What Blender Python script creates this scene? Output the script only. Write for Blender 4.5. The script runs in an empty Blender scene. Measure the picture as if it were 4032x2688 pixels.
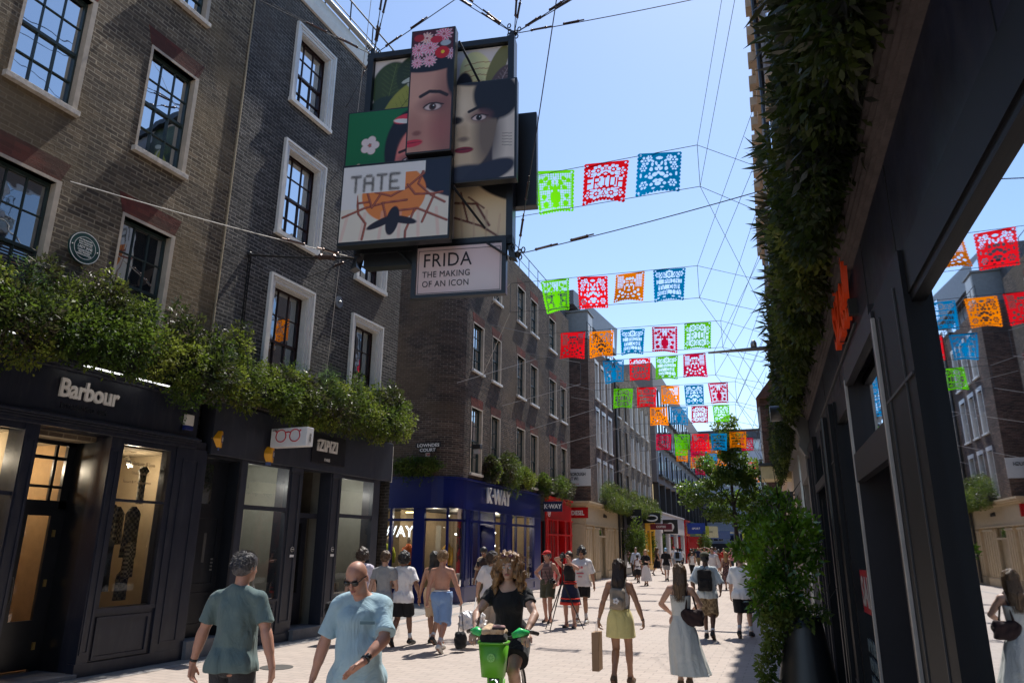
import bpy, math, random
import numpy as np
from mathutils import Vector, Matrix
R=math.radians
scene=bpy.context.scene
# ---------------------------------------------------------------- camera
YAW,PITCH,ROLL=R(22.706),R(15.9525),R(.5339)
f_=Vector((-math.sin(YAW)*math.cos(PITCH),math.cos(YAW)*math.cos(PITCH),math.sin(PITCH)))
r0=Vector((math.cos(YAW),math.sin(YAW),0)); u0=r0.cross(f_)
r_=r0*math.cos(ROLL)+u0*math.sin(ROLL); u_=-r0*math.sin(ROLL)+u0*math.cos(ROLL)
cd=bpy.data.cameras.new('camera'); cam=bpy.data.objects.new('camera',cd); scene.collection.objects.link(cam)
M=Matrix((r_,u_,-f_)).transposed().to_4x4(); M.translation=(0,0,1.85); cam.matrix_world=M
cd.lens=2795/4032*36; cd.sensor_width=36; cd.clip_end=2000; cd.clip_start=.05
scene.camera=cam
# ---------------------------------------------------------------- sky, sun, exposure
SUN_AZ,SUN_EL=6.0,61.0
w=bpy.data.worlds.new('World'); scene.world=w; w.use_nodes=True
nt=w.node_tree; nt.nodes.clear()
sky=nt.nodes.new('ShaderNodeTexSky'); sky.sky_type='NISHITA'; sky.sun_disc=False
sky.sun_elevation=R(SUN_EL); sky.sun_rotation=R(SUN_AZ); sky.air_density=1.0; sky.dust_density=.4; sky.ozone_density=2.4
bg=nt.nodes.new('ShaderNodeBackground'); bg.inputs[1].default_value=.145
wo=nt.nodes.new('ShaderNodeOutputWorld'); nt.links.new(sky.outputs[0],bg.inputs[0]); nt.links.new(bg.outputs[0],wo.inputs[0])
sd=bpy.data.lights.new('sun','SUN'); sd.energy=4.2; sd.angle=R(.53); sd.color=(1,.95,.87)
sun=bpy.data.objects.new('sun',sd); scene.collection.objects.link(sun)
sdir=Vector((math.sin(R(SUN_AZ))*math.cos(R(SUN_EL)),math.cos(R(SUN_AZ))*math.cos(R(SUN_EL)),math.sin(R(SUN_EL))))
sun.rotation_euler=sdir.to_track_quat('Z','Y').to_euler(); sun.location=(0,20,60)
scene.view_settings.view_transform='Standard'; scene.view_settings.look='None'; scene.view_settings.exposure=.52; scene.view_settings.gamma=1
scene.cycles.use_denoising=True; scene.cycles.max_bounces=8; scene.cycles.transparent_max_bounces=16
scene.cycles.caustics_reflective=False; scene.cycles.caustics_refractive=False
# ---------------------------------------------------------------- materials
class NT:
    def __init__(s,name):
        s.m=bpy.data.materials.new(name); s.m.use_nodes=True; s.t=s.m.node_tree; s.n=s.t.nodes; s.n.clear()
        s.out=s.n.new('ShaderNodeOutputMaterial')
    def add(s,typ,ins=None,**kw):
        n=s.n.new('ShaderNode'+typ)
        for k,v in kw.items(): setattr(n,k,v)
        for k,v in (ins or {}).items():
            i=n.inputs[k]
            if isinstance(v,bpy.types.NodeSocket): s.t.links.new(v,i)
            else:
                if i.type=='RGBA' and len(v)==3: v=(*v,1)
                i.default_value=v
        return n
    def surf(s,sock): s.t.links.new(sock,s.out.inputs[0]); return s.m
    def coord(s,k='Object'): return s.add('TexCoord').outputs[k]
    def noise(s,scale,detail=4,rough=.6,vec=None): return s.add('TexNoise',{'Vector':vec or s.coord(),'Scale':scale,'Detail':detail,'Roughness':rough}).outputs[0]
    def mix(s,fac,a,b,typ='MIX'):
        n=s.n.new('ShaderNodeMix'); n.data_type='RGBA'; n.blend_type=typ
        for i,v in ((0,fac),(6,a),(7,b)):
            if isinstance(v,bpy.types.NodeSocket): s.t.links.new(v,n.inputs[i])
            else: n.inputs[i].default_value=v if i==0 else (*v[:3],1)
        return n.outputs[2]
    def ramp(s,fac,stops):
        n=s.n.new('ShaderNodeValToRGB'); s.t.links.new(fac,n.inputs[0]); e=n.color_ramp.elements
        while len(e)<len(stops): e.new(.5)
        for k,(p,c) in enumerate(stops): e[k].position=p; e[k].color=(*c,1) if len(c)==3 else c
        return n.outputs[0]
    def math(s,op,a,b=0): return s.add('Math',{0:a,1:b},operation=op).outputs[0]
def lin(r,g,b): # sRGB 0-255 -> linear
    return tuple(((c/255)/12.92 if c/255<=.04045 else ((c/255+.055)/1.055)**2.4) for c in (r,g,b))
_mc={}
def pmat(name,col,rough=.6,metal=0,var=.12,scale=6,bump=0,spec=.5,sheen=0,sub=0,grime=0):
    if name in _mc: return _mc[name]
    t=NT(name); nz=t.noise(scale)
    c=t.mix(t.ramp(nz,[(.3,(0,0,0)),(.7,(1,1,1))]),tuple(x*(1-var) for x in col),tuple(min(1,x*(1+var)) for x in col))
    if grime:
        g=t.add('Mapping',{'Vector':t.coord(),'Scale':(1,1,.18)}).outputs[0]; gm=t.math('MULTIPLY',t.ramp(t.noise(9,6,.7,g),[(.5,(0,0,0)),(.68,(1,1,1))]),grime); c=t.mix(gm,c,(.16,.15,.14)); rg=t.math('MULTIPLY_ADD',t.noise(5,5,.7),.35); rg.node.inputs[2].default_value=rough-.17; rough=rg
    p=t.add('BsdfPrincipled',{'Base Color':c,'Roughness':rough,'Metallic':metal,'Specular IOR Level':spec})
    if sheen: p.inputs['Sheen Weight'].default_value=sheen
    if sub: p.inputs['Subsurface Weight'].default_value=sub; p.inputs['Subsurface Scale'].default_value=.01
    if bump:
        b=t.add('Bump',{'Height':t.noise(scale*4,6),'Strength':bump,'Distance':.01}); t.t.links.new(b.outputs[0],p.inputs['Normal'])
    _mc[name]=t.surf(p.outputs[0]); return _mc[name]
def emat(name,col,s):
    if name in _mc: return _mc[name]
    t=NT(name); _mc[name]=t.surf(t.add('Emission',{'Color':col,'Strength':s}).outputs[0]); return _mc[name]
def wall_uv(t):
    tc=t.add('TexCoord'); o=t.add('SeparateXYZ',{0:tc.outputs['Object']}); n=t.add('SeparateXYZ',{0:tc.outputs['Normal']})
    ax=t.math('ABSOLUTE',n.outputs[0]); k=t.math('GREATER_THAN',ax,.6)
    a=t.math('MULTIPLY',o.outputs[1],k); b=t.math('MULTIPLY',o.outputs[0],t.math('SUBTRACT',1.0,k))
    return t.add('CombineXYZ',{0:t.math('ADD',a,b),1:o.outputs[2],2:0.0}).outputs[0]
def brick_mat(name,c1,c2,mortar,bump=.6,dirt=(.03,.028,.025),stain=.5,mort=.011,patch=None):
    t=NT(name); uv=wall_uv(t)
    dv=t.add('TexNoise',{'Vector':uv,'Scale':5.0,'Detail':3.0}).outputs['Color']
    uv2=t.add('VectorMath',{0:uv,1:t.add('VectorMath',{0:dv,3:.012},operation='SCALE').outputs[0]},operation='ADD').outputs[0]
    br=t.add('TexBrick',{'Vector':uv2,'Color1':c1,'Color2':c2,'Mortar':mortar,'Scale':1.0,'Mortar Size':mort,'Mortar Smooth':.25,'Bias':0.0,'Brick Width':.225,'Row Height':.075})
    wn=t.math('MULTIPLY_ADD',t.add('TexWhiteNoise',{0:t.add('VectorMath',{0:t.add('VectorMath',{0:uv,1:(4.44,13.33,1)},operation='MULTIPLY').outputs[0]},operation='FLOOR').outputs[0]}).outputs[0],.8); wn.node.inputs[2].default_value=.1
    c=t.mix(.35,br.outputs[0],t.mix(1.0,br.outputs[0],wn,'OVERLAY'))
    big=t.noise(.55,5,.65,uv); c=t.mix(t.math('MULTIPLY',t.ramp(big,[(.38,(0,0,0)),(.62,(1,1,1))]),stain),c,dirt)
    if patch: c=t.mix(t.math('MULTIPLY',t.ramp(t.noise(.3,3,.6,t.add('VectorMath',{0:uv,1:(7,3,0)},operation='ADD').outputs[0]),[(.5,(0,0,0)),(.6,(1,1,1))]),.55),c,patch)
    fine=t.noise(60,3,.7,uv)
    h=t.math('ADD',t.math('MULTIPLY',br.outputs[1],1.1),t.math('MULTIPLY',fine,.5))
    h=t.math('ADD',h,t.math('MULTIPLY',t.noise(7,2,.5,uv),1.1))
    b=t.add('Bump',{'Height':h,'Strength':bump,'Distance':.02})
    p=t.add('BsdfPrincipled',{'Base Color':c,'Roughness':.9,'Specular IOR Level':.2,'Normal':b.outputs[0]})
    return t.surf(p.outputs[0])
def window_glass(name,dark,refl=.55,wob=.015,tint=(.9,.95,1)):
    t=NT(name); nz=t.noise(1.6,2); b=t.add('Bump',{'Height':nz,'Strength':wob*10,'Distance':.02})
    g=t.add('BsdfGlossy',{'Color':tint,'Roughness':.015,'Normal':b.outputs[0]})
    d=t.add('BsdfDiffuse',{'Color':dark})
    lw=t.add('LayerWeight',{'Blend':.45}); fac=t.math('MULTIPLY_ADD',lw.outputs[1],.6); fac.node.inputs[2].default_value=refl
    m=t.add('MixShader',{0:fac,1:d.outputs[0],2:g.outputs[0]}); return t.surf(m.outputs[0])
def clear_glass(name,refl=.06,tint=(.9,.93,.92)):
    t=NT(name); g=t.add('BsdfGlossy',{'Color':(1,1,1),'Roughness':.01}); d=t.add('BsdfTransparent',{'Color':tint})
    lw=t.add('LayerWeight',{'Blend':.35}); fac=t.math('MULTIPLY_ADD',lw.outputs[0],.8); fac.node.inputs[2].default_value=refl
    m=t.add('MixShader',{0:fac,1:d.outputs[0],2:g.outputs[0]}); return t.surf(m.outputs[0])
def leaf_mat(name,c1,c2,c3=None,trans=.35,gloss=.35,spec=.5):
    t=NT(name); tc=t.coord()
    n1=t.add('TexWhiteNoise',{0:t.add('VectorMath',{0:tc,1:(.06,.06,.06)},operation='SNAP').outputs[0]}).outputs[0]
    big=t.noise(1.7,3,.6)
    c=t.mix(n1,c1,c2)
    if c3: c=t.mix(t.ramp(big,[(.45,(0,0,0)),(.58,(1,1,1))]),c,c3)
    p=t.add('BsdfPrincipled',{'Base Color':c,'Roughness':gloss,'Specular IOR Level':spec})
    tr=t.add('BsdfTranslucent',{'Color':t.mix(.5,c,(.25,.4,.04),'ADD')})
    return t.surf(t.add('MixShader',{0:trans,1:p.outputs[0],2:tr.outputs[0]}).outputs[0])
# ---------------------------------------------------------------- meshes
COL=scene.collection
def link(name,me,mats,parent=None,smooth=False):
    o=bpy.data.objects.new(name,me); COL.objects.link(o)
    for m in (mats if isinstance(mats,(list,tuple)) else [mats]): me.materials.append(m)
    if smooth: me.polygons.foreach_set('use_smooth',[True]*len(me.polygons))
    if parent is not None: o.parent=parent
    return o
def npmesh(name,V,Q,mats,parent=None,smooth=False,mi=None):
    V=np.asarray(V,np.float32); Q=np.asarray(Q,np.int32); me=bpy.data.meshes.new(name)
    k=Q.shape[1]; me.vertices.add(len(V)); me.vertices.foreach_set('co',V.ravel())
    me.loops.add(Q.size); me.loops.foreach_set('vertex_index',Q.ravel())
    me.polygons.add(len(Q)); me.polygons.foreach_set('loop_start',np.arange(0,Q.size,k,dtype=np.int32)); me.polygons.foreach_set('loop_total',np.full(len(Q),k,np.int32))
    if mi is not None: me.polygons.foreach_set('material_index',np.asarray(mi,np.int32))
    me.update(calc_edges=True); me.validate()
    return link(name,me,mats,parent,smooth)
class MB:
    def __init__(s): s.v=[]; s.f=[]; s.m=[]; s.mi=0
    def mat(s,i): s.mi=i; return s
    def add(s,vs,fs):
        b=len(s.v); s.v+= [tuple(v) for v in vs]
        for f in fs: s.f.append(tuple(b+i for i in f)); s.m.append(s.mi)
        return s
    def box(s,x0,x1,y0,y1,z0,z1,M=None):
        x0,x1=min(x0,x1),max(x0,x1); y0,y1=min(y0,y1),max(y0,y1); z0,z1=min(z0,z1),max(z0,z1)
        vs=[(x,y,z) for z in (z0,z1) for y in (y0,y1) for x in (x0,x1)]
        if M is not None: vs=[tuple(M@Vector(v)) for v in vs]
        return s.add(vs,[(0,2,3,1),(4,5,7,6),(0,1,5,4),(2,6,7,3),(0,4,6,2),(1,3,7,5)])
    def quad(s,a,b,c,d): return s.add([a,b,c,d],[(0,1,2,3)])
    def prism(s,pts,axis,a,b): # closed polygon pts (2D) extruded along axis from a to b
        n=len(pts); f=lambda p,t:{'x':(t,p[0],p[1]),'y':(p[0],t,p[1]),'z':(p[0],p[1],t)}[axis]
        vs=[f(p,a) for p in pts]+[f(p,b) for p in pts]
        return s.add(vs,[tuple(range(n))[::-1],tuple(range(n,2*n))]+[(i,(i+1)%n,n+(i+1)%n,n+i) for i in range(n)])
    def tube(s,pts,r,n=6,cap=True):
        P=[Vector(p) for p in pts]; rs=r if isinstance(r,(list,tuple)) else [r]*len(P); vs=[]; fs=[]; up=None
        for i,p in enumerate(P):
            d=(P[min(i+1,len(P)-1)]-P[max(i-1,0)]).normalized()
            if up is None: up=d.orthogonal().normalized()
            a=(up-d*up.dot(d)); a=a.normalized() if a.length>1e-5 else d.orthogonal().normalized(); up=a; b=d.cross(a)
            for k in range(n): t=2*math.pi*k/n; vs.append(p+(a*math.cos(t)+b*math.sin(t))*rs[i])
        for i in range(len(P)-1):
            for k in range(n): fs.append((i*n+k,i*n+(k+1)%n,(i+1)*n+(k+1)%n,(i+1)*n+k))
        if cap: fs+=[tuple(range(n))[::-1],tuple(range((len(P)-1)*n,len(P)*n))]
        return s.add(vs,fs)
    def lathe(s,prof,n=16,c=(0,0,0)): # prof [(r,z)]
        vs=[(c[0]+r*math.cos(2*math.pi*k/n),c[1]+r*math.sin(2*math.pi*k/n),c[2]+z) for r,z in prof for k in range(n)]
        fs=[(i*n+k,i*n+(k+1)%n,(i+1)*n+(k+1)%n,(i+1)*n+k) for i in range(len(prof)-1) for k in range(n)]
        fs+=[tuple(range(n))[::-1],tuple(range((len(prof)-1)*n,len(prof)*n))]
        return s.add(vs,fs)
    def ball(s,c,r,n=8,sc=(1,1,1)):
        prof=[(max(1e-4,math.sin(math.pi*i/n)),-math.cos(math.pi*i/n)) for i in range(n+1)]
        b=len(s.v); s.lathe(prof,n+2)
        for i in range(b,len(s.v)):
            v=s.v[i]; s.v[i]=(c[0]+v[0]*r*sc[0],c[1]+v[1]*r*sc[1],c[2]+v[2]*r*sc[2])
        return s
    def xf(s,M): s.v=[tuple(M@Vector(v)) for v in s.v]; return s
    def build(s,name,mats,parent=None,smooth=False,bevel=0):
        me=bpy.data.meshes.new(name); me.from_pydata(s.v,[],s.f)
        if len(set(s.m))>1 or (s.m and s.m[0]): me.polygons.foreach_set('material_index',s.m)
        me.validate(); o=link(name,me,mats,parent,smooth)
        if bevel:
            b=o.modifiers.new('bevel','BEVEL'); b.width=bevel; b.segments=2; b.limit_method='ANGLE'
        return o
def tag(o,label,cat,group=None,kind=None):
    if label: o['label']=label
    if cat: o['category']=cat
    if group: o['group']=group
    if kind: o['kind']=kind
    return o
def empty(name,loc,rz=0,label=None,cat=None,group=None):
    o=bpy.data.objects.new(name,None); COL.objects.link(o); o.location=loc; o.rotation_euler=(0,0,R(rz)); o.empty_display_size=.2
    return tag(o,label,cat,group)
def struct(o): o['kind']='structure'; return o
_fonts={}
def text_mesh(s,size,name='lettering',extr=.01,off=0.0,sx=1.0,align='LEFT',space=1.0,M=None,mat=None,parent=None,sp_line=1.0):
    cu=bpy.data.curves.new(name,'FONT'); cu.body=s; cu.size=size; cu.extrude=extr; cu.offset=off; cu.align_x=align; cu.space_character=space; cu.space_line=sp_line; cu.resolution_u=3
    o=bpy.data.objects.new('tmp',cu); COL.objects.link(o)
    me=bpy.data.meshes.new_from_object(o.evaluated_get(bpy.context.evaluated_depsgraph_get())); bpy.data.objects.remove(o); bpy.data.curves.remove(cu)
    T=Matrix.Diagonal((sx,1,1,1)); T=(M or Matrix())@T; me.transform(T); me.name=name
    me.materials.clear()
    return link(name,me,mat,parent)
def frame(o,x,y,z=(0,0,1)): # matrix whose local x,y axes are given in parent space
    x=Vector(x).normalized(); y=Vector(y).normalized(); z=x.cross(y); m=Matrix((x,y,z)).transposed().to_4x4(); m.translation=o; return m
# ================================================================ ground
def paving():
    t=NT('street_paving'); o=t.coord(); uv=t.add('Mapping',{'Vector':o,'Rotation':(0,0,R(-2))}).outputs[0]
    br=t.add('TexBrick',{'Vector':uv,'Color1':(.45,.375,.33),'Color2':(.39,.325,.285),'Mortar':(.27,.235,.21),'Scale':1.0,'Mortar Size':.009,'Mortar Smooth':.3,'Bias':0.0,'Brick Width':.32,'Row Height':.165})
    b2=t.noise(.35,5,.7); c=t.mix(t.math('MULTIPLY',t.ramp(b2,[(.35,(0,0,0)),(.7,(1,1,1))]),.6),br.outputs[0],(.43,.375,.335))
    sp=t.noise(3.2,6,.75); c=t.mix(t.math('MULTIPLY',t.ramp(sp,[(.58,(0,0,0)),(.72,(1,1,1))]),.4),c,(.22,.19,.17))
    gum=t.ramp(t.add('TexVoronoi',{'Vector':o,'Scale':2.4,'Randomness':1.0}).outputs[0],[(.03,(1,1,1)),(.05,(0,0,0))]); c=t.mix(t.math('MULTIPLY',gum,.5),c,(.16,.14,.13))
    b=t.add('Bump',{'Height':t.math('ADD',t.math('MULTIPLY',br.outputs[1],-1),t.math('MULTIPLY',t.noise(30,4),.3)),'Strength':.5,'Distance':.006})
    return t.surf(t.add('BsdfPrincipled',{'Base Color':c,'Roughness':.75,'Specular IOR Level':.35,'Normal':b.outputs[0]}).outputs[0])
def slabs():
    t=NT('grey_slabs'); br=t.add('TexBrick',{'Vector':t.coord(),'Color1':(.22,.21,.20),'Color2':(.17,.165,.16),'Mortar':(.08,.08,.08),'Scale':1.0,'Mortar Size':.012,'Brick Width':.75,'Row Height':.6})
    c=t.mix(.4,br.outputs[0],t.mix(t.noise(5,5),(.14,.14,.14),(.3,.29,.28)))
    return t.surf(t.add('BsdfPrincipled',{'Base Color':c,'Roughness':.8}).outputs[0])
PAVE=paving(); SLAB=slabs()
struct(MB().quad((-300,-200,0),(300,-200,0),(300,600,0),(-300,600,0)).build('ground',PAVE))
struct(MB().quad((-10.6,-5,.004),(-9.35,-5,.004),(-9.35,15.6,.004),(-10.6,15.6,.004)).build('pavement_left',SLAB))
struct(MB().quad((-30,15.6,.004),(-9.8,15.6,.004),(-10.6,22.2,.004),(-30,22.2,.004)).build('alley_paving',SLAB))

IRON=pmat('cast_iron',(.10,.095,.09),.6,metal=.4,bump=.4)
for i,(x,y,r,l) in enumerate(((-4.2,9.2,.3,'round iron manhole cover in the paving ahead of the bicycle'),(-7.9,9.6,.25,'small round iron cover near the left kerb stones'),(-3.6,20.5,.3,'round iron manhole cover mid street beyond the women'))):
    e=MB().lathe([(r,.0),(r,.006),(r-.02,.008)],28).build('manhole_cover',IRON); e.location=(x,y,.001); tag(e,l,'manhole cover')
struct(MB().quad((-9.35,-5,.005),(-9.18,-5,.005),(-9.5,40,.005),(-9.67,40,.005)).build('drainage_channel',pmat('granite_channel',(.30,.28,.27),.8,var=.3,scale=14)))
struct(MB().quad((-2.2,9.3,.004),(.4,9.3,.004),(.4,10.9,.004),(-2.2,10.9,.004)).build('paving_band',pmat('pale_granite',(.55,.52,.48),.75,var=.12,scale=5,bump=.2)))
# ================================================================ materials for buildings
BR_BROWN=brick_mat('stock_brick_brown',(.25,.185,.12),(.105,.08,.06),(.40,.33,.23),1.0,(.06,.05,.044),.65,.012,(.25,.18,.10))
BR_GREY=brick_mat('stock_brick_grey',(.105,.098,.092),(.055,.052,.053),(.27,.25,.225),1.0,(.05,.048,.05),.45,.011,(.12,.10,.085))
BR_DARK=brick_mat('dark_brick',(.14,.095,.073),(.055,.043,.04),(.22,.185,.15),.9,(.045,.038,.035),.6,.011,(.16,.115,.075))
BR_RED=brick_mat('brown_red_brick',(.18,.10,.075),(.08,.052,.044),(.20,.16,.13),.7,(.05,.04,.038),.6)
BR_PALE=brick_mat('pale_mottled_brick',(.34,.27,.20),(.14,.11,.085),(.3,.26,.2),.7,(.05,.045,.04),.7)
BR_RUB=brick_mat('red_rubbed_brick',(.22,.055,.04),(.13,.035,.03),(.17,.06,.045),.5,(.07,.04,.034),.8,.004,(.14,.10,.07))
NAVY=pmat('navy_paint',lin(32,36,50),.38,var=.12,scale=3,grime=.12); NAVY2=pmat('charcoal_blue_paint',lin(44,48,60),.42,var=.12,scale=3,grime=.12)
BLACKP=pmat('black_gloss_paint',(.010,.012,.017),.3,var=.2); BLACKM=pmat('black_metal',(.012,.012,.013),.4,var=.2)
WHITE=pmat('white_paint',(.72,.70,.66),.5,var=.06,scale=9); CREAM=pmat('cream_stone',(.50,.42,.33),.75,var=.15,scale=5,bump=.3)
SILL=pmat('weathered_sill',(.55,.50,.44),.85,var=.25,scale=12,bump=.5)
GREENF=pmat('dark_green_paint',(.03,.05,.046),.4,var=.2); MAROON=pmat('dark_maroon_paint',(.035,.014,.013),.4); 
GL_SKY=window_glass('sky_reflecting_glass',(.012,.014,.018),.5); GL_DK=window_glass('dim_window_glass',(.03,.032,.036),.30)
GLASS=clear_glass('shop_glass'); GLASS2=clear_glass('shop_glass_blue',.05)
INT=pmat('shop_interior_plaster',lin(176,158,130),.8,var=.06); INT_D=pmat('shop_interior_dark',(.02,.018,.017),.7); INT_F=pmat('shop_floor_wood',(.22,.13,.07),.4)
INT_G=pmat('shop_interior_grey',lin(150,150,142),.8,var=.06)
LAMPW=emat('warm_lamp_glow',(1,.66,.32),9.); LAMPC=emat('white_lamp_glow',(1,.95,.88),14.)
STEPM=pmat('stone_step',(.16,.16,.17),.8,var=.2,bump=.3); SLATE=pmat('slate_roof',(.06,.06,.065),.6)
STEEL=pmat('galvanised_steel',(.35,.35,.34),.35,metal=.8); CABLE=pmat('steel_cable',(.10,.10,.10),.4,metal=.6); LETW=pmat('white_sign_letters',(.85,.83,.80),.5,var=.03)
def wall_skin(mb,y0,y1,z0,z1,holes,x=0.0,rev=.14,axis='y'):
    "front skin of a wall on plane x with rectangular openings and their reveals"
    ys=sorted({y0,y1,*[h[i] for h in holes for i in (0,1)]}); zs=sorted({z0,z1,*[h[i] for h in holes for i in (2,3)]})
    ys=[v for v in ys if y0<=v<=y1]; zs=[v for v in zs if z0<=v<=z1]
    P=(lambda a,b,c:(c,a,b)) if axis=='y' else (lambda a,b,c:(a,c,b))
    for i in range(len(ys)-1):
        for j in range(len(zs)-1):
            cy,cz=(ys[i]+ys[i+1])/2,(zs[j]+zs[j+1])/2
            if any(h[0]<cy<h[1] and h[2]<cz<h[3] for h in holes): continue
            mb.quad(P(ys[i],zs[j],x),P(ys[i+1],zs[j],x),P(ys[i+1],zs[j+1],x),P(ys[i],zs[j+1],x))
    for a,b,c,d in holes:
        if a<y0 or b>y1: continue
        q=x-rev
        mb.quad(P(a,c,x),P(a,d,x),P(a,d,q),P(a,c,q)); mb.quad(P(b,c,x),P(b,c,q),P(b,d,q),P(b,d,x))
        mb.quad(P(a,d,x),P(b,d,x),P(b,d,q),P(a,d,q)); mb.quad(P(a,c,x),P(a,c,q),P(b,c,q),P(b,c,x))
def sash(root,y0,y1,z0,z1,cols=3,rows=2,fm=None,gm=None,x=-.13,fr=.052,bar=.016,fine=True,blind=False):
    "a sash window: box frame with glazing bars, pane as sub-part"
    fm=fm or GREENF; gm=gm or GL_SKY; mb=MB()
    mb.box(x-.06,x+.02,y0,y0+fr,z0,z1).box(x-.06,x+.02,y1-fr,y1,z0,z1).box(x-.06,x+.02,y0+fr,y1-fr,z1-fr,z1).box(x-.06,x+.02,y0+fr,y1-fr,z0,z0+fr*.7)
    zm=(z0+z1)/2; mb.box(x-.05,x+.012,y0+fr,y1-fr,zm-.025,zm+.025)
    a,b=y0+fr,y1-fr
    if fine:
        for k in range(1,cols): yy=a+(b-a)*k/cols; mb.box(x-.035,x+.006,yy-bar/2,yy+bar/2,z0+fr*.7,zm-.025).box(x-.025,x+.009,yy-bar/2,yy+bar/2,zm+.025,z1-fr)
        for k in range(1,rows):
            for lo,hi,q in ((z0+fr*.7,zm-.025,.003),(zm+.025,z1-fr,.007)):
                zz=lo+(hi-lo)*k/rows; mb.box(x-.03,x+q,a,b,zz-bar/2,zz+bar/2)
    o=mb.build('window',fm,root)
    MB().quad((x-.03,a,z0),(x-.03,b,z0),(x-.03,b,zm),(x-.03,a,zm)).quad((x-.015,a,zm),(x-.015,b,zm),(x-.015,b,z1),(x-.015,a,z1)).build('pane',gm,o)
    if blind:
        mb=MB(); k=0; zz=z0+.1
        while zz<z1-.1: mb.box(x-.022,x-.0185,a+.02,b-.02,zz,zz+.022); zz+=.045
        mb.build('blind',BLINDM,o)
    return o
BLINDM=pmat('slatted_blind',(.06,.065,.075),.6)
def sill(win,y0,y1,z,m=None,out=.09,h=.10,x0=-.12):
    MB().prism([(x0,z-h),(out,z-h),(out,z-.015),(x0,z+.01)],'y',y0-.07,y1+.07).build('sill',m or SILL,win,bevel=.006)
def surround(win,y0,y1,z0,z1,wd=.17,m=None,below=True,x=0):
    "moulded surround in three steps, joined as one ring"
    mb=MB()
    for k,(o0,o1,d) in enumerate(((wd,wd-.05,.075),(wd-.05,wd-.1,.055),(wd-.1,0,.035))):
        a,b,c,e=y0-o0,y1+o0,z0,z1+o0; a2,b2,e2=y0-o1,y1+o1,z1+o1
        mb.box(x-.02,x+d,a,a2,c,e).box(x-.02,x+d,b2,b,c,e).box(x-.02,x+d,a2,b2,e2,e)
    mb.box(x-.02,x+.1,y0-wd-.02,y1+wd+.02,z0-.09,z0)
    for a,b in ((y0,y0+.03),(y1-.03,y1)): mb.box(x-.13,x+.0,a,b,z0,z1)
    mb.box(x-.13,x+.0,y0+.03,y1-.03,z1-.03,z1)
    mb.build('surround',m or WHITE,win)
def lintel(root,y0,y1,z,h=.32,sp=.14,m=None,x=.0):
    MB().prism([(y0-.03,z),(y1+.03,z),(y1+sp,z+h),(y0-sp,z+h)],'x',x-.02,x+.006).build('lintel',m or BR_RUB,root)
def stone_reveal(win,y0,y1,z0,z1,w=.045,m=None):
    mb=MB(); mb.box(-.13,.012,y0-.02,y0+w*.5,z0,z1).box(-.13,.012,y1-w*.5,y1+.055,z0,z1+.0).box(-.13,.012,y0-.02,y1+.055,z1,z1+.05); mb.build('reveal',m or CREAM,win)
def hcyl_lamp(name,label,loc,rz,ln=.5):
    pass
# ================================================================ building with brown brick (left, nearest)
XL=-9.8
B1=empty('brick_building',(XL,0,0),0,'brown stock brick building with red window arches over a dark clothes shop','building')
wins=[(a,a+.97,z0,z1) for z0,z1 in ((8.12,10.05),(4.75,6.88),(11.33,12.9)) for a in (7.2,5.12,3.0,.9,-1.2)]
mb=MB(); wall_skin(mb,-4,9.27,4.28,15.2,wins); mb.box(-7,-.3,-4,9.25,3.3,15.1); mb.quad((0,9.27,4.28),(-6,9.27,4.28),(-6,9.27,15.2),(0,9.27,15.2)); mb.quad((0,-4,4.28),(0,-4,15.2),(-6,-4,15.2),(-6,-4,4.28)).quad((0,-4,15.2),(0,9.27,15.2),(-.4,9.27,15.2),(-.4,-4,15.2))
mb.build('wall',BR_BROWN,B1)
for i,(a,b,c,d) in enumerate(wins):
    w=sash(B1,a,b,c,d,3,2 if c!=4.75 else 2,GREENF,GL_SKY if c>5 else GL_DK,blind=(c==4.75 and a>4)); 
    if b>4: stone_reveal(w,a,b,c,d); sill(w,a,b,c); lintel(B1,a,b,d+.05)
# lead flashing joint between the two brick fronts
MB().tube([(.02,9.28,4.3),(.02,9.28,15)],.018,6).build('joint_strip',pmat('mortar_strip',(.35,.28,.18),.8),B1)
# shop front of B1
def panel(mb,y0,y1,z0,z1,x=0,d=.025,m=.05):
    mb.box(x-.01,x+d,y0,y1,z0,z0+m).box(x-.01,x+d,y0,y1,z1-m,z1).box(x-.01,x+d,y0,y0+m,z0+m,z1-m).box(x-.01,x+d,y1-m,y1,z0+m,z1-m)
def moulding(root,name,y0,y1,steps,m):
    mb=MB()
    for x,z0,z1 in steps: mb.box(-.05,x,y0,y1,z0,z1)
    return mb.build(name,m,root,bevel=.004)
mb=MB(); mb.box(-.1,.06,-4,9.2,3.52,4.3); mb.box(-.3,.0,-4,9.5,3.38,3.52); mb.build('fascia',NAVY,B1)
moulding(B1,'cornice',-4,9.2,[(.10,3.44,3.47),(.15,3.472,3.495),(.20,3.497,3.53),(.13,3.532,3.56),(.10,3.38,3.438)],NAVY)
moulding(B1,'top_cornice',-4,9.22,[(.12,4.2,4.24),(.18,4.242,4.28),(.24,4.282,4.33)],NAVY)
mb=MB()
for a,b in ((6.30,6.50),(7.62,7.80),(8.86,9.5),(2.2,2.5),(3.6,3.9),(-1,-.6)):
    mb.box(-.3,.04,a,b,0,3.38)
mb.box(-.2,.0,7.8,8.86,0,.84).box(-.2,.03,7.8,8.86,.84,.90).box(-.2,0,3.9,6.30,0,.6).box(-.2,0,-4,-1,0,3.38).box(-.2,0,-.6,2.2,0,.6).box(-.2,0,2.5,3.6,0,3.38)
mb.box(-.06,.02,7.8,7.86,.9,3.38).box(-.06,.02,8.76,8.86,.9,3.38).box(-.05,.015,7.86,8.76,2.43,2.47).box(-.06,.02,7.86,8.76,3.29,3.38)
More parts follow.
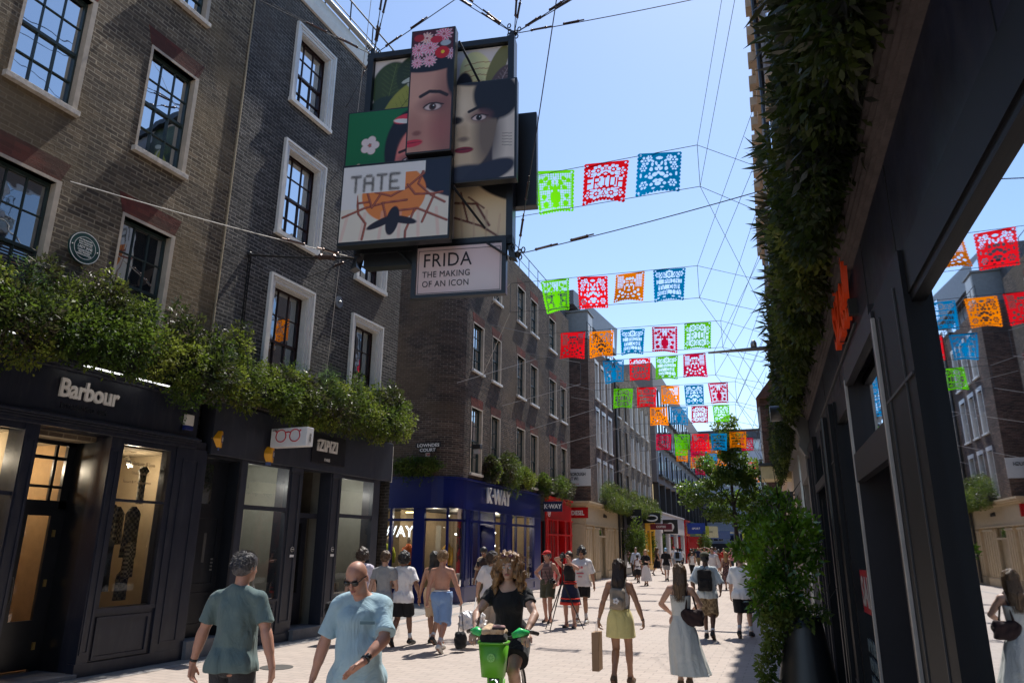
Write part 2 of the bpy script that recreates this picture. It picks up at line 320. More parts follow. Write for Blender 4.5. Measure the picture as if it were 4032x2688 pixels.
mb.box(-.06,.02,3.9,6.3,3.29,3.38).box(-.05,.015,3.9,6.3,2.42,2.47).box(-.06,.02,3.9,6.3,.6,.66)
panel(mb,7.86,8.8,.2,.78); mb.box(-.1,.045,7.6,9.5,0,.18); mb.box(-.1,.045,3.9,6.5,0,.18)
for a,b in ((6.30,6.50),(7.62,7.80),(8.98,9.36)): panel(mb,a+.02,b-.02,.3,3.2,.04,.015,.03)
mb.build('shopfront',NAVY,B1)
w=MB().quad((-.03,7.86,.9),(-.03,8.76,.9),(-.03,8.76,2.43),(-.03,7.86,2.43)).quad((-.03,7.86,2.47),(-.03,8.76,2.47),(-.03,8.76,3.29),(-.03,7.86,3.29)).build('display_window',GLASS,B1)
MB().quad((-.03,3.9,.66),(-.03,6.3,.66),(-.03,6.3,3.29),(-.03,3.9,3.29)).build('display_window',GLASS,B1)
# recessed entrance
mb=MB(); mb.box(-.75,-.3,6.48,6.5,0,3.4).box(-.75,-.3,7.62,7.64,0,3.4); 
mb.box(-.78,-.72,6.5,7.62,2.3,2.42).box(-.78,-.72,6.5,7.62,3.24,3.4).box(-.77,-.73,6.5,7.62,3.02,3.07).box(-.77,-.73,6.5,7.62,2.6,2.64).box(-.77,-.73,7.32,7.36,2.42,3.24).box(-.78,-.72,6.5,6.56,0,3.3).box(-.78,-.72,7.5,7.62,0,3.3)
mb.build('entrance_frame',BLACKP,B1)
dr=MB().box(-.75,-.70,6.95,7.05,.1,2.3).box(-.75,-.70,7.4,7.5,.1,2.3).box(-.75,-.70,7.05,7.4,2.2,2.3).box(-.75,-.70,7.05,7.4,.1,.75).build('shop_door',BLACKP,B1)
MB().quad((-.72,7.05,.75),(-.72,7.4,.75),(-.72,7.4,2.2),(-.72,7.05,2.2)).build('pane',GLASS,dr)
MB().tube([(-.66,6.98,1.0),(-.63,6.98,1.05),(-.63,6.98,1.3),(-.66,6.98,1.35)],.01).build('handle',STEEL,dr)
for z in (.35,1.2,1.9): MB().box(-.70,-.68,7.46,7.5,z,z+.1).build('hinge',pmat('brass',(.6,.42,.15),.3,metal=.9),dr)
MB().quad((-.74,6.56,2.42),(-.74,7.5,2.42),(-.74,7.5,3.24),(-.74,6.56,3.24)).build('transom_pane',GLASS,B1)
MB().box(-.75,.1,6.5,7.62,0,.06).build('doorstep',STEPM,B1); MB().box(-.8,-.0,6.5,7.62,3.385,3.42).build('soffit',NAVY,B1)
text_mesh('29',.22,'number_lettering',.002,M=frame((-.735,6.8,2.78),(0,1,0),(0,0,1)),mat=BLACKM,parent=B1)
# interior of shop one
def room(root,y0,y1,z0,z1,dep,mats,x0=-.32,part='shop_interior'):
    mb=MB(); mb.mat(0).quad((x0-dep,y0,z0),(x0-dep,y1,z0),(x0-dep,y1,z1),(x0-dep,y0,z1)).quad((x0,y0,z0),(x0-dep,y0,z0),(x0-dep,y0,z1),(x0,y0,z1)).quad((x0,y1,z0),(x0,y1,z1),(x0-dep,y1,z1),(x0-dep,y1,z0)).quad((x0,y0,z1),(x0-dep,y0,z1),(x0-dep,y1,z1),(x0,y1,z1))
    mb.mat(1).quad((x0,y0,z0),(x0,y1,z0),(x0-dep,y1,z0),(x0-dep,y0,z0))
    return mb.build(part,mats,root)
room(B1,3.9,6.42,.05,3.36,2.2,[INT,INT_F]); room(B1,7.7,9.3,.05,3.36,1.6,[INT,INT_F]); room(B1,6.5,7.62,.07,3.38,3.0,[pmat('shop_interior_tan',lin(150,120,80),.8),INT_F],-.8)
def spot(root,x,y,z,r=.045,h=.16,m=None,tilt=0,en=16,lc=(1,.82,.6)):
    pl_=bpy.data.lights.new('spotlight_light','POINT'); pl_.energy=en; pl_.color=lc; pl_.shadow_soft_size=.06; po=bpy.data.objects.new('spotlight_light',pl_); COL.objects.link(po); po.location=(x,y+tilt,z-h-.08); po.parent=root
    o=MB().tube([(x,y,z),(x,y+tilt,z-h)],r,10).build('spotlight',m or WHITE,root,True); MB().tube([(x,y+tilt,z-h-.001),(x,y+tilt,z-h-.006)],r*.8,10).build('lens',LAMPC,o); return o
spot(B1,-1.5,7.0,3.2,en=22); spot(B1,-2.6,7.2,3.2,en=22); spot(B1,-.9,6.0,3.2,tilt=.12); spot(B1,-.8,8.6,3.2,.04,.14,tilt=.1); spot(B1,-.8,5,3.2,en=24)
# hanging clothes inside window
def garment(root,x,y,z,wd,ln,m,s=0):
    rr=random.Random(s); P=[]; n=8
    mb=MB(); prof=[(0,.02),(.06,.10),(.12,wd*.5),(ln*.5,wd*.48),(ln,wd*.55)]
    vs=[];fs=[]
    for i,(dz,hw) in enumerate(prof):
        for k in range(12):
            t=2*math.pi*k/12; vs.append((x+math.sin(t)*.055*(1+.3*math.sin(3*t+s)),y+math.cos(t)*hw,z-dz-rr.random()*.01))
    for i in range(len(prof)-1):
        for k in range(12): fs.append((i*12+k,i*12+(k+1)%12,(i+1)*12+(k+1)%12,(i+1)*12+k))
    fs+=[tuple(range(12)),tuple(range(48,60))[::-1]]
    o=mb.add(vs,fs).build('hanging_garment',m,root,True); return o
def check_mat(name,a,b,c,sc=22):
    t=NT(name); o=t.coord(); ch=t.add('TexChecker',{'Vector':o,'Color1':a,'Color2':b,'Scale':sc}).outputs[0]; ch2=t.add('TexChecker',{'Vector':o,'Color1':(1,1,1),'Color2':c,'Scale':sc*.47}).outputs[0]
    return t.surf(t.add('BsdfPrincipled',{'Base Color':t.mix(1,ch,ch2,'MULTIPLY'),'Roughness':.8}).outputs[0])
TART=check_mat('tartan_cloth',lin(120,115,100),lin(40,42,44),(.5,.5,.45)); TART2=check_mat('pale_check_cloth',lin(170,160,140),lin(80,75,70),(.7,.7,.65),30); DKCL=pmat('dark_cloth',(.015,.018,.025),.9)
for i,(x,y,z,wd,ln,m) in enumerate(((-.5,7.95,2.38,.22,.75,TART),(-.62,8.1,2.42,.25,1.05,TART),(-.5,8.2,1.95,.36,.85,DKCL),(-.7,8.28,2.42,.2,.55,TART2),(-.75,8.45,2.42,.16,.5,TART),(-.8,8.58,2.4,.3,.6,TART),(-.55,8.68,2.4,.28,.8,TART),(-.5,8.72,3.05,.1,.6,TART),(-.5,8.68,1.85,.2,.55,TART2),(-.55,8.66,1.4,.22,.45,TART),(-.5,7.92,1.9,.14,.5,pmat('white_shirt_cloth',(.5,.5,.48),.8)))):
    o=garment(None,XL+x,y,z,wd,ln,m,i); o['label']=['grey tartan coat hanging left in the lit clothes shop window','long dark checked coat hanging beside the lamp in the clothes shop window','plain dark coat low in the clothes shop window','pale checked shirt hanging mid window in the clothes shop','narrow tartan scarf hanging mid window in the clothes shop','flared tartan jacket hanging on the right of the clothes shop window','tartan coat hanging at the right edge of the clothes shop window','small tartan strip under the hook high in the clothes shop window','pale checked jacket at waist height right in the clothes shop window','lowest tartan skirt right in the clothes shop window','white shirt sliver at the left edge of the clothes shop window'][i]; o['category']='garment'; o['group']='clothes hanging in the shop window'
for i,(x,y,z,s,t) in enumerate(((-.55,7.92,3.0,.1,'John Barbour & Sons'),(-.55,8.02,2.86,.075,'Oilskin Clothing'),(-.55,7.94,2.72,.075,'Factors & Warehousemen'))):
    text_mesh(t,s*.9,'window_lettering',.001,M=frame((-.03+.004,7.97 if i!=1 else 8.1,z),(0,1,0),(0,0,1)),mat=pmat('faded_gold_lettering',(.25,.18,.1),.6),parent=w,sx=.72)
lp=empty('pendant_lamp',(XL-.35,7.93,3.28),0,'dark green shade pendant lamp with caged bulb in the clothes shop window','lamp')
MB().tube([(0,0,0),(0,0,-.45)],.008).build('cord',BLACKM,lp); MB().lathe([(.02,-.42),(.05,-.46),(.05,-.56),(.07,-.6),(.15,-.68),(.16,-.7),(.14,-.69)],16).build('lamp_shade',GREENF,lp,True)
MB().lathe([(.01,-.7),(.045,-.73),(.05,-.8),(.035,-.86),(.01,-.88)],12).build('bulb',LAMPW,lp,True); mb=MB()
for k in range(4): t=k*math.pi/2; mb.tube([(.06*math.cos(t),.06*math.sin(t),-.7),(.07*math.cos(t),.07*math.sin(t),-.8),(0.02*math.cos(t),.02*math.sin(t),-.9)],.005,5)
mb.build('cage',BLACKM,lp)
MB().ball((0,0,0),.06,8).build('wall_lamp',LAMPW,B1).location=(-3.6,6.85,3.0)
# sign letters, lamps, alarm, plaque
text_mesh('Barbour',.37,'sign_lettering',.02,.008,M=frame((.09,6.62,3.82),(0,1,0),(0,0,1)),mat=LETW,parent=B1,sx=.82,space=.94)
text_mesh('ESTABLISHED 1894',.1,'small_lettering',.008,0,M=frame((.065,6.7,3.66),(0,1,0),(0,0,1)),mat=pmat('dark_lettering',(.03,.032,.04),.3),parent=B1,sx=.9)
def strip_lamp(y0,y1,z,x,label):
    e=empty('sign_light',(x,y0,z),0,label,'light','strip lights above the shop sign'); L=y1-y0
    MB().box(-.04,.03,0,L,0,.045).build('housing',BLACKM,e,bevel=.005); MB().box(-.025,.028,.03,L-.03,-.012,-.001).build('diffuser',emat('sign_light_glow',(1,1,1),1.6),e)
    MB().tube([(-.02,L*.2,.02),(-.32,L*.2,.0)],.012).tube([(-.02,L*.8,.02),(-.32,L*.8,.0)],.012).build('bracket',BLACKM,e)
strip_lamp(6.72,7.38,4.26,XL+.36,'long black strip light above the white shop name, left one of the pair'); strip_lamp(7.6,8.25,4.26,XL+.36,'long black strip light above the white shop name, right one half hidden by trailing plants')
e=empty('flood_light',(XL+.42,5.55,4.42),0,'small floodlight on an arm over the shop front at the left edge','light'); MB().box(-.05,.09,-.22,.12,0,.06).build('housing',BLACKM,e,bevel=.01); MB().box(-.03,.08,-.2,.1,-.012,-.001).build('diffuser',emat('sign_light_glow',(1,1,1),1.6),e); MB().tube([(0,0,0),(-.1,.02,-.25),(-.34,.02,-.5)],.014).build('arm',BLACKM,e)
e=empty('alarm_box',(XL+.07,8.95,3.68),0,'white and blue burglar alarm box on the dark shop fascia','alarm box'); MB().box(0,.07,-.09,.09,0.06,.25).build('casing',WHITE,e,bevel=.015); MB().box(0,.072,-.088,.088,-.02,.058).build('lens',pmat('blue_plastic',(.01,.02,.15),.3),e,bevel=.01)
pq=empty('plaque',(XL+.02,6.64,6.07),0,'round green commemorative plaque with white writing on the brown brick wall','plaque')
MB().lathe([(.25,0),(.25,.03)],48).xf(Matrix.Rotation(R(90),4,'Y')).build('disc',pmat('plaque_green',(.012,.06,.055),.35),pq)
mb=MB()
for ri,ro in ((.232,.243),(.168,.175)):
    for k in range(48):
        a,b=2*math.pi*k/48,2*math.pi*(k+1)/48; mb.quad((.034,ri*math.cos(a),ri*math.sin(a)),(.034,ro*math.cos(a),ro*math.sin(a)),(.034,ro*math.cos(b),ro*math.sin(b)),(.034,ri*math.cos(b),ri*math.sin(b)))
mb.build('ring',LETW,pq)
for s,sz,z in (('LADY JANE',.06,-.015),('IN THIS BUILDING',.03,.11),('STOOD THE BOUTIQUE',.026,.075),('WHICH OPENED HERE',.026,.042),("CARNABY STREET'S",.032,-.055),("FIRST WOMEN'S",.032,-.088),('FASHION BOUTIQUE',.032,-.12)):
    text_mesh(s,sz,'lettering',.001,.0008,M=frame((.034,0,z),(0,1,0),(0,0,1)),mat=LETW,parent=pq,align='CENTER',sx=.8)
mb=MB()
for k,ch in enumerate('WESTMINSTER CITY COUNCIL'):
    pass
for y in (-.205,.205): MB().ball((.036,y,0),.011,6).build('bolt',LETW,pq)
# ================================================================ grey brick building (left, second)
B2=empty('grey_brick_building',(XL,9.28,0),0,'dark grey brick building with white moulded window surrounds above the spectacles shop','building')
o_=9.28; W2=[]
for a,b in ((10.75,11.83),(13.6,14.6)):
    for z0,z1 in ((11.25,13.08),(8.1,10.08),(4.7,6.98)): W2.append((a-o_,b-o_,z0,z1))
mb=MB(); wall_skin(mb,.01,15.56-o_,4.2,13.86,W2,rev=.2); mb.quad((0,15.56-o_,0),(-7,15.56-o_,0),(-7,15.56-o_,13.86),(0,15.56-o_,13.86)); mb.box(-7,-.35,0,15.54-o_,3.45,13.8); mb.build('wall',BR_GREY,B2)
for a,b,c,d in W2: w=sash(B2,a,b,c,d,3,2,MAROON,GL_SKY if c>5 else GL_DK,x=-.19,fr=.05); surround(w,a,b,c,d)
mb=MB(); mb.prism([(-.1,13.86),(.06,13.86),(.10,14.05),(.10,14.32),(-.1,14.32)],'y',-.02,15.66-o_).build('parapet_band',WHITE,B2); MB().tube([(.16,0,14.4),(.16,15.7-o_,14.4)],.07,8).build('gutter',pmat('grey_gutter',(.3,.3,.3),.5),B2)
MB().prism([(-.1,14.3),(.06,14.3),(-3.0,16.4),(-3.2,16.2)],'y',0,15.6-o_).build('roof',SLATE,B2)
mb=MB()
for k in range(7): mb.tube([(-.02,.2+k*1.0,14.3),(-.02,.2+k*1.0,15.35)],.018,6)
mb.tube([(-.02,.2,15.35),(-.02,6.2,15.35)],.02,6).tube([(-.02,.2,14.85),(-.02,6.2,14.85)],.014,6).build('roof_railing',BLACKM,B2)
mb=MB(); mb.box(-.3,.05,.3,15.56-o_,3.34,4.28); mb.build('fascia',NAVY2,B2,bevel=.01)
MB().box(-.0,.052,6.265,6.285,3.32,4.22).build('fascia_end',WHITE,B2)  # white strip paints the sunlight on the end edge of the fascia
Y=lambda y:y-o_
mb=MB()
for a,b in ((9.50,9.56),(10.42,10.58),(11.75,12.2),(13.15,13.55),(14.84,15.14)): mb.box(-.3,.0,Y(a),Y(b),.16,3.34)
for a,b in ((11.83,12.12),(13.2,13.48)): panel(mb,Y(a),Y(b),.35,3.25,0,.02,.035); mb.box(-.01,.04,Y(a)-.03,Y(b)+.03,3.24,3.33)
mb.box(-.25,-.02,Y(10.58),Y(11.75),.16,.78).box(-.25,-.02,Y(13.55),Y(14.84),.16,.76)
panel(mb,Y(10.65),Y(11.68),.25,.7,-.02); panel(mb,Y(13.65),Y(14.75),.25,.68,-.02)
mb.box(-.1,.0,Y(10.58),Y(11.75),.76,.80).box(-.1,.0,Y(13.55),Y(14.84),.74,.78).box(-.08,-.01,Y(10.58),Y(11.75),2.44,2.52).box(-.08,-.01,Y(13.55),Y(14.84),2.40,2.48).box(-.08,-.01,Y(10.58),Y(11.75),3.28,3.36).box(-.08,-.01,Y(13.55),Y(14.84),3.26,3.36)
mb.box(-.4,.03,Y(9.5),Y(15.16),0,.16); mb.box(-.45,-.3,Y(12.2),Y(13.15),2.36,2.46)
mb.box(-.3,0,Y(15.12),Y(15.14),0,3.3)
mb.build('shopfront',NAVY2,B2)
for a,b,z0,z1,z2,z3 in ((10.58,11.75,.80,2.44,2.52,3.28),(13.55,14.84,.78,2.40,2.48,3.26)):
    MB().quad((-.05,Y(a),z0),(-.05,Y(b),z0),(-.05,Y(b),z1),(-.05,Y(a),z1)).quad((-.05,Y(a),z2),(-.05,Y(b),z2),(-.05,Y(b),z3),(-.05,Y(a),z3)).build('display_window',GLASS,B2)
MB().quad((-.3,Y(15.12),.8),(-3,Y(15.12),.8),(-3,Y(15.12),3.2),(-.3,Y(15.12),3.2)).build('side_window',GL_DK,B2)
room(B2,Y(10.58),Y(12.1),.16,3.4,1.5,[INT_G,INT_F]); room(B2,Y(13.3),Y(15.05),.16,3.4,1.6,[INT_G,INT_F]); room(B2,Y(12.2),Y(13.15),.17,3.36,2.2,[pmat('shop_interior_shade',lin(100,95,85),.8),INT_F],-.5)  # room behind the door has a plain darker taupe
d=MB().box(-.62,-.56,Y(12.2),Y(12.35),.2,2.36).box(-.62,-.56,Y(13.0),Y(13.15),.2,2.36).box(-.62,-.56,Y(12.35),Y(13.0),2.26,2.36).box(-.62,-.56,Y(12.35),Y(13.0),.2,.83).build('shop_door',NAVY2,B2); MB().quad((-.6,Y(12.35),.83),(-.6,Y(13),.83),(-.6,Y(13),2.26),(-.6,Y(12.35),2.26)).build('pane',clear_glass('door_glass',.12,(.6,.6,.58)),d)
MB().quad((-.58,Y(12.22),2.46),(-.58,Y(12.75),2.46),(-.58,Y(12.75),2.86),(-.58,Y(12.22),2.86)).build('transom_poster',pmat('pale_green_poster',lin(165,200,180),.5),B2)
MB().box(-.5,.12,Y(12.15),Y(13.2),0,.2).build('doorstep',STEPM,B2); 
# doorway with number 28
mb=MB(); mb.box(-.3,0,Y(10.36),Y(10.42),0,3.34).box(-.32,-.26,Y(9.56),Y(10.36),.28,3.3).box(-.28,-.0,Y(9.56),Y(10.36),3.28,3.36); panel(mb,Y(9.65),Y(10.28),.45,1.0,-.26); panel(mb,Y(9.65),Y(10.28),1.1,2.3,-.26)
d=mb.build('front_door',BLACKP,B2); MB().ball((-.22,Y(9.66),1.25),.035,8).build('handle',STEEL,d,True); MB().box(-.262,-.255,Y(9.96),Y(10.02),1.5,2.0).build('letter_plate',pmat('dull_steel',(.12,.12,.12),.4,metal=.5),d); 
for k in range(4): MB().box(-.262,-.252,Y(10.18),Y(10.23),1.36+k*.06,1.39+k*.06).build('bell_push',STEEL,d)
MB().quad((-.255,Y(9.62),2.5),(-.255,Y(10.0),2.5),(-.255,Y(10.0),3.2),(-.255,Y(9.62),3.2)).build('transom_pane',GL_DK,d); text_mesh('28',.26,'number_lettering',.002,M=frame((-.252,Y(9.64),2.72),(0,1,0),(0,0,1)),mat=pmat('number_grey',(.08,.08,.09),.4),parent=d,sx=.7); text_mesh('8',.12,'number_lettering',.002,M=frame((-.252,Y(9.68),2.0),(0,1,0),(0,0,1)),mat=LETW,parent=d,sx=.7)
MB().box(-.3,.12,Y(9.5),Y(10.42),0,.28).build('doorstep',STEPM,B2)
for a in (12.03,13.36):
    MB().tube([(.02,Y(a),1.72),(.026,Y(a),1.72)],.05,16).tube([(.026,Y(a),1.72),(.028,Y(a),1.72)],.0,3).build('badge',LETW,B2); MB().tube([(.026,Y(a),1.72),(.029,Y(a),1.72)],.042,16).build('badge',BLACKM,B2); MB().box(.028,.031,Y(a)-.04,Y(a)+.04,1.715,1.725).build('badge',LETW,B2); MB().box(.02,.024,Y(a)-.06,Y(a)+.06,1.57,1.62).build('notice',LETW,B2)
for y in (10.78,11.1,13.85,14.3): spot(B2,-.6,Y(y),3.24,.04,.17,en=9,lc=(1,.96,.88))
for a,b in ((10.62,12.05),(13.35,15.0)):
    sh=MB(); [sh.box(-1.8,-1.55,Y(a),Y(b),z,z+.03) for z in (1.1,1.5,1.9,2.3)]; sh=sh.build('shelf',WHITE,B2)
    for z in (1.13,1.53,1.93):
        mb=MB(); [mb.box(-1.72,-1.62,Y(a)+.1+k*.17,Y(a)+.2+k*.17,z,z+.05+.04*((k*7+int(z*10))%3)) for k in range(int((b-a-.2)/.17))]; mb.build('merchandise',pmat('goods_%d'%int(z*10),((.02,.02,.02),(.35,.1,.05),(.1,.12,.3))[int(z*2.5)%3],.4),sh)
MB().box(-.5,-.48,Y(10.6),Y(10.85),1.15,1.95).build('mustard_panel',pmat('mustard_panel',lin(200,150,40),.6),B2)
for k in range(3): MB().box(-.45,-.25,Y(13.65)+k*.16,Y(13.75)+k*.16,.8,1.0).build('box',pmat('carton%d'%k,((.4,.1,.05),(.5,.3,.15),(.45,.4,.3))[k],.7),B2)
MB().box(-.3,-.29,Y(13.6),Y(13.82),1.9,2.32).build('blue_poster',pmat('blue_poster',lin(80,160,190),.5),B2); text_mesh('AIDE',.1,'lettering',.001,M=frame((-.288,Y(13.6),2.15),(0,1,0),(0,0,1)),mat=LETW,parent=B2,sx=.8)
sg=MB().box(.05,.075,Y(12.33),Y(13.5),3.5,4.1).build('name_board',BLACKP,B2); text_mesh('iZIPIZI',.34,'sign_lettering',.018,.009,M=frame((.09,Y(12.46),3.76),(0,1,0),(0,0,1)),mat=LETW,parent=sg,sx=.72,space=1.05); text_mesh('PARIS',.09,'sign_lettering',.002,.001,M=frame((.08,Y(12.75),3.55),(0,1,0),(0,0,1)),mat=LETW,parent=sg,sx=.9)
def proj_box(y,x0,x1,z0,z1,t=.12): pass
gs=empty('box_sign',(XL+.02,10.95,3.62),0,'white box sign with red spectacles sticking out over the pavement','sign')
MB().box(.12,.98,0,.2,0,.36).build('casing',pmat('white_acrylic',(.8,.8,.8),.35,var=.02),gs,bevel=.008); MB().box(0,.12,.08,.12,.1,.14).box(0,.12,.08,.12,.25,.29).build('bracket',BLACKM,gs)
mb=MB()
for cx in (.37,.70):
    pts=[(cx+.12*math.cos(2*math.pi*k/20),-.006,.2+.105*math.sin(2*math.pi*k/20)+(.02 if math.sin(2*math.pi*k/20)>.5 else 0)) for k in range(21)]; mb.tube(pts,.011,6,False)
mb.tube([(.47,-.006,.27),(.535,-.006,.285),(.6,-.006,.27)],.013,6).tube([(.26,-.006,.29),(.23,-.006,.31)],.013,6).tube([(.81,-.006,.29),(.84,-.006,.31)],.013,6).build('spectacles_emblem',pmat('red_plastic',(.55,.02,.04),.4),gs)
text_mesh('IZIPIZI',.055,'lettering',.001,.001,M=frame((.15,-.003,.31),(1,0,0),(0,0,1)),mat=BLACKM,parent=gs,sx=.9); text_mesh('IZIPIZI',.06,'lettering',.001,.001,M=frame((.983,.13,.08),(0,0,1),(0,-1,0)),mat=BLACKM,parent=gs)
def alarm_hex(loc,label):
    e=empty('alarm_box',loc,-55,label,'alarm box'); h=[(.17*math.cos(R(60*k)),.17*math.sin(R(60*k))) for k in range(6)]
    MB().prism([(a,b) for a,b in h],'y',-.16,0).build('casing',pmat('yellow_plastic',lin(225,160,30),.4),e,bevel=.012); MB().box(-.075,.075,.001,.006,-.06,.07).build('emblem',pmat('sign_blue',(.02,.04,.25),.4),e)
    text_mesh('ADT',.1,'lettering',.001,.003,M=frame((.075,.008,-.03),(-1,0,0),(0,0,1)),mat=LETW,parent=e,sx=.75); MB().box(-.06,.06,-.13,-.03,-.2,-.14).build('lens',pmat('blue_plastic',(.01,.02,.15),.3),e)
    for k in range(5): MB().box(-.15,.0,-.163+.0,-.160,-.1+k*.03,-.088+k*.03).build('vent',BLACKM,e)
alarm_hex((XL+.06,9.80,3.62),'yellow hexagonal alarm box left of the white spectacles sign'); alarm_hex((XL+.10,11.12,3.5),'yellow hexagonal alarm box below the white spectacles sign')
# ================================================================ corner building with the blue clothes shop
BLUE=pmat('royal_blue_gloss_paint',lin(12,28,98),.28,var=.08,scale=2); REDP=pmat('red_gloss_paint',lin(188,22,28),.22,var=.08,scale=2); CREAMP=pmat('cream_painted_stone',lin(196,176,144),.6,var=.08,scale=4,bump=.2)
B3=empty('corner_building',(-11,22.1,0),2.8,'dark brick corner building with rounded edge above the blue shop','building')
arc=[(-1+math.cos(R(90*k/8)),.2-1*math.sin(R(90*k/8))) for k in range(9)] # from facade (0,.2) to side (-1,-.8)
wb=[(.55,1.55),(2.5,3.42),(5.42,6.46),(7.28,8.32),(10.2,11.38),(12.2,13.25)]
W3=[(a,b,z0,z1) for a,b in wb for z0,z1 in ((4.28,6.58),(8.0,9.76),(11.34,12.95)) if not (a>12 and z0>11)]
mb=MB(); wall_skin(mb,.2,13.97,3.98,13.9,W3,rev=.14)
for i in range(8):
    a,b=arc[i],arc[i+1]; mb.quad((a[0],a[1],3.98),(a[0],a[1],13.9),(b[0],b[1],13.9),(b[0],b[1],3.98))
mb.quad((-1,-.8,3.98),(-1,-.8,13.9),(-12,-.8,13.9),(-12,-.8,3.98)).quad((0,13.97,0),(-10,13.97,0),(-10,13.97,13.9),(0,13.97,13.9))
mb.add([(0,.2,13.9)]+[(p[0],p[1],13.9) for p in arc[1:]]+[(-12,-.8,13.9),(-12,13.97,13.9),(0,13.97,13.9)],[tuple(range(12))])
mb.box(-9,-.3,.6,13.9,3.5,13.8); mb.build('wall',BR_DARK,B3)
for a,b,c,d in W3:
    w=sash(B3,a,b,c,d,2,2,GREENF,GL_DK if c<9 else GL_SKY,x=-.12,fr=.05,fine=True); stone_reveal(w,a,b,c,d); sill(w,a,b,c,WHITE if c>5 else SILL); lintel(B3,a,b,d+.05,.34,.1)
mb=MB()
for k in range(9): mb.tube([(-.1,.3+k*1.4,13.9),(-.1,.3+k*1.4,14.9)],.018,5)
mb.tube([(-.1,.3,14.9),(-.1,11.5,14.9)],.02,5).tube([(-.1,.3,14.4),(-.1,11.5,14.4)],.014,5).build('roof_railing',BLACKM,B3)
def along_arc(mb,x_out,z0,z1,pts=arc,cx=-1,cy=.2):
    P=[((p[0]-cx)*(1+x_out)+cx,(p[1]-cy)*(1+x_out)+cy) for p in pts]
    for a,b,c,d in zip(P[:-1],P[1:],pts[:-1],pts[1:]):
        mb.add([(a[0],a[1],z0),(b[0],b[1],z0),(b[0],b[1],z1),(a[0],a[1],z1),(c[0],c[1],z0),(d[0],d[1],z0),(d[0],d[1],z1),(c[0],c[1],z1)],[(0,1,2,3),(4,7,6,5),(3,2,6,7),(0,4,5,1)])
def belt(mb,out,z0,z1,s1=8.6):
    mb.box(-.2,out,.2,s1,z0,z1); along_arc(mb,out,z0,z1); mb.box(-8,-1,-.8-out,-.75,z0,z1)
mb=MB(); belt(mb,.04,3.04,3.98); belt(mb,.10,3.98,4.03); belt(mb,.08,2.99,3.04); belt(mb,.05,.0,.45); belt(mb,.08,.45,.5); belt(mb,.0,2.58,2.66)
for a,b in ((.2,.62),(4.2,4.9),(7.75,8.6)): mb.box(-.2,.03,a,b,.5,2.99)
for a,b in ((.9,.96),(1.5,1.6),(3.0,3.1),(3.85,3.95),(5.5,5.56),(6.7,6.76)): mb.box(-.1,0.0,a,b,.5,2.99)
for a,b in ((-8,-4.8),(-3.4,-3.2),(-2.3,-2.2),(-1.42,-1.0)): mb.box(a,b,-.83,-.7,.5,2.99)
for k in (4,): 
    p=arc[k]; mb.box(p[0]-.06,p[0]+.01,p[1]-.01,p[1]+.06,.5,2.99)
panel(mb,.25,.6,.7,2.8,.03); panel(mb,4.25,4.85,.7,2.5,.03); panel(mb,4.95,7.7,.08,.42,.05)
mb.build('shopfront',BLUE,B3)
gm=MB(); gm.quad((-.03,.62,.5),(-.03,1.5,.5),(-.03,1.5,2.99),(-.03,.62,2.99)).quad((-.03,3.1,.5),(-.03,4.2,.5),(-.03,4.2,2.99),(-.03,3.1,2.99)).quad((-.03,4.9,.5),(-.03,7.75,.5),(-.03,7.75,2.99),(-.03,4.9,2.99)).quad((-.03,1.6,2.62),(-.03,3,2.62),(-.03,3,2.99),(-.03,1.6,2.99)).quad((-4.8,-.77,.5),(-1.42,-.77,.5),(-1.42,-.77,2.99),(-4.8,-.77,2.99))
P=[((p[0]+1)*.97-1,(p[1]-.2)*.97+.2) for p in arc]
for a,b in zip(P[:-1],P[1:]): gm.quad((a[0],a[1],.5),(b[0],b[1],.5),(b[0],b[1],2.99),(a[0],a[1],2.99))
gm.build('display_window',GLASS2,B3)
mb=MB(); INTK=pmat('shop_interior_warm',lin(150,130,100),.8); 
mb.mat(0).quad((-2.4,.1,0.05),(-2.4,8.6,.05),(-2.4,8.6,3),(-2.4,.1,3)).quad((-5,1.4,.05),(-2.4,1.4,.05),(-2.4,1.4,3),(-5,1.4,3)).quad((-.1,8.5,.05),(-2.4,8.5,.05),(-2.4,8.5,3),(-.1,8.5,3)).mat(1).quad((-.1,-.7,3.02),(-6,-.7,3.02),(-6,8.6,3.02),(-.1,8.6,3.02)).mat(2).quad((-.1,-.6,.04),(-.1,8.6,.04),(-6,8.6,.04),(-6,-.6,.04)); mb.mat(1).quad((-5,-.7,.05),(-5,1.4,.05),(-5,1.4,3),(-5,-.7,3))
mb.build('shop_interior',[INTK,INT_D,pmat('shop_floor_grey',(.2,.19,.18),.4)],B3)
d=MB().box(-.6,-.55,1.62,1.72,.1,2.56).box(-.6,-.55,2.85,3.0,.1,2.56).box(-.6,-.55,1.72,2.85,2.4,2.56).box(-.6,-.1,1.6,1.63,.05,2.99).box(-.6,-.1,3.0,3.1,.05,2.99).build('shop_door',BLUE,B3)
MB().box(-1.8,-1.75,-.1,.7,2.72,2.76).build('strip_light',LAMPC,B3); MB().box(-2.2,-1.65,.1,.13,2.88,2.92).build('strip_light',emat('amber_strip',(1,.75,.3),6),B3)
for x,y,z in ((-.6,.2,2.78),(-.9,5.4,2.3),(-.9,5.4,1.8),(-1.3,2.4,2.2)): MB().ball((x,y,z),.035,6).build('bulb',LAMPC,B3)
for x,y in ((-1.2,.4),(-1.0,5.8),(-1.2,7.2),(-1.3,2.4),(-3,-.2)):
    pl_=bpy.data.lights.new('spotlight_light','POINT'); pl_.energy=22; pl_.color=(1,.85,.65); pl_.shadow_soft_size=.08; po=bpy.data.objects.new('spotlight_light',pl_); COL.objects.link(po); po.location=(x,y,2.7); po.parent=B3
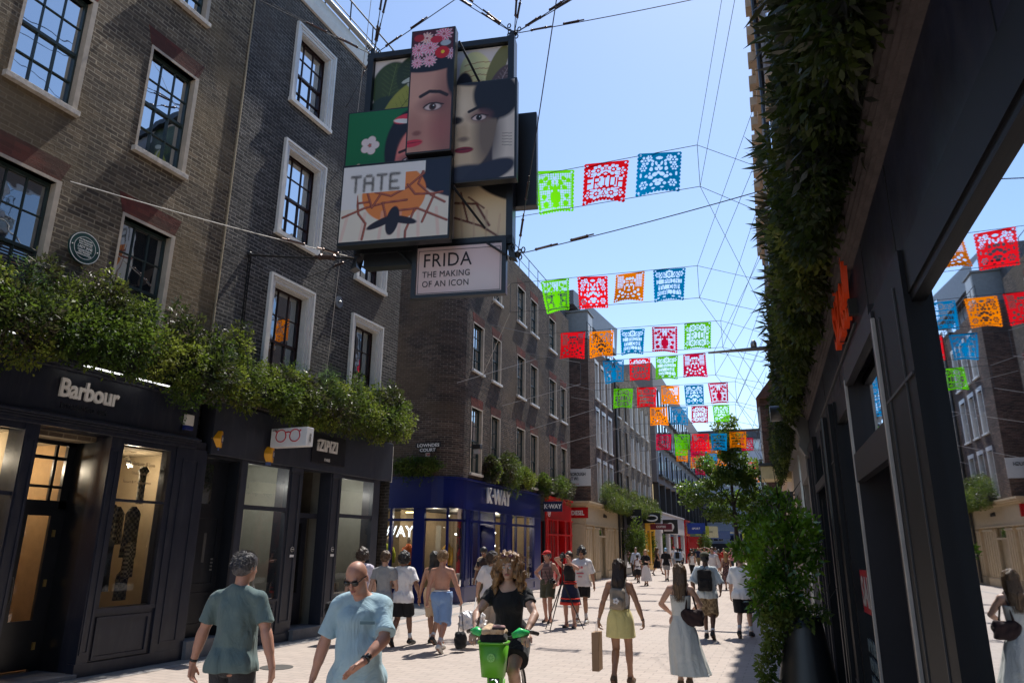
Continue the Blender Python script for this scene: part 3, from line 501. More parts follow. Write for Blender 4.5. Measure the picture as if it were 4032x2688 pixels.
# neon outline letters
t=NT('neon'); NEON=emat('neon_white',(.9,.95,1),3.)
def neon(txt,x,y,z,size,root):
    cu=bpy.data.curves.new('n','FONT'); cu.body=txt; cu.size=size; cu.fill_mode='NONE'; cu.bevel_depth=.006; cu.offset=.0; cu.resolution_u=3
    o=bpy.data.objects.new('t',cu); COL.objects.link(o); me=bpy.data.meshes.new_from_object(o.evaluated_get(bpy.context.evaluated_depsgraph_get())); bpy.data.objects.remove(o)
    me.transform(frame((x,y,z),(1,0,0),(0,0,1))); me.materials.clear(); return link('neon_sign',me,NEON,root)
neon('K·WAY',-3.15,-.55,2.08,.5,B3)
LETK=pmat('white_built_up_letters',(.8,.8,.8),.4,var=.02)
text_mesh('K·WAY',.80,'sign_lettering',.03,.006,M=frame((.14,1.85,3.3),(0,1,0),(0,0,1)),mat=LETK,parent=B3,sx=.95,space=1.0)
sg=empty('hanging_sign',(-11+.06*1-8.55*math.sin(R(2.8)),22.1+8.5,0),2.8,'dark blue projecting sign with white shop name between blue and red shops','sign')
MB().box(.15,1.02,-.04,.04,3.28,3.72).build('board',pmat('dark_blue_sign',lin(14,26,66),.4),sg,bevel=.005); MB().tube([(0,0,3.6),(.15,0,3.6)],.015).tube([(0,0,3.4),(.15,0,3.4)],.015).build('bracket',BLACKM,sg)
text_mesh('K·WAY',.27,'sign_lettering',.002,.008,M=frame((.19,-.044,3.41),(1,0,0),(0,0,1)),mat=LETW,parent=sg,sx=.92)
LC=MB().box(-1.45,-.5,-.83,-.81,5.0,5.16).box(-1.32,-.66,-.83,-.81,4.84,4.995).build('street_nameplate',BLACKM,B3)
text_mesh('LOWNDES',.15,'lettering',.002,.003,M=frame((-.975,-.834,5.02),(1,0,0),(0,0,1)),mat=LETW,parent=LC,align='CENTER',sx=1.15); text_mesh('COURT',.15,'lettering',.002,.003,M=frame((-.99,-.834,4.86),(1,0,0),(0,0,1)),mat=LETW,parent=LC,align='CENTER',sx=1.15)
MB().box(-1.06,-.9,-.83,-.81,4.69,4.82).build('district_plate',pmat('cream_enamel',(.5,.45,.4),.5),LC); text_mesh('W',.13,'lettering',.001,.003,M=frame((-1.03,-.834,4.71),(1,0,0),(0,0,1)),mat=REDP,parent=LC)
for z in (4.95,): 
    l=empty('wall_light',(-10.85,22.5,5.05),2.8,'dark box floodlight on the brick corner by the first window','light'); MB().box(0,.3,-.12,.12,0,.16).build('housing',BLACKM,l,bevel=.02); MB().tube([(-.14,0,.08),(0,0,.08)],.02).build('arm',BLACKM,l); MB().box(.06,.24,-.08,.08,-.16,-.01).build('lamp_glass',pmat('lamp_glass',(.4,.4,.4),.2),l)
# red shop (part of the same terrace ground floor but its own front)
RS=empty('red_shop',(-11,22.1,0),2.8,'glossy red painted shop front between the blue shop and the cream shop','shop front')
mb=MB(); mb.box(-.15,.02,9.45,13.95,3.05,3.95).box(-.2,.12,9.4,14.0,3.95,4.05).box(-.2,.10,9.4,14,2.98,3.04).box(-.2,.06,9.4,14,2.28,2.36)
for a,b in ((9.45,9.9),(11.2,11.5),(12.6,12.9),(13.6,13.97)): mb.box(-.3,.04,a,b,0,2.98)
mb.box(-.2,0,9.9,11.2,0,.7).box(-.2,0,12.9,13.6,0,.7)
for a in (10.3,10.75,13.2): mb.box(-.1,-.01,a,a+.05,.7,2.98)
panel(mb,9.5,9.85,.2,2.2,.04)
mb.build('front',REDP,RS); MB().quad((-.08,9.9,.7),(-.08,11.2,.7),(-.08,11.2,2.98),(-.08,9.9,2.98)).quad((-.08,12.9,.7),(-.08,13.6,.7),(-.08,13.6,2.98),(-.08,12.9,2.98)).quad((-.6,11.5,.1),(-.6,12.6,.1),(-.6,12.6,2.98),(-.6,11.5,2.98)).build('display_window',window_glass('dark_shop_glass',(.05,.02,.02),.1),RS)
o=MB().tube([(.02,10.0,3.33),(.03,10.0,3.33)],.22,20).build('badge',LETW,RS); MB().tube([(.03,10.0,3.33),(.034,10.0,3.33)],.17,20).build('badge_face',REDP,o); text_mesh('D',.3,'lettering',.002,.01,M=frame((.038,9.9,3.22),(0,1,0),(0,0,1)),mat=LETW,parent=o)
MB().box(-.2,0,8.62,9.38,2.9,4.0).box(-.1,.02,8.62,8.74,0,2.9).box(-.1,.02,9.28,9.38,0,2.9).box(-.4,-.2,8.7,9.3,0,2.9).build('alley_door',BLACKP,RS)
# ================================================================ cream shop and building above
B4=empty('cream_shop_building',(-11.4,37.8,0),3.0,'brown brick building above the cream pilastered shop, with white window reveals','building')
wd=[(2.95,3.85),(4.6,5.6),(6.45,7.45)]; rowsz=((4.35,6.6),(7.5,9.65),(10.4,12.6))
W4=[(a,b,c,d) for a,b in wd for c,d in rowsz]
mb=MB(); wall_skin(mb,1.2,8.45,4.15,13.6,W4,rev=.16); mb.quad((0,1.2,4.15),(0,1.2,13.6),(-9,1.2,13.6),(-9,1.2,4.15)); mb.box(-9,-.3,1.3,8.4,3.6,13.5); mb.build('wall',BR_RED,B4)
for a,b,c,d in W4:
    w=sash(B4,a,b,c,d,2,2,WHITE,GL_DK,x=-.15,fr=.05); MB().box(-.14,.01,a-.02,a+.05,c,d+.02).box(-.14,.01,b-.05,b+.1,c,d+.02).box(-.14,.012,a-.06,b+.12,d,d+.22).build('reveal',WHITE,w); sill(w,a,b,c,WHITE)
MB().box(-8,-.6,1.6,8.4,13.6,13.9).build('roof',SLATE,B4)
# penthouse storey with sloping dark roof and dormer
ph=MB(); ph.box(-8,-1.5,1.0,14,13.9,16.0); ph.prism([(1.5,16.0),(14.5,16.0),(15.2,18.4),(14.2,18.2),(1.5,16.9)],'x',-9,-.9); PH=ph.build('penthouse',pmat('zinc_cladding',(.09,.09,.10),.45,var=.2),B4)
[MB().box(*q).build('penthouse_window',GL_SKY,PH) for q in ((-1.52,-1.35,11,12.2,14.3,15.9),(-.92,-.86,3,4.2,16.1,16.7),(-.92,-.86,12.4,13.6,16.3,17.6))]; MB().box(-1.5,-.2,2.0,3.4,13.9,15.6).box(-1.6,-.1,1.9,3.5,15.6,15.7).build('dormer',pmat('lead_grey',(.2,.21,.22),.5),PH); MB().box(-.2,-.17,2.15,3.25,14.1,15.5).build('dormer_window',WHITE,PH)
mb=MB()
for k in range(9): mb.tube([(-.05,1.3+k*.9,13.6),(-.05,1.3+k*.9,14.7)],.02,5)
mb.tube([(-.05,1.3,14.7),(-.05,8.5,14.7)],.022,5).tube([(-.05,1.3,14.2),(-.05,8.5,14.2)],.018,5).build('roof_railing',BLACKM,B4)
# cream ground floor
mb=MB(); mb.box(-9,.0,0.0,9.9,2.98,3.9); mb.box(-9.05,.10,-.1,10,3.9,3.98).box(-9.1,.2,-.2,10.1,3.98,4.06).box(-9.15,.26,-.26,10.16,4.06,4.15); mb.box(-.3,.05,0,9.8,2.9,2.98)
for a,b in ((.05,1.3),(1.85,3.1),(5.2,7.1),(7.85,9.6)):
    mb.box(-.35,-.02,a,b,.4,2.9); mb.box(-.35,.05,a-.03,b+.03,0,.42).box(-.35,.04,a-.02,b+.02,2.72,2.82)
    n=3 if b-a<1.5 else 4
    for k in range(n): yy=a+.08+(b-a-.16)*(k+.5)/n; mb.box(-.02,.03,yy-.09,yy+.09,.5,2.7)
mb.box(-.1,-.06,3.1,5.2,2.3,2.4).box(-.12,-.05,3.1,3.3,.1,2.9).box(-.12,-.05,5,5.2,.1,2.9).box(-.35,-.2,1.3,1.85,0,2.9).box(-.35,-.2,7.1,7.85,0,2.9)
mb.box(-.9,-.1,0,.08,0,2.95).box(-9,-2.2,0,.1,0,2.98).box(-2.2,-.9,0.02,.1,0,.5)
mb.build('cream_front',CREAMP,B4)
MB().box(-.3,-.25,3.3,5.0,.15,2.3).build('shop_door',pmat('cream_door',lin(176,158,128),.5),B4); MB().quad((-.18,3.3,2.4),(-.18,5,2.4),(-.18,5,2.85),(-.18,3.3,2.85)).build('transom_pane',GL_DK,B4)
mb=MB(); 
MB().quad((-2.2,.05,.5),(-.9,.05,.5),(-.9,.05,2.95),(-2.2,.05,2.95)).build('side_window',GLASS,B4); sh=MB().quad((-2.2,.7,.3),(-.9,.7,.3),(-.9,.7,2.95),(-2.2,.7,2.95)).build('shop_interior',pmat('shop_interior_amber',lin(190,150,95),.7),B4)
for z in (1.0,1.35,1.7): MB().box(-2.15,-.95,.45,.7,z,z+.03).build('shelf',INT_F,sh)
for z in (1.03,1.38,1.73):
    for k in range(4): MB().tube([(-2.0+k*.3,.5,z+.05),(-1.85+k*.3,.5,z+.05)],.04,6).build('merchandise',BLACKM,sh)
ds=MB().box(-.86,.12,-.05,-.01,3.26,3.82).build('sign_board',REDP,B4); text_mesh('DIESEL',.33,'sign_lettering',.002,.01,M=frame((-.8,-.056,3.42),(1,0,0),(0,0,1)),mat=LETW,parent=ds,sx=.72)
text_mesh('AllSaints',.26,'sign_lettering',.01,.01,M=frame((.03,4.2,3.45),(0,1,0),(0,0,1)),mat=BLACKM,parent=B4)
ms=MB().box(-1.7,.02,1.14,1.19,5.05,6.0).build('street_nameplate',pmat('white_enamel',(.7,.7,.68),.4,var=.03),B4); text_mesh('MARLBOROUGH\nCOURT W1',.25,'lettering',.002,.008,M=frame((-1.62,1.136,5.62),(1,0,0),(0,0,1)),mat=BLACKM,parent=ms,sx=.72); text_mesh('CITY OF WESTMINSTER',.09,'lettering',.002,.0,M=frame((-1.6,1.136,5.12),(1,0,0),(0,0,1)),mat=REDP,parent=ms)
MB().tube([(.1,8.5,.1),(.1,8.5,14)],.07,8).build('drainpipe',BLACKM,B4)
# ================================================================ pale mottled brick building beyond
B5=empty('mottled_brick_building',(-11.4,37.8,0),3.0,'pale mottled brick building beyond the black drainpipe with tall paired windows','building')
W5=[]
for k in range(6):
    a=9.5+k*2.4; 
    for c,d in rowsz: W5.append((a,a+1.0,c,d))
mb=MB(); wall_skin(mb,8.6,23.9,2.9,14.4,W5,rev=.15); mb.quad((0,23.9,0),(-8,23.9,0),(-8,23.9,14.4),(0,23.9,14.4)); mb.box(-8,-.3,8.7,23.8,0,14.3); mb.build('wall',BR_PALE,B5)
for i,(a,b,c,d) in enumerate(W5):
    w=sash(B5,a,b,c,d,2,2,WHITE,GL_DK,x=-.14,fr=.06,fine=False)
    MB().box(-.13,.012,b-.04,b+.12,c,d+.02).box(-.13,.012,a-.02,a+.03,c,d).build('reveal',WHITE if (i//3)>1 else pmat('brown_reveal',(.12,.10,.08),.8),w); sill(w,a,b,c,WHITE)
def shopfront(name,label,root_loc,rz,s0,s1,z1,col,side_col=None,open_=((.15,.85),),sgn=1,glass=None,z0=3.0,floor=0):
    e=empty(name,root_loc,rz,label,'shop front'); L=s1-s0; mb=MB(); X=lambda a,b:(sgn*a,sgn*b)
    def bx(a,b,*r): a,b=sorted((sgn*a,sgn*b)); mb.box(a,b,*r)
    bx(-.2,.08,s0,s1,z0,z1); bx(-.2,.18,s0,s1,z1,z1+.12); bx(-.2,.04,s0,s1,0,.4)
    e1=s0
    for a,b in open_: bx(-.2,.05,e1,s0+L*a,.4,z0); e1=s0+L*b
    bx(-.2,.05,e1,s1,.4,z0)
    mb.build('front',col,e); g=MB()
    for a,b in open_:
        g.quad((-sgn*.1,s0+L*a,.4),(-sgn*.1,s0+L*b,.4),(-sgn*.1,s0+L*b,z0),(-sgn*.1,s0+L*a,z0))
    g.build('display_window',glass or GL_DK,e); return e
DL=(-11.4,37.8,0)
s=shopfront('shop_front','black shop front under planters beyond the cream shop',DL,3,10.2,18.6,4.2,BLACKP,open_=((.1,.45),(.6,.92)))
text_mesh('EYEWEAR',.3,'lettering',.01,.01,M=frame((.1,11.2,3.5),(0,1,0),(0,0,1)),mat=LETW,parent=s)
s=shopfront('shop_front','yellow painted narrow shop front beyond the black shop',DL,3,18.8,23.8,4.2,pmat('yellow_paint',lin(232,176,20),.4),open_=((.2,.45),(.6,.85)))
# projecting signs down the left side
def projsign(y,x0,x1,z0,z1,col,txt,tcol,label,sz=.2,th=.06,base=None,rz=3,sx=1.):
    b=base or (-11.4,37.8); t=(-math.sin(R(rz)),math.cos(R(rz))); e=empty('hanging_sign',(b[0]+t[0]*y,b[1]+t[1]*y,0),rz,label,'sign','signs sticking out over the far left pavement')
    MB().box(x0,x1,-th/2,th/2,z0,z1).build('board',col,e); a,bb=(0,min(abs(x0),abs(x1))); sg=1 if x0>=0 else -1
    MB().tube([(0,0,z1-.08),(sg*bb,0,z1-.08)],.02,5).build('bracket',BLACKM,e)
    if txt: text_mesh(txt,sz,'lettering',.002,.006,M=frame(((x0+x1)/2,-th/2-.004,(z0+z1)/2-sz*.35),(1,0,0),(0,0,1)),mat=tcol,parent=e,align='CENTER',sx=sx)
    return e
projsign(10.6,.2,1.2,3.2,4.2,BLACKP,'OPTIC',LETW,'black square sign over the black shop nearest the cream shop',.2,sx=.8)
e=projsign(17.2,.2,1.5,3.5,4.25,BLACKP,None,None,'black sign with white ellipse over the black shop'); MB().tube([(.85+.42*math.cos(R(18*k)),-.04,3.87+.2*math.sin(R(18*k))) for k in range(21)],.06,6,False).build('emblem',LETW,e)
projsign(20.5,.2,1.9,3.1,3.55,pmat('maroon_sign',lin(110,30,50),.5),'COFFEE',LETW,'maroon oval sign before the yellow shop',.22)
projsign(21.8,1.1,1.8,3.0,3.6,WHITE,'',LETW,'small white sign over the yellow shop')
# modern grey building with white corner shop
B6=empty('modern_building',(-12.82,64.7,0),3,'modern grey concrete and glass building above the white corner shop','building')
GREYC=pmat('grey_concrete_cladding',lin(120,114,112),.7,var=.12); DKG=pmat('dark_frames',(.03,.03,.032),.4)
mb=MB(); mb.box(-10,0,0,68,7.4,17.2); mb.box(-10,-.6,4,60,17.2,19.4); mb.box(-10,-.5,0,68,4.75,7.4); mb.build('wall',GREYC,B6)
mb=MB(); gl=MB()
for k in range(16):
    y=1.0+k*4.1
    mb.box(-.5,.02,y-.5,y+.1,4.75,7.4)
    gl.box(-.49,-.46,y+.1,y+3.6,5.0,7.2); 
    mb.box(-.48,-.3,y+1.8,y+2.0,5,7.2)
    for z in (8.2,11.2,14.2): gl.box(0,.03,y+.3,y+3.0,z,z+2.1); mb.box(-.02,.12,y+1.5,y+1.62,z,z+2.1).box(-.02,.35,y+.1,y+3.4,z-.25,z-.05)
mb.build('window_frames',DKG,B6); gl.build('window_band',GL_SKY,B6)
mb=MB(); mb.box(-6,-1,-.04,0,8.5,10.6).build('side_window',GL_SKY,B6); mb=MB(); mb.box(-4,-.4,-.04,0,5.2,7.2); mb.build('side_window',emat('lit_office_strip',(.9,.7,.4),.5),B6)
e=MB().box(-3.3,-.6,-.1,-.02,8.0,8.95).build('street_nameplate',pmat('white_enamel',(.7,.7,.68),.4,var=.03),B6); text_mesh('GANTON\nSTREET W1',.3,'lettering',.002,.01,M=frame((-3.1,-.11,8.55),(1,0,0),(0,0,1)),mat=BLACKM,parent=e,sx=.9)
MB().box(-.1,1.9,9.9,10.0,7.9,8.0).box(1.1,1.3,9.85,10.05,8,8.3).build('arm_light',BLACKM,B6)
s=shopfront('shop_front','white painted corner shop with big windows',(-12.82,64.7,0),3,.0,18.4,4.7,pmat('white_shop_paint',lin(205,200,198),.6),open_=((.06,.3),(.36,.62),(.68,.95)))
MB().box(-10,0,-.12,-.0,2.9,4.75).box(-.7,0,-.12,0,0,2.9).box(-10,-4.5,-.12,0,0,2.9).build('side_front',pmat('white_shop_paint',(.5,.5,.5)),s); MB().box(-4.5,-.7,-.05,-.03,0,2.9).build('side_window',GL_DK,s)
text_mesh('VANS',.9,'lettering',.01,.02,M=frame((.1,7.5,3.5),(0,1,0),(0,0,1)),mat=pmat('lilac_letters',lin(100,95,130),.5),parent=s,sx=1.3)
e=projsign(.4,.25,1.55,2.9,4.1,BLACKP,None,None,'black square sign with white ring on the white corner shop',base=(-12.82,64.7)); MB().tube([(.9,-.035,3.5),(.9,-.05,3.5)],.34,20).build('emblem',LETW,e)
cols=[((46.7,51),REDP,'red narrow shop front past the white shop'),((51.2,64),pmat('dark_green_front',lin(30,70,55),.5),'dark green shop front past the red one'),((64.2,80),pmat('slate_blue_front',lin(80,95,125),.5),'slate blue shop front past the green one'),((80.2,100),DKG,'dark shop front at the far end of the left side')]
for (a,b),m,l in cols: shopfront('shop_front',l,DL,3,a,b,4.6,m,open_=((.12,.45),(.55,.9)))
projsign(47.2,.2,2.2,3.2,4.4,pmat('blue_sign',lin(20,60,150),.5),'SPORT',LETW,'blue sign on the narrow red shop',.3); projsign(47.4,.2,1.9,1.6,2.9,REDP,'',LETW,'red banner sign below the blue one')
projsign(56,.2,1.9,3.2,4.3,pmat('yellow_green_sign',lin(190,200,60),.5),'',LETW,'yellow green sign on the green shop'); projsign(64.4,.3,2.4,3.0,4.5,pmat('cream_sign',lin(235,225,180),.5),'CAFE',BLACKM,'cream sign with black emblem before the slate blue shop',.3); projsign(71,.3,3.6,2.9,4.0,pmat('pale_blue_sign',lin(90,115,165),.5),'',LETW,'pale blue long sign over the slate blue shop')
# buildings closing the street
B7=empty('office_block',(-12.5,118,0),0,'pale blue grey office block with white window bands closing the street','building')
mb=MB(); mb.box(-14,16,0,12,0,19.6); mb.build('wall',pmat('blue_grey_render',lin(186,194,208),.7),B7); mb=MB(); MB().box(-14.1,16.1,-.2,12,0,2.3).build('ground_floor',DKG,B7); MB().box(-14.2,16.2,-.3,12,18.2,19.8).build('parapet',pmat('dark_parapet',lin(70,76,86),.6),B7)
for r in range(6):
    for k in range(9):
        z=2.6+r*2.75; o=MB().box(-13+k*3.2,-10.6+k*3.2,-.08,0,z,z+1.5).build('window',WHITE,B7)
        for j in range(3): MB().box(-12.92+k*3.2+j*.78,-12.26+k*3.2+j*.78,-.1,-.081,z+.12,z+1.38).build('pane',GL_DK,o)
B8=empty('stone_building',(-17.5,106,0),3,'grey stone building at the far left end','building'); MB().box(-8,0,0,11,0,15).build('wall',GREYC,B8)
for r in range(4): MB().box(0,.06,2,9,3.8+r*2.9,5.4+r*2.9).build('window_band',GL_DK,B8)

# mannequins in the blue shop windows and a doorway figure of clothes rails
def mannequin(x,y,th,col,label):
    a=R(2.8); wx,wy=-11+x*math.cos(a)-y*math.sin(a),22.1+x*math.sin(a)+y*math.cos(a); e=empty('mannequin',(wx,wy,.35),th,label,'mannequin','mannequins in the blue shop windows'); W_=pmat('pale_wood',(.5,.36,.22),.5)
    MB().ball((0,0,1.62),.085,10,(.9,1,1.3)).tube([(0,0,1.55),(0,0,1.42)],.045,8).tube([(0,0,.9),(0,0,.0)],.02,6).build('figure',W_,e,True); m=pmat('jacket_%d'%int(x*10+y*7),col,.6)
    MB().lathe([(.16,.82),(.19,.95),(.18,1.2),(.19,1.36),(.10,1.44),(.07,1.5)],14).build('jacket',m,e,True)
    for q in (-1,1): MB().tube([(q*.17,0,1.36),(q*.25,0,1.15),(q*.26,.05,.88)],[.06,.055,.05],8).build('sleeve',m,e,True); MB().tube([(q*.08,0,.85),(q*.09,0,.05)],[.08,.05],8).build('leg',BLACKP,e,True)
    MB().lathe([(.2,-.3),(.2,-.02)],12).build('plinth',WHITE,e)
mannequin(-2.62,-.25,180,lin(190,200,40),'mannequin in yellow green jacket behind the spectacles shop corner'); mannequin(-1.84,-.25,180,lin(240,110,25),'mannequin in bright orange jacket under the neon letters'); mannequin(-.55,.1,150,lin(225,165,25),'mannequin in amber jacket in the rounded corner window')
# ================================================================ right side: dark shop close to the camera
RA=3.2; n_=Vector((math.cos(R(RA)),math.sin(R(RA)),0)); t_=Vector((-math.sin(R(RA)),math.cos(R(RA)),0))
RO=n_*.743
MIRR=window_glass('street_reflecting_glass',(.012,.012,.014),.62,.0,(.86,.9,.95))
ANTH=pmat('anthracite_paint',lin(34,32,37),.5,spec=.3,var=.15,scale=4,bump=.1); ANTHD=pmat('anthracite_dark',lin(12,13,18),.55,spec=.22,var=.15,scale=4); METE=pmat('brushed_edge',(.34,.31,.29),.4,metal=.3); FASC=pmat('blue_black_fascia',lin(22,26,42),.5,spec=.3,grime=.06,var=.35,scale=3)
C1=empty('dark_shop',(RO.x,RO.y,0),RA,'black painted shop on the right with orange name and mirror like windows','building')
mb=MB(); mb.box(-.0,.25,-3,12.6,3.22,3.86).build('fascia',FASC,C1)
mb=MB(); mb.box(-.04,.25,-3,3.58,3.0,3.22); mb.box(-.03,.2,-3,3.58,2.96,3.0).box(-.05,.3,-3,3.58,0,.28)
mb.build('window_head',ANTHD,C1)
steps=[(-.03,3.87,3.895),(-.02,3.895,3.905),(-.05,3.905,3.93),(-.04,3.93,3.94),(-.07,3.94,3.965),(-.06,3.965,3.975),(-.09,3.975,4.0),(-.08,4.0,4.01),(-.11,4.01,4.04),(-.02,4.04,4.15)]
mb=MB()
for x,a,b in steps: mb.box(x,.3,-3,12.6,a,b)
mb.build('cornice',pmat('weathered_cornice',lin(78,70,70),.7,var=.35,scale=8,bump=.6),C1)
mb=MB(); mb.box(-.06,.2,3.58,4.5,0,3.22); mb.build('pillar',ANTHD,C1); mb=MB(); mb.box(-.075,-.06,4.48,4.56,0,3.2).box(-.075,-.06,6.2,6.27,0,3.27).box(-.075,-.02,4.56,6.17,2.34,2.55).box(-.075,-.02,4.56,6.17,3.1,3.27)
mb.box(-.06,.5,4.5,4.56,0,3.22).box(-.06,.5,6.17,6.27,0,3.22); mb.build('door_surround',ANTH,C1)
[MB().box(-.082,-.06,q,q+.03,0,3.15).build('metal_edge',METE,C1,bevel=.003) for q in (4.45,6.165)]; MB().box(.02,.03,4.56,6.17,2.55,3.1).build('transom_pane',MIRR,C1)
d=MB().box(.42,.47,4.6,4.75,.02,2.34).box(.42,.47,6.0,6.15,.02,2.34).box(.42,.47,4.75,6,2.2,2.34).box(.42,.47,4.75,6,.02,.3).build('shop_door',BLACKP,C1); MB().quad((.45,4.75,.3),(.45,6,.3),(.45,6,2.2),(.45,4.75,2.2)).build('pane',window_glass('door_pane',(.008,.008,.009),.03),d)
MB().box(.41,.418,5.2,5.5,1.9,2.05).build('notice',pmat('grey_notice',(.12,.12,.12),.6),d)
g=MB().quad((0,-3,.28),(0,3.58,.28),(0,3.58,3.0),(0,-3,3.0)).build('display_window',MIRR,C1); 
g=MB().quad((0,6.27,.28),(0,7.5,.28),(0,7.5,3.0),(0,6.27,3.0)).build('display_window',MIRR,C1)
sp=MB().quad((-.006,6.3,1.32),(-.006,7.46,1.3),(-.006,7.46,1.66),(-.006,6.3,1.68)).build('sale_poster',pmat('red_poster',lin(150,20,40),.4),C1); text_mesh('SALE',.34,'lettering',.001,.01,M=frame((-.01,7.4,1.37),(0,-1,0),(0,0,1)),mat=pmat('dull_white_print',(.3,.28,.28),.5),parent=sp,sx=1.1)
text_mesh('UP TO 50% OFF\nNEW LINES ADDED\nIN STORE NOW',.15,'lettering',.001,.002,M=frame((-.008,7.44,.98),(0,-1,0),(0,0,1)),mat=pmat('faint_print',(.10,.14,.15),.5),parent=sp,sx=.75)
mb=MB(); mb.box(-.06,.3,7.5,8.6,0,3.22).box(-.10,-.06,7.6,7.64,0,3.22).box(-.10,-.06,8.4,8.44,0,3.22); mb.box(-.06,.3,9.3,9.7,0,3.22).box(-.06,.3,11.2,12.6,0,3.4).box(-.04,.3,6.27,7.5,3.0,3.22).box(-.05,.3,6.27,7.5,0,.28)
mb.build('pillar',ANTHD,C1); mb=MB(); mb.box(-.08,-.05,9.28,9.36,0,3.2).box(-.08,-.05,11.15,11.25,0,3.2).box(-.08,-.05,9.36,11.15,2.6,2.7).box(-.1,-.06,11.4,11.44,.2,3.2).box(-.1,-.06,12.2,12.24,.2,3.2).build('door_surround',ANTH,C1)
MB().box(.0,.3,8.6,9.3,0,3.22).build('door_recess',BLACKP,C1); g=MB().quad((.02,9.36,.3),(.02,11.15,.3),(.02,11.15,2.6),(.02,9.36,2.6)).quad((.02,9.36,2.7),(.02,11.15,2.7),(.02,11.15,3.2),(.02,9.36,3.2)).build('display_window',MIRR,C1)
# console bracket at the end of the fascia
pts=[(0,3.3),(0,4.15),(-.34,4.15),(-.36,4.0),(-.30,3.85),(-.2,3.75),(-.16,3.6),(-.18,3.45),(-.1,3.3)]
MB().prism(pts,'y',12.6,12.95).build('console_bracket',pmat('grey_green_paint',lin(84,84,84),.55),C1,bevel=.01)
BR_UP=pmat('shaded_stucco',lin(120,104,92),.8,var=.12,bump=.3)  # brown stone tone of the upper front
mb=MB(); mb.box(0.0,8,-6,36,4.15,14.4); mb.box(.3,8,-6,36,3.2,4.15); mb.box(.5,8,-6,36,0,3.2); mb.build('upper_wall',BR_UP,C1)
mb=MB(); mb.box(-.18,.3,-6,31,14.0,14.4).box(-.1,.3,-6,31,13.7,14.0)
for k in range(30): mb.box(-.28,-.0,.5+k*1.0,.85+k*1.0,13.72,13.98)
mb.build('roof_cornice',pmat('pale_stone_trim',lin(190,170,148),.8,var=.1),C1)
for k in range(9):
    for z in (5.6,9.4):
        a=1.4+k*3.2; o=MB().box(-.02,.0,a,a+1.1,z,z+2.1).build('window',WHITE,C1); MB().box(-.03,-.021,a+.07,a+1.03,z+.07,z+2.03).build('pane',GL_SKY,o); MB().box(-.2,.02,a-.1,a+1.2,z-.12,z).build('sill',pmat('pale_stone_trim',(.4,.4,.4)),o)
MB().tube([(-.12,14,4),(-.12,14,13.6)],.06,8).build('drainpipe',BLACKM,C1)
# orange letters
t=NT('orange_letters'); ORL=pmat('orange_letters_paint',lin(225,72,28),.4,var=.05)
L1=text_mesh('size?',.80,'sign_lettering',.02,.004,M=frame((-.05,6.62,3.5),(0,-1,0),(0,0,1)),mat=ORL,parent=C1,sx=.70,space=1.05); [MB().box(-.06,0,q,q+.06,3.5,3.62).build('bracket',BLACKM,C1) for q in (5.5,6.3)]
# flood lamp (cylindrical) at far end of fascia
l=empty('flood_lamp',tuple(RO+t_*12.3-n_*.42+Vector((0,0,3.95))),RA,'black cylindrical floodlight beside the scrolled bracket under the hedge','light')
MB().tube([(-.16,0,0),(.22,0,.02)],.13,16).build('housing',BLACKM,l,True); MB().tube([(-.17,0,0),(-.161,0,0)],.12,16).build('lamp_glass',STEEL,l); MB().tube([(.2,0,0),(.42,0,.05)],.03).build('arm',BLACKM,l)
# next shops on the right
s=shopfront('shop_front','grey stone shop front beyond the dark shop on the right',(RO.x,RO.y,0),RA,13.0,19.5,3.7,pmat('grey_stone_front',lin(112,108,104),.6),open_=((.08,.3),(.36,.6),(.66,.92)),sgn=-1)
MB().tube([(-.08,15.2,0),(-.08,15.2,3.6)],.04).build('drainpipe',STEEL,s)
s=shopfront('shop_front','pale cream shop front past the grey one on the right',(RO.x,RO.y,0),RA,19.7,30.8,3.9,pmat('pale_cream_front',lin(200,180,160),.6),open_=((.1,.4),(.5,.9)),sgn=-1)
e=projsign(19.6,-.80,-.12,2.7,3.2,BLACKP,'PARKA',pmat('grey_letters',(.35,.35,.35),.5),'black board sign with grey letters behind the bay tree',.17,base=(RO.x,RO.y),rz=RA,sx=.9)
a=empty('awning',(RO.x+t_.x*20.4,RO.y+t_.y*20.4,0),RA,'flat cream awning with dark edge above the pavement on the right','awning'); MB().box(-.9,0,0,1.2,3.95,4.02).build('edge',BLACKM,a); MB().box(-.85,0,.1,1.1,3.6,3.94).build('valance',pmat('cream_canvas',lin(210,195,150),.7),a)
C2=empty('brown_building',tuple(RO+t_*36.2-n_*.72),RA,'brown brick building with sloping tiled roof beyond on the right','building')
BRS=brick_mat('far_red_brick',(.22,.11,.08),(.12,.06,.045),(.2,.16,.14),.4)
mb=MB(); mb.box(0,8,0,36,0,8.8); mb.build('wall',BRS,C2); MB().prism([(-.15,8.8),(8,8.8),(5,11.6),(1.6,11)],'y',-.3,36).build('roof',pmat('brown_roof_tile',(.14,.07,.055),.8),C2)
for k in range(8):
    for z in (4.4,6.6): o=MB().box(-.08,0,1+k*4.3,2.6+k*4.3,z,z+2).build('window',WHITE,C2); MB().box(-.1,-.081,1.1+k*4.3,2.5+k*4.3,z+.1,z+1.9).build('pane',GL_DK,o)
shopfront('shop_front','dark shop front beneath the brown brick building',tuple(RO+t_*36.2-n_*.72),RA,.2,18,3.4,BLACKP,open_=((.1,.45),(.55,.9)),sgn=-1)
shopfront('shop_front','grey shop front farthest along the right side',tuple(RO+t_*36.2-n_*.72),RA,18.4,39.8,3.4,GREYC,open_=((.1,.45),(.55,.9)),sgn=-1)
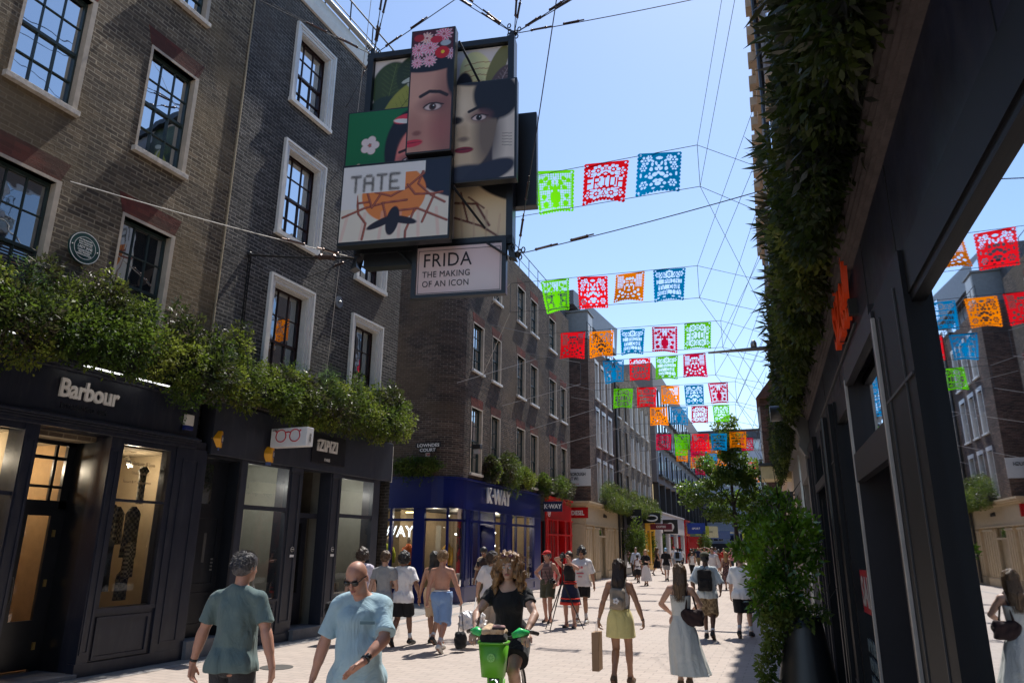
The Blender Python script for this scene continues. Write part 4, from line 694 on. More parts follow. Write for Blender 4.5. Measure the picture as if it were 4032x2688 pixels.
C3=empty('far_building',tuple(RO+t_*73-n_*1.2),RA,'far grey rendered building closing the right side','building'); MB().box(0,8,0,42,0,10).build('wall',GREYC,C3)
for k in range(9):
    for z in (4,7.2): MB().box(-.06,0,1+k*4.4,3+k*4.4,z,z+1.9).build('window',GL_DK,C3)
# arm lamps crossing
for y,z,lab in ((22,7.6,'flat arm street light with small camera dome on the right near the hedge'),(43,8.3,'flat arm street light farther down on the right')):
    p=RO+t_*y; e=empty('street_light',(p.x,p.y,z),RA,lab,'street light'); MB().prism([(0,-.03),(0,.06),(-2.1 if y<30 else -2.6,.0)],'y',-.12,.12).build('arm',pmat('grey_lamp_metal',(.12,.11,.1),.4,metal=.5),e); MB().lathe([(.09,.06),(.09,.2),(.05,.28)],10,(-.75,0,0)).build('camera_dome',STEEL,e,True)

# joints and fixings on the dark front
mb=MB()
for y in (3.78,4.28): mb.box(-.068,-.0605,y,y+.012,.1,3.1)
mb.box(-.068,-.0605,3.6,4.4,2.62,2.635).box(-.068,-.0605,3.6,4.4,.5,.515).box(-.068,-.0605,7.7,8.35,.6,.615).box(-.068,-.0605,7.7,8.35,2.7,2.715); mb.build('panel_joint',pmat('joint_grey',(.03,.03,.033),.5),C1)
mb=MB()
for y in (-1.5,.3,2.1,3.9,5.0,7.2,9.0): mb.box(-.004,.0,y,y+.008,3.24,3.84)
mb.build('fascia_joint',pmat('joint_dark',(.004,.004,.005),.5),C1)
MB().tube([(-.07,8.9,.1),(-.07,8.9,3.3)],.018,6).tube([(-.07,10.0,3.3),(-.07,5.2,3.34)],.012,6).build('conduit',BLACKM,C1)
# ================================================================ vegetation
LY=leaf_mat('yellow_green_leaves',(.27,.28,.05),(.10,.12,.02),(.06,.08,.014),.28,.6,.2)
LG=leaf_mat('fresh_green_leaves',(.045,.085,.015),(.02,.04,.01),(.11,.14,.028),.25,.55,.22)
LD=leaf_mat('dark_purple_leaves',(.045,.028,.03),(.075,.055,.035),(.03,.045,.018),.15,.42,.3)
LC_=leaf_mat('conifer_leaves',(.05,.12,.05),(.03,.07,.03),(.10,.18,.07),.25,.6,.2)
LO=leaf_mat('olive_leaves',(.07,.09,.025),(.025,.04,.015),(.11,.12,.025),.25,.55,.25)
LB=leaf_mat('glossy_bay_leaves',(.07,.16,.015),(.012,.035,.008),(.16,.30,.025),.35,.14)
LT=leaf_mat('plane_tree_leaves',(.06,.11,.02),(.03,.06,.015),(.11,.16,.03),.4,.4)
BARK=pmat('bark',(.045,.035,.028),.9,var=.4,scale=15,bump=.6); SOIL=pmat('planter_dark',(.012,.013,.014),.5)
def leaf_cloud(P,rng,size,N=None,asp=.5,jit=.3,droop=0.):
    "small folded leaves at points P; N outward directions"
    n=len(P); d=rng.normal(size=(n,3)); 
    if N is not None: d=d*.75+N
    d[:,2]-=droop; d/=np.linalg.norm(d,axis=1)[:,None]
    a=rng.normal(size=(n,3)); a-=d*(a*d).sum(1)[:,None]; a/=np.linalg.norm(a,axis=1)[:,None]
    L=(size*(1+jit*rng.normal(size=n)).clip(.4,2))[:,None]; nrm=np.cross(d,a)
    v=np.stack([P,P+d*L*.5+a*L*asp*.5+nrm*L*.06,P+d*L,P+d*L*.5-a*L*asp*.5+nrm*L*.06],1)
    return v.reshape(-1,3)
def leaves(name,P,rng,size,mat,parent=None,N=None,asp=.5,droop=0.):
    V=leaf_cloud(np.asarray(P),rng,size,N,asp,.3,droop); Q=np.arange(len(V)).reshape(-1,4); o=npmesh(name,V,Q,mat,parent)
    if name=='hanging_strands': o['kind']='stuff'
    return o
def blob_pts(rng,c,r,n,hollow=.55,lump=.35):
    "points in a lumpy ellipsoid shell with outward normals"
    d=rng.normal(size=(n,3)); d/=np.linalg.norm(d,axis=1)[:,None]
    k=np.sin(d@np.array([5.1,3.3,2.2])+c[0]*3)+np.sin(d@np.array([-3.7,6.1,4.4])+c[1]*5)+np.sin(d@np.array([2.9,-4.4,7.3])+c[1])
    rad=(hollow+(1-hollow)*rng.random(n)**.6)*(1+lump*k/3)
    return np.array(c)+d*rad[:,None]*np.array(r), d
LGs=leaf_mat('shaded_creeper_leaves',(.012,.022,.008),(.005,.009,.004),(.03,.038,.008),.15,.55,.2)  # right hedge's backlit shade put into darker leaf colours
LDs=leaf_mat('dark_strap_leaves',(.02,.022,.02),(.012,.012,.012),(.03,.04,.012),.1,.35,.3)  # strap leaves darkened the same way to carry the hedge's shade
SHADED=False
def hedge_row(root,rng,items,plane_x=0):
    by={}
    for (x,y,z,rx,ry,rz,n,key) in items:
        p,d=blob_pts(rng,(x,y,z),(rx,ry,rz),n); by.setdefault(key,[[],[]]); by[key][0].append(p); by[key][1].append(d)
    spec={'y':('trailing_foliage',.055,LY,.55,.4),'g':('trailing_foliage',.06,LG,.5,.5),'d':('dark_foliage',.085,LD,.32,0),'c':('conifer_foliage',.05,LC_,.2,-.3),'o':('olive_foliage',.05,LO,.45,.2)}
    for k,(P,D) in by.items():
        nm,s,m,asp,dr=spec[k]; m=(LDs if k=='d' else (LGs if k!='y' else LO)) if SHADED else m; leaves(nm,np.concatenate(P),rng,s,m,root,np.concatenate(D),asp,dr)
def strands(rng,items):
    "hanging strands: rows of leaf points"
    P=[]
    for x,y,z,L in items:
        n=int(L*70); t=np.linspace(0,1,n)
        P.append(np.stack([x+.05*np.sin(t*7+y*9)+rng.normal(size=n)*.025,y+.06*np.sin(t*5+x*20+y*5)+rng.normal(size=n)*.03,z-L*t],1))
    return np.concatenate(P)
def ledge_hedge(name,label,loc,rz,y0,y1,seed,side=1,top=(.75,1.25),dens=1.0,z0=4.35,hang=(.2,.75),out=.42,box=True,thin=1.):
    rng=np.random.default_rng(seed); rr=random.Random(seed); e=empty(name,loc,rz,label,'hedge')
    if box:
        mb=MB(); n=max(1,int((y1-y0)/1.2)); st=(y1-y0)/n
        for k in range(n): mb.box(side*.06,side*min(.45,out+.04),y0+k*st+.03,y0+(k+1)*st-.03,z0,z0+.28)
        mb.build('planter_box',SOIL,e)
    items=[]; S=[]
    y=y0
    while y<y1:
        h=rr.uniform(*top); k=rr.choice('yydddocg'); w=rr.uniform(.3,.5)
        items.append((side*out,y,z0+h*.28,.40*thin,w,h*.42,int(1500*dens),rr.choice('yggod')))
        items.append((side*out*.75,y+rr.uniform(-.2,.2),z0+h*.72,.27*thin,w*.75,h*.36,int(950*dens),k))
        if rr.random()<.6: items.append((side*out*.9,y+rr.uniform(-.2,.2),z0+h*.98,.14,.2,.26,int(170*dens),rr.choice('dcdy')))
        if rr.random()<.75 and not (side>0 and seed==3 and 6.3<y<8.2):
            items.append((side*out*1.15,y+rr.uniform(-.2,.2),z0-hang[0]*.6,.22*thin,.3,.3,int(600*dens),rr.choice('ygo')))
            for _ in range(4): S.append((side*(out+rr.uniform(-.12,.2)*thin),y+rr.uniform(-.35,.35),z0,rr.uniform(*hang)))
        y+=rr.uniform(.36,.6)
    hedge_row(e,rng,items); 
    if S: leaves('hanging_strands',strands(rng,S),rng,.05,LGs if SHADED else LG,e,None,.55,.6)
    return e
ledge_hedge('ledge_hedge','mixed trailing hedge above the shop with the white clothes brand name',(XL,0,0),0,2.4,9.2,3,1,(.85,1.25),1.15,4.36,(.2,.7),.46)
ledge_hedge('ledge_hedge','sunlit mixed hedge over the spectacles shop fascia',(XL,0,0),0,9.4,15.35,8,1,(.6,1.15),.95,4.44,(.1,.4),.34)
ie=empty('wall_plant',(-11,22.1,0),2.8,'shaded green shrub on the ledge below the dark street nameplate','plant'); rng=np.random.default_rng(4)
P,D=blob_pts(rng,(-1.35,-.98,4.35),(.95,.2,.3),3600); leaves('foliage',P,rng,.07,LG,ie,D); S=[( -2.0+.22*k,-1.05,4.2,.25+.35*((k*37)%5)/5) for k in range(7)]; leaves('hanging_strands',strands(rng,S),rng,.06,LG,ie,None,.55,.5)
for y,w,h,ks,lab in ((2.05,.3,.75,'dy','small shrub with dark tips on the blue shop ledge by the first window'),(4.0,.75,1.05,'dog','broad grey green shrub on the blue shop ledge above the white letters'),(6.0,.62,.75,'yy','round yellow green bush on the blue shop ledge'),(8.6,.5,.75,'gd','shrub with dark tips at the right end of the blue shop ledge'),(11.8,1.4,.85,'gd','long trailing shrub on the ledge of the red shop')):
    e=empty('ledge_shrub',(-11,22.1,0),2.8,lab,'shrub','shrubs along the corner building ledge'); rng=np.random.default_rng(int(y*10)); MB().box(.0,.3,y-w*.8,y+w*.8,4.04,4.24).build('planter_box',SOIL,e)
    its=[]
    for j,k in enumerate(ks): its.append((.22,y+(j-.5*(len(ks)-1))*w*.7,4.1+h*.5,.36,w*.75,h*.55,2600,k)); its.append((.2,y+(j-.5)*w*.5,4.1+h*.95,.16,w*.4,h*.25,500,ks[0]))
    hedge_row(e,rng,its)
    if 'g' in ks: leaves('hanging_strands',strands(rng,[(.33,y+rng.uniform(-w,w),4.2,rng.uniform(.2,.6)) for _ in range(12)]),rng,.06,LG,e,None,.5,.5)
for y0,y1,seed,lab in ((3.2,9.5,21,'olive toned hedge on the cream shop ledge'),(9.8,23.5,22,'long hedge over the black and yellow shops')):
    ledge_hedge('ledge_hedge',lab,(-11.4,37.8,0),3,y0,y1,seed,1,(1.0,1.4),.6,4.1,(.1,.3),.4)
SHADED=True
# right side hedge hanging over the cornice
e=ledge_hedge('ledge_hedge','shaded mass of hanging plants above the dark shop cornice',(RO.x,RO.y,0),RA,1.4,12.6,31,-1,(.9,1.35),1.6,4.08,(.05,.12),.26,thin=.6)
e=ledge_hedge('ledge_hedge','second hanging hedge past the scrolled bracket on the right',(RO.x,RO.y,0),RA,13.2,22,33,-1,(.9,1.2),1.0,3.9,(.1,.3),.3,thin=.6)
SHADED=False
# spiky plants sticking out of that hedge into the sky
rng=np.random.default_rng(5); P=[];N=[]
for k in range(46):
    y=rng.uniform(2,12); c=np.array([-.36-rng.random()*.12,y,rng.uniform(4.5,5.6)]); m=9
    P.append(np.repeat(c[None],m,0)); d=rng.normal(size=(m,3))*.5+np.array([-1,0,.1]); N.append(d*2)
sp=leaves('spiky_foliage',np.concatenate(P),rng,.2,LD,[o for o in COL.objects if o.name.startswith('ledge_hedge') and o.get('label','').startswith('shaded mass')][0],np.concatenate(N),.14)
# big planter with bay tree
pc=Vector((-.23,8.5,0))
pl=empty('planter',(pc.x,pc.y,0),RA,'tall round black planter with bay tree at the right wall','planter')
MB().lathe([(.30,0),(.325,.05),(.315,.3),(.28,.55),(.235,.8),(.195,1.05),(.18,1.16),(.17,1.16),(.16,1.1)],32).build('pot',BLACKM,pl,True)
MB().lathe([(.165,1.05),(.001,1.12)],20).build('soil',pmat('soil',(.03,.02,.015),.95),pl)
bt=empty('bay_tree',(pc.x-.13,pc.y,1.02),RA,'bushy bay tree with glossy green leaves in the black planter','tree'); rng=np.random.default_rng(77)
mb=MB(); mb.tube([(0,0,0),(.03,.0,.5),(-.02,.02,1.0),(.0,0,1.7)],[.035,.03,.024,.01],7)
for k in range(16):
    a=k*2.4; z=.45+.08*k; mb.tube([(0,0,z),(.18*math.cos(a),.18*math.sin(a),z+.2),(.38*math.cos(a),.38*math.sin(a),z+.42)],[.014,.009,.003],5)
mb.build('trunk',BARK,bt,True)
P=[];D=[]
for c,r,n in (((-.12,0,1.0),(.42,.42,.42),800),((.12,.05,.75),(.36,.4,.36),620),((-.3,-.05,1.25),(.3,.3,.24),500),((.05,.1,1.45),(.34,.34,.25),600),((-.38,.0,.62),(.24,.3,.22),500),((-.05,0,.45),(.34,.34,.3),800),((-.62,0,1.0),(.24,.2,.10),300),((-.5,.0,1.35),(.2,.2,.08),160),((-.42,0,.28),(.16,.2,.16),240),((.3,.1,1.15),(.3,.3,.35),600),((-.1,0,1.72),(.16,.16,.1),160),((.42,.0,.95),(.14,.2,.5),240)):
    p,d=blob_pts(rng,c,r,n,.35,.45); P.append(p); D.append(d)
leaves('crown',np.concatenate(P),rng,.10,LB,bt,np.concatenate(D),.38); bt.scale=(.66,.66,.80)
iv=empty('ivy',(pc.x,pc.y,0),RA,'ivy spilling over the left rim of the black planter down to the paving','plant'); P=[];D=[]
for c,r,n in (((-.15,-.02,1.2),(.2,.22,.13),800),((-.30,-.05,.98),(.12,.18,.28),1000),((-.40,-.08,.6),(.09,.14,.28),600),((-.42,-.1,.3),(.06,.1,.2),220),((.14,.0,1.18),(.14,.2,.10),300),((-.62,-.2,.10),(.07,.07,.12),50),((-.1,-.1,1.12),(.24,.2,.1),500)):
    p,d=blob_pts(rng,c,r,n,.3,.3); P.append(p); D.append(d)
leaves('foliage',np.concatenate(P),rng,.045,LG,iv,np.concatenate(D),.6,.3)
tl=MB(); [tl.tube([(.1,0,.0+1.1),(.2+.1*k,.0,1.5),(.25+.06*k,.02,2.2+.15*k)],.004,4) for k in range(3)]; tl.build('tendrils',BARK,iv)
# street tree in the distance
def street_tree(loc,label,h,crown,seed,leafn,ls):
    e=empty('street_tree',loc,0,label,'tree'); rng=np.random.default_rng(seed); mb=MB(); mb.tube([(0,0,0),(.05,0,h*.3),(-.05,.05,h*.6),(0,0,h*.92)],[.16,.12,.08,.02],9)
    for c,r,n in crown: mb.tube([(0,0,max(1.5,c[2]-r[2]*1.2)),(c[0]*.5,c[1]*.5,c[2]-.4),tuple(c)],[.06,.04,.012],5)
    mb.build('trunk',BARK,e,True); P=[];D=[]
    for c,r,n in crown:
        sub=rng.normal(size=(9,3))*np.array(r)*.5+np.array(c)
        for s in sub: p,d=blob_pts(rng,tuple(s),tuple(np.array(r)*.42),int(n*leafn/9),.3,.5); P.append(p); D.append(d)
    leaves('crown',np.concatenate(P),rng,ls,LT,e,np.concatenate(D),.7)
street_tree((-4.55,46,0),'slim leafy street tree rising behind the coloured banners',10,[((.1,0,8.2),(1.1,1.0,.9),1500),((-.2,0,7.0),(1.3,1.2,1.2),2600),((-1.0,0,5.4),(1.5,1.3,1.0),2600),((.8,.1,5.6),(1.3,1.3,1.2),2200),((0,0,4.2),(1.6,1.4,.8),2400)],9,1.5,.15)
for x,y,s,l in ((-15.4,60.5,1,'small potted shrub before the green shop front'),(-12.9,47.6,1.1,'dark potted bay tree beside the cream shop pilasters'),(-14.2,85,1.1,'far potted shrub on the left pavement')):
    e=empty('potted_shrub',(x+1.9 if y<60 else x+2.4,y,0),0,l,'plant'); MB().lathe([(.3,0),(.38,.6),(.36,.62)],14).build('pot',SOIL,e,True); rng=np.random.default_rng(int(y)); 
    MB().tube([(0,0,.5),(0,0,1.5*s)],.04).build('trunk',BARK,e); p,d=blob_pts(rng,(0,0,1.9*s),(.65*s,.65*s,1.1*s),2600,.3,.5); leaves('crown',p,rng,.13,LG if y>50 else LG,e,d,.5)
# ================================================================ hanging exhibition sign
def art_mat(name,rough=.35):
    t=NT(name); a=t.add('VertexColor',layer_name='print'); 
    return t.surf(t.add('BsdfPrincipled',{'Base Color':a.outputs[0],'Roughness':rough,'Specular IOR Level':.4}).outputs[0])
ARTM=art_mat('printed_artwork')
class Art:
    def __init__(s,u0,u1,z0,z1,bg,res=.014):
        s.n=max(2,int((u1-u0)/res)); s.m=max(2,int((z1-z0)/res)); s.u=np.linspace(u0,u1,s.n)[:,None]; s.z=np.linspace(z0,z1,s.m)[None,:]; s.b=(u0,u1,z0,z1)
        s.c=np.ones((s.n,s.m,3))*np.array(lin(*bg)); s.rng=np.random.default_rng(int(u0*100)%97)
    def _ap(s,m,col,al=1): m=(m.clip(0,1)*al)[...,None]; s.c=s.c*(1-m)+np.array(lin(*col))*m; return s
    def ell(s,cu,cz,ru,rz,col,rot=0,soft=.15,al=1):
        a=math.radians(rot); du=s.u-cu; dz=s.z-cz; x=(du*math.cos(a)+dz*math.sin(a))/ru; y=(-du*math.sin(a)+dz*math.cos(a))/rz
        return s._ap((1-np.sqrt(x*x+y*y))/soft+.5,col,al)
    def rect(s,a,b,c,d,col,al=1): return s._ap(((s.u>a)&(s.u<b)&(s.z>c)&(s.z<d)).astype(float),col,al)
    def line(s,pts,w,col,al=1):
        D=np.full((s.n,s.m),9.)
        for (a,b),(c,d) in zip(pts[:-1],pts[1:]):
            L=(c-a)**2+(d-b)**2+1e-9; t=(((s.u-a)*(c-a)+(s.z-b)*(d-b))/L).clip(0,1); D=np.minimum(D,np.sqrt((s.u-a-t*(c-a))**2+(s.z-b-t*(d-b))**2))
        return s._ap((w-D)/(w*.5)+.5,col,al)
    def leaf(s,cu,cz,L,W,rot,col,vein=None):
        s.ell(cu,cz,L,W,col,rot,.08)
        if vein:
            a=math.radians(rot); e=(math.cos(a)*L*.9,math.sin(a)*L*.9); s.line([(cu-e[0],cz-e[1]),(cu+e[0],cz+e[1])],.008,vein)
            for k in range(-4,5):
                p=(cu+e[0]*k/5,cz+e[1]*k/5)
                for sg in (-1,1): b=a+sg*1.0; s.line([p,(p[0]+math.cos(b)*W*.8*(1-abs(k)/7),p[1]+math.sin(b)*W*.8*(1-abs(k)/7))],.005,vein,.7)
        return s
    def flower(s,cu,cz,r,col,mid,n=12,edge=(240,200,210)):
        for k in range(n): a=360*k/n; s.ell(cu+math.cos(R(a))*r*.58,cz+math.sin(R(a))*r*.58,r*.46,r*.15,edge,a,.3); s.ell(cu+math.cos(R(a))*r*.58,cz+math.sin(R(a))*r*.58,r*.38,r*.09,col,a,.3)
        return s.ell(cu,cz,r*.2,r*.2,mid)
    def mesh(s,name,parent,d):
        U,Z=np.broadcast_arrays(s.u,s.z); V=np.stack([U,np.full(U.shape,-d),Z],-1).reshape(-1,3); i=np.arange(s.n*s.m).reshape(s.n,s.m)
        Q=np.stack([i[:-1,:-1],i[1:,:-1],i[1:,1:],i[:-1,1:]],-1).reshape(-1,4); o=npmesh(name,V,Q,ARTM,parent)
        ca=o.data.color_attributes.new('print','FLOAT_COLOR','POINT'); ca.data.foreach_set('color',np.concatenate([(s.c.reshape(-1,3)*1.5).clip(0,.88),np.ones((s.n*s.m,1))],1).astype(np.float32).ravel()); return o
SG=empty('exhibition_sign',(-4,10.8,0),11.4,'large black framed stack of portrait panels hung on cables across the street','sign')
# local x = right, local -y = toward the camera
FRM=pmat('black_sign_frame',(.014,.016,.02),.35,var=.1)
mb=MB(); mb.box(-3.5,-.5,0,.30,6.98,7.14).box(-3.5,-3.38,0,.3,7.14,11.3).box(-.62,-.5,0,.3,6.98,11.36).box(-3.38,-.62,0,.3,11.22,11.34).box(-3.3,-.7,.04,.26,6.72,6.98)
mb.box(-3.38,-.62,.10,.2,7.14,11.22)
FR=mb.build('main_frame',FRM,SG)
a=Art(-3.37,-.63,7.15,11.2,(196,186,180),.016)
a.leaf(-3.0,10.6,.55,.42,80,(52,66,34),(84,98,50)).leaf(-2.5,10.75,.5,.4,100,(40,52,30),(70,84,44)).leaf(-3.2,9.9,.5,.35,60,(36,52,42)).leaf(-2.75,10.1,.62,.3,55,(140,142,60),(90,100,40)).leaf(-3.1,9.5,.5,.3,20,(60,74,40),(110,120,60))
a.leaf(-2.6,10.7,.2,.05,20,(170,175,165)).leaf(-2.5,10.5,.2,.06,150,(160,160,150))
a.ell(-1.25,10.55,.34,.6,(222,196,140),10,.05); [a.line([(-1.5,10.15+k*.14),(-1.2,10.2+k*.14),(-.98,10.12+k*.15)],.008,(150,110,70)) for k in range(6)]
a.leaf(-.85,10.75,.5,.16,70,(110,106,60)).leaf(-.8,10.35,.45,.19,65,(84,66,66),(150,130,130)); a.ell(-1.5,10.2,.2,.5,(24,26,36),0,.1)
a.rect(-1.6,-.6,7,8.2,(206,182,150)); a.ell(-.7,8.3,.7,.35,(28,30,32),-30,.1); a.line([(-1.6,7.9),(-1.2,7.85),(-.95,7.4)],.022,(96,48,38)).line([(-1.5,8.1),(-1.35,7.5)],.018,(96,48,38)).line([(-1.6,7.6),(-1.1,7.4),(-.75,7.15)],.02,(96,48,38)).line([(-1.35,8.0),(-1.05,7.75)],.015,(96,48,38))
for k in range(4): a.line([(-1.5+k*.25,7.9-k*.1),(-1.45+k*.22,7.2)],.02,(176,152,124),.5)
a.mesh('print',SG,-.095).location=(0,0,0)
def skin(a,c,r,base,shade,light):
    a.ell(c[0],c[1],r[0],r[1],base,0,.06); a.ell(c[0]-r[0]*.2,c[1]+r[1]*.35,r[0]*.5,r[1]*.35,light,0,1.2,.6); a.ell(c[0]+r[0]*.75,c[1]-r[1]*.2,r[0]*.4,r[1]*.8,shade,0,.9,.75)
def eye(a,u,z,r,iris=(60,36,30)):
    a.ell(u,z+.3*r,r*1.5,r*.9,(110,70,70),0,1.0,.7); a.ell(u,z,r*1.05,r*.5,(40,28,32),0,.2); a.ell(u,z-.02*r,r*.9,r*.4,(182,164,162),0,.3); a.ell(u,z,r*.4,r*.42,iris,0,.2); a.ell(u,z,r*.18,r*.2,(10,8,8),0,.2); a.ell(u+r*.1,z+r*.15,r*.07,r*.07,(240,240,240),0,.3)
    a.line([(u-r,z),(u-r*.4,z+r*.45),(u+r*.4,z+r*.45),(u+r*1.2,z+r*.2)],r*.07,(24,16,20))
def box_panel(name,u0,u1,z0,z1,d0,d1,art,edge=.03):
    p=MB().box(u0,u1,-d0,-d1,z0,z1).build(name,FRM,SG,bevel=.008); mb=MB(); 
    for uu in (u0+.06,u1-.06): mb.box(uu-.006,uu+.006,-d0-.012,-d0-.001,z0+.06,z0+.072)
    if art is not None: art.mesh('print',p,d0+.004)
    return p
# tall portrait panel
a=Art(-2.33,-1.53,8.6,11.17,(150,112,104),.011)
skin(a,(-2.1,9.4),(.72,1.35),(166,122,108),(112,72,68),(188,146,130))
a.ell(-2.0,10.55,.75,.30,(20,22,32),0,.1); a.ell(-1.5,10.2,.14,.5,(22,22,30),0,.3)
a.rect(-2.34,-1.5,10.55,11.2,(70,24,34))
for u,z,r,c in ((-2.2,10.75,.16,(206,90,130)),(-1.98,10.78,.17,(206,100,136)),(-2.22,10.48,.12,(206,100,136)),(-1.98,10.5,.14,(210,110,140)),(-1.72,11.05,.17,(190,70,110)),(-2.05,11.0,.13,(214,140,120)),(-1.56,10.6,.12,(150,90,130))): a.flower(u,z,r,c,(150,70,80))
a.ell(-1.74,10.65,.14,.13,(176,22,34),0,.12); a.ell(-1.73,10.66,.035,.035,(230,180,40)); a.ell(-2.2,11.02,.1,.08,(150,30,40)); a.ell(-1.86,10.95,.12,.08,(170,30,50)); a.ell(-1.68,10.85,.1,.06,(150,160,170))
eye(a,-1.88,9.5,.17); a.line([(-2.12,9.74),(-1.95,9.83),(-1.75,9.80),(-1.62,9.72)],.035,(36,26,28)); 
a.ell(-2.2,9.1,.14,.36,(146,100,92),8,.9,.5); a.ell(-2.16,8.98,.08,.05,(104,60,56),0,.8,.8); a.ell(-2.24,8.78,.2,.075,(176,44,62),6,.2); a.line([(-2.34,8.79),(-2.06,8.8)],.007,(90,20,36)); a.ell(-1.75,9.0,.25,.3,(150,84,84),0,1.2,.45)
box_panel('portrait_panel',-2.36,-1.5,8.57,11.2,.62,.42,a)
# right portrait
a=Art(-1.5,-.4,8.07,10.06,(176,166,158),.012); a.rect(-1.6,-.5,8,10.1,(34,32,40)); a.ell(-.5,8.6,.3,.85,(186,178,170),0,.1)
skin(a,(-1.35,9.2),(.62,.98),(176,156,130),(60,50,52),(206,192,172)); a.ell(-.75,9.75,.42,.5,(24,24,32),20,.15); a.ell(-1.1,10.25,.6,.25,(28,26,34),0,.2); eye(a,-1.06,9.32,.14,(20,16,18)); a.line([(-1.25,9.46),(-1.05,9.55),(-.85,9.55)],.03,(26,22,26)); a.ell(-1.5,9.3,.14,.08,(40,32,34),0,.5)
a.ell(-1.36,9.05,.10,.2,(150,128,104),0,.9,.6); a.ell(-1.34,8.9,.10,.05,(90,72,64),0,.9,.8); a.ell(-1.33,8.68,.18,.065,(116,24,40),0,.2); a.line([(-1.5,8.69),(-1.18,8.7)],.007,(40,10,18)); a.ell(-1.25,8.22,.5,.16,(40,42,56),0,.4); a.ell(-.85,8.2,.5,.2,(34,36,52),20,.2)
for k in range(5): a.line([(-.62,8.95-k*.06),(-.45,8.93-k*.06)],.006,(60,56,54),.8)
box_panel('portrait_panel',-1.5,-.36,8.03,10.09,.40,.22,a)
a=Art(-3.66,-2.3,8.45,9.78,(16,98,58),.012); a.ell(-2.35,8.9,.55,.85,(22,22,34),0,.06); skin(a,(-2.2,8.6),(.48,.8),(206,112,104),(150,50,50),(228,150,140)); a.ell(-2.5,9.55,.25,.1,(200,50,70),10,.15); a.ell(-2.55,9.5,.2,.05,(220,200,200),-8,.2); eye(a,-2.42,8.66,.12); a.line([(-2.6,8.84),(-2.42,8.9),(-2.28,8.88)],.028,(40,22,26)); a.ell(-2.82,8.5,.06,.12,(200,100,80))
for k in range(5): a.ell(-3.2+.11*math.cos(k*1.257),9.05+.12*math.sin(k*1.257),.08,.08,(232,190,190))
a.ell(-3.2,9.05,.03,.03,(170,90,90)); a.ell(-3.4,8.62,.05,.06,(230,170,150)); a.line([(-3.5,8.5),(-3.3,8.58),(-3.1,8.55)],.03,(150,170,140))
box_panel('portrait_panel',-3.69,-2.27,7.4,9.81,.28,.1,a)
# gallery panel, lower left
a=Art(-3.54,-1.53,6.97,8.45,(214,196,184),.011); a.rect(-1.98,-1.5,7.9,8.5,(28,34,52)); a.ell(-1.5,7.95,.62,.25,(28,34,52),-18,.1); a.ell(-2.55,7.85,.6,.55,(226,120,60),0,.03)
for k in range(6): a.line([(-3.4+k*.33,7.5),(-3.5+k*.36,7.0)],.03,(184,160,150),.45)
TW=(104,50,40)
for p in ([(-2.0,8.3),(-2.1,8.0),(-1.85,7.75),(-1.6,7.6)],[(-2.0,8.2),(-2.3,7.95),(-2.6,7.8),(-2.9,7.9)],[(-3.25,7.85),(-3.2,7.5),(-3.05,7.3),(-3.1,7.0)],[(-3.5,7.45),(-3.1,7.6),(-2.7,7.68),(-2.3,7.7)],[(-2.75,7.68),(-2.62,7.2)],[(-2.55,7.5),(-2.1,7.52),(-1.55,7.25)],[(-2.15,7.5),(-2.3,7.1),(-2.3,6.98)],[(-2.3,8.0),(-2.15,7.8),(-1.8,7.78),(-1.65,7.8)],[(-1.8,7.75),(-2.0,7.25)],[(-3.4,7.7),(-3.0,7.72)],[(-3.05,7.9),(-2.95,7.6),(-2.8,7.85)]):
    a.line(p,.022,TW); a.line([(x+.004,z+.006) for x,z in p],.008,(160,90,70))
a.ell(-2.55,7.32,.12,.28,(30,28,40),-10,.1); a.ell(-2.75,7.3,.3,.07,(30,28,40),22,.15); a.ell(-2.36,7.32,.27,.07,(30,28,40),-14,.15)
a.rect(-3.55,-1.98,8.25,8.5,(226,216,214)).rect(-3.55,-2.35,7.9,8.5,(226,216,214)).rect(-3.55,-3.25,7.6,8.0,(226,216,214))
P4=box_panel('gallery_panel',-3.57,-1.5,6.9,8.5,.56,.36,a)
# halftone lettering
F57={'A':'01110100011000111111100011000110001','D':'11110100011000110001100011000111110','E':'11111100001000011110100001000011111','F':'11111100001000011110100001000010000','I':'01110001000010000100001000010001110','L':'10000100001000010000100001000011111','M':'10001110111010110001100011000110001','N':'10001110011010110011100011000110001','O':'01110100011000110001100011000101110','P':'11110100011000111110100001000010000','R':'11110100011000111110101001001010001','T':'11111001000010000100001000010000100','W':'10001100011000110101101011101110001','Y':'10001100010101000100001000010000100',' ':'0'*35}
def bits(s,gap=1):
    rows=[[] for _ in range(7)]
    for ch in s:
        b=F57[ch]
        for r in range(7): rows[r]+=[int(c) for c in b[r*5:r*5+5]]+[0]*gap
    return np.array(rows)[:, :-gap if gap else None]
B=bits('TATE').astype(float); B=np.repeat(np.repeat(B,2,0),2,1); B=np.pad(B,2); Bb=sum(np.roll(np.roll(B,i,0),j,1) for i in (-1,0,1) for j in (-1,0,1))/9; mb=MB()
for i in range(B.shape[0]):
    for j in range(B.shape[1]):
        v=Bb[i,j]*.6+B[i,j]*.4
        if v>.1:
            r=.0115*min(1,math.sqrt(v))*1.05; cu=-3.42+j*.0205; cz=8.30-i*.0245
            mb.add([(cu+r*math.cos(k*1.047),-.568,cz+r*math.sin(k*1.047)) for k in range(6)],[tuple(range(6))])
mb.build('halftone_lettering',pmat('ink_black',(.02,.02,.022),.5),P4)
MB().box(-.58,-.12,.35,.55,7.86,9.83).build('rear_panel',FRM,SG,bevel=.01)
MB().box(-3.2,-1.2,.35,.6,7.5,10.6).build('rear_panel',FRM,SG,bevel=.01)
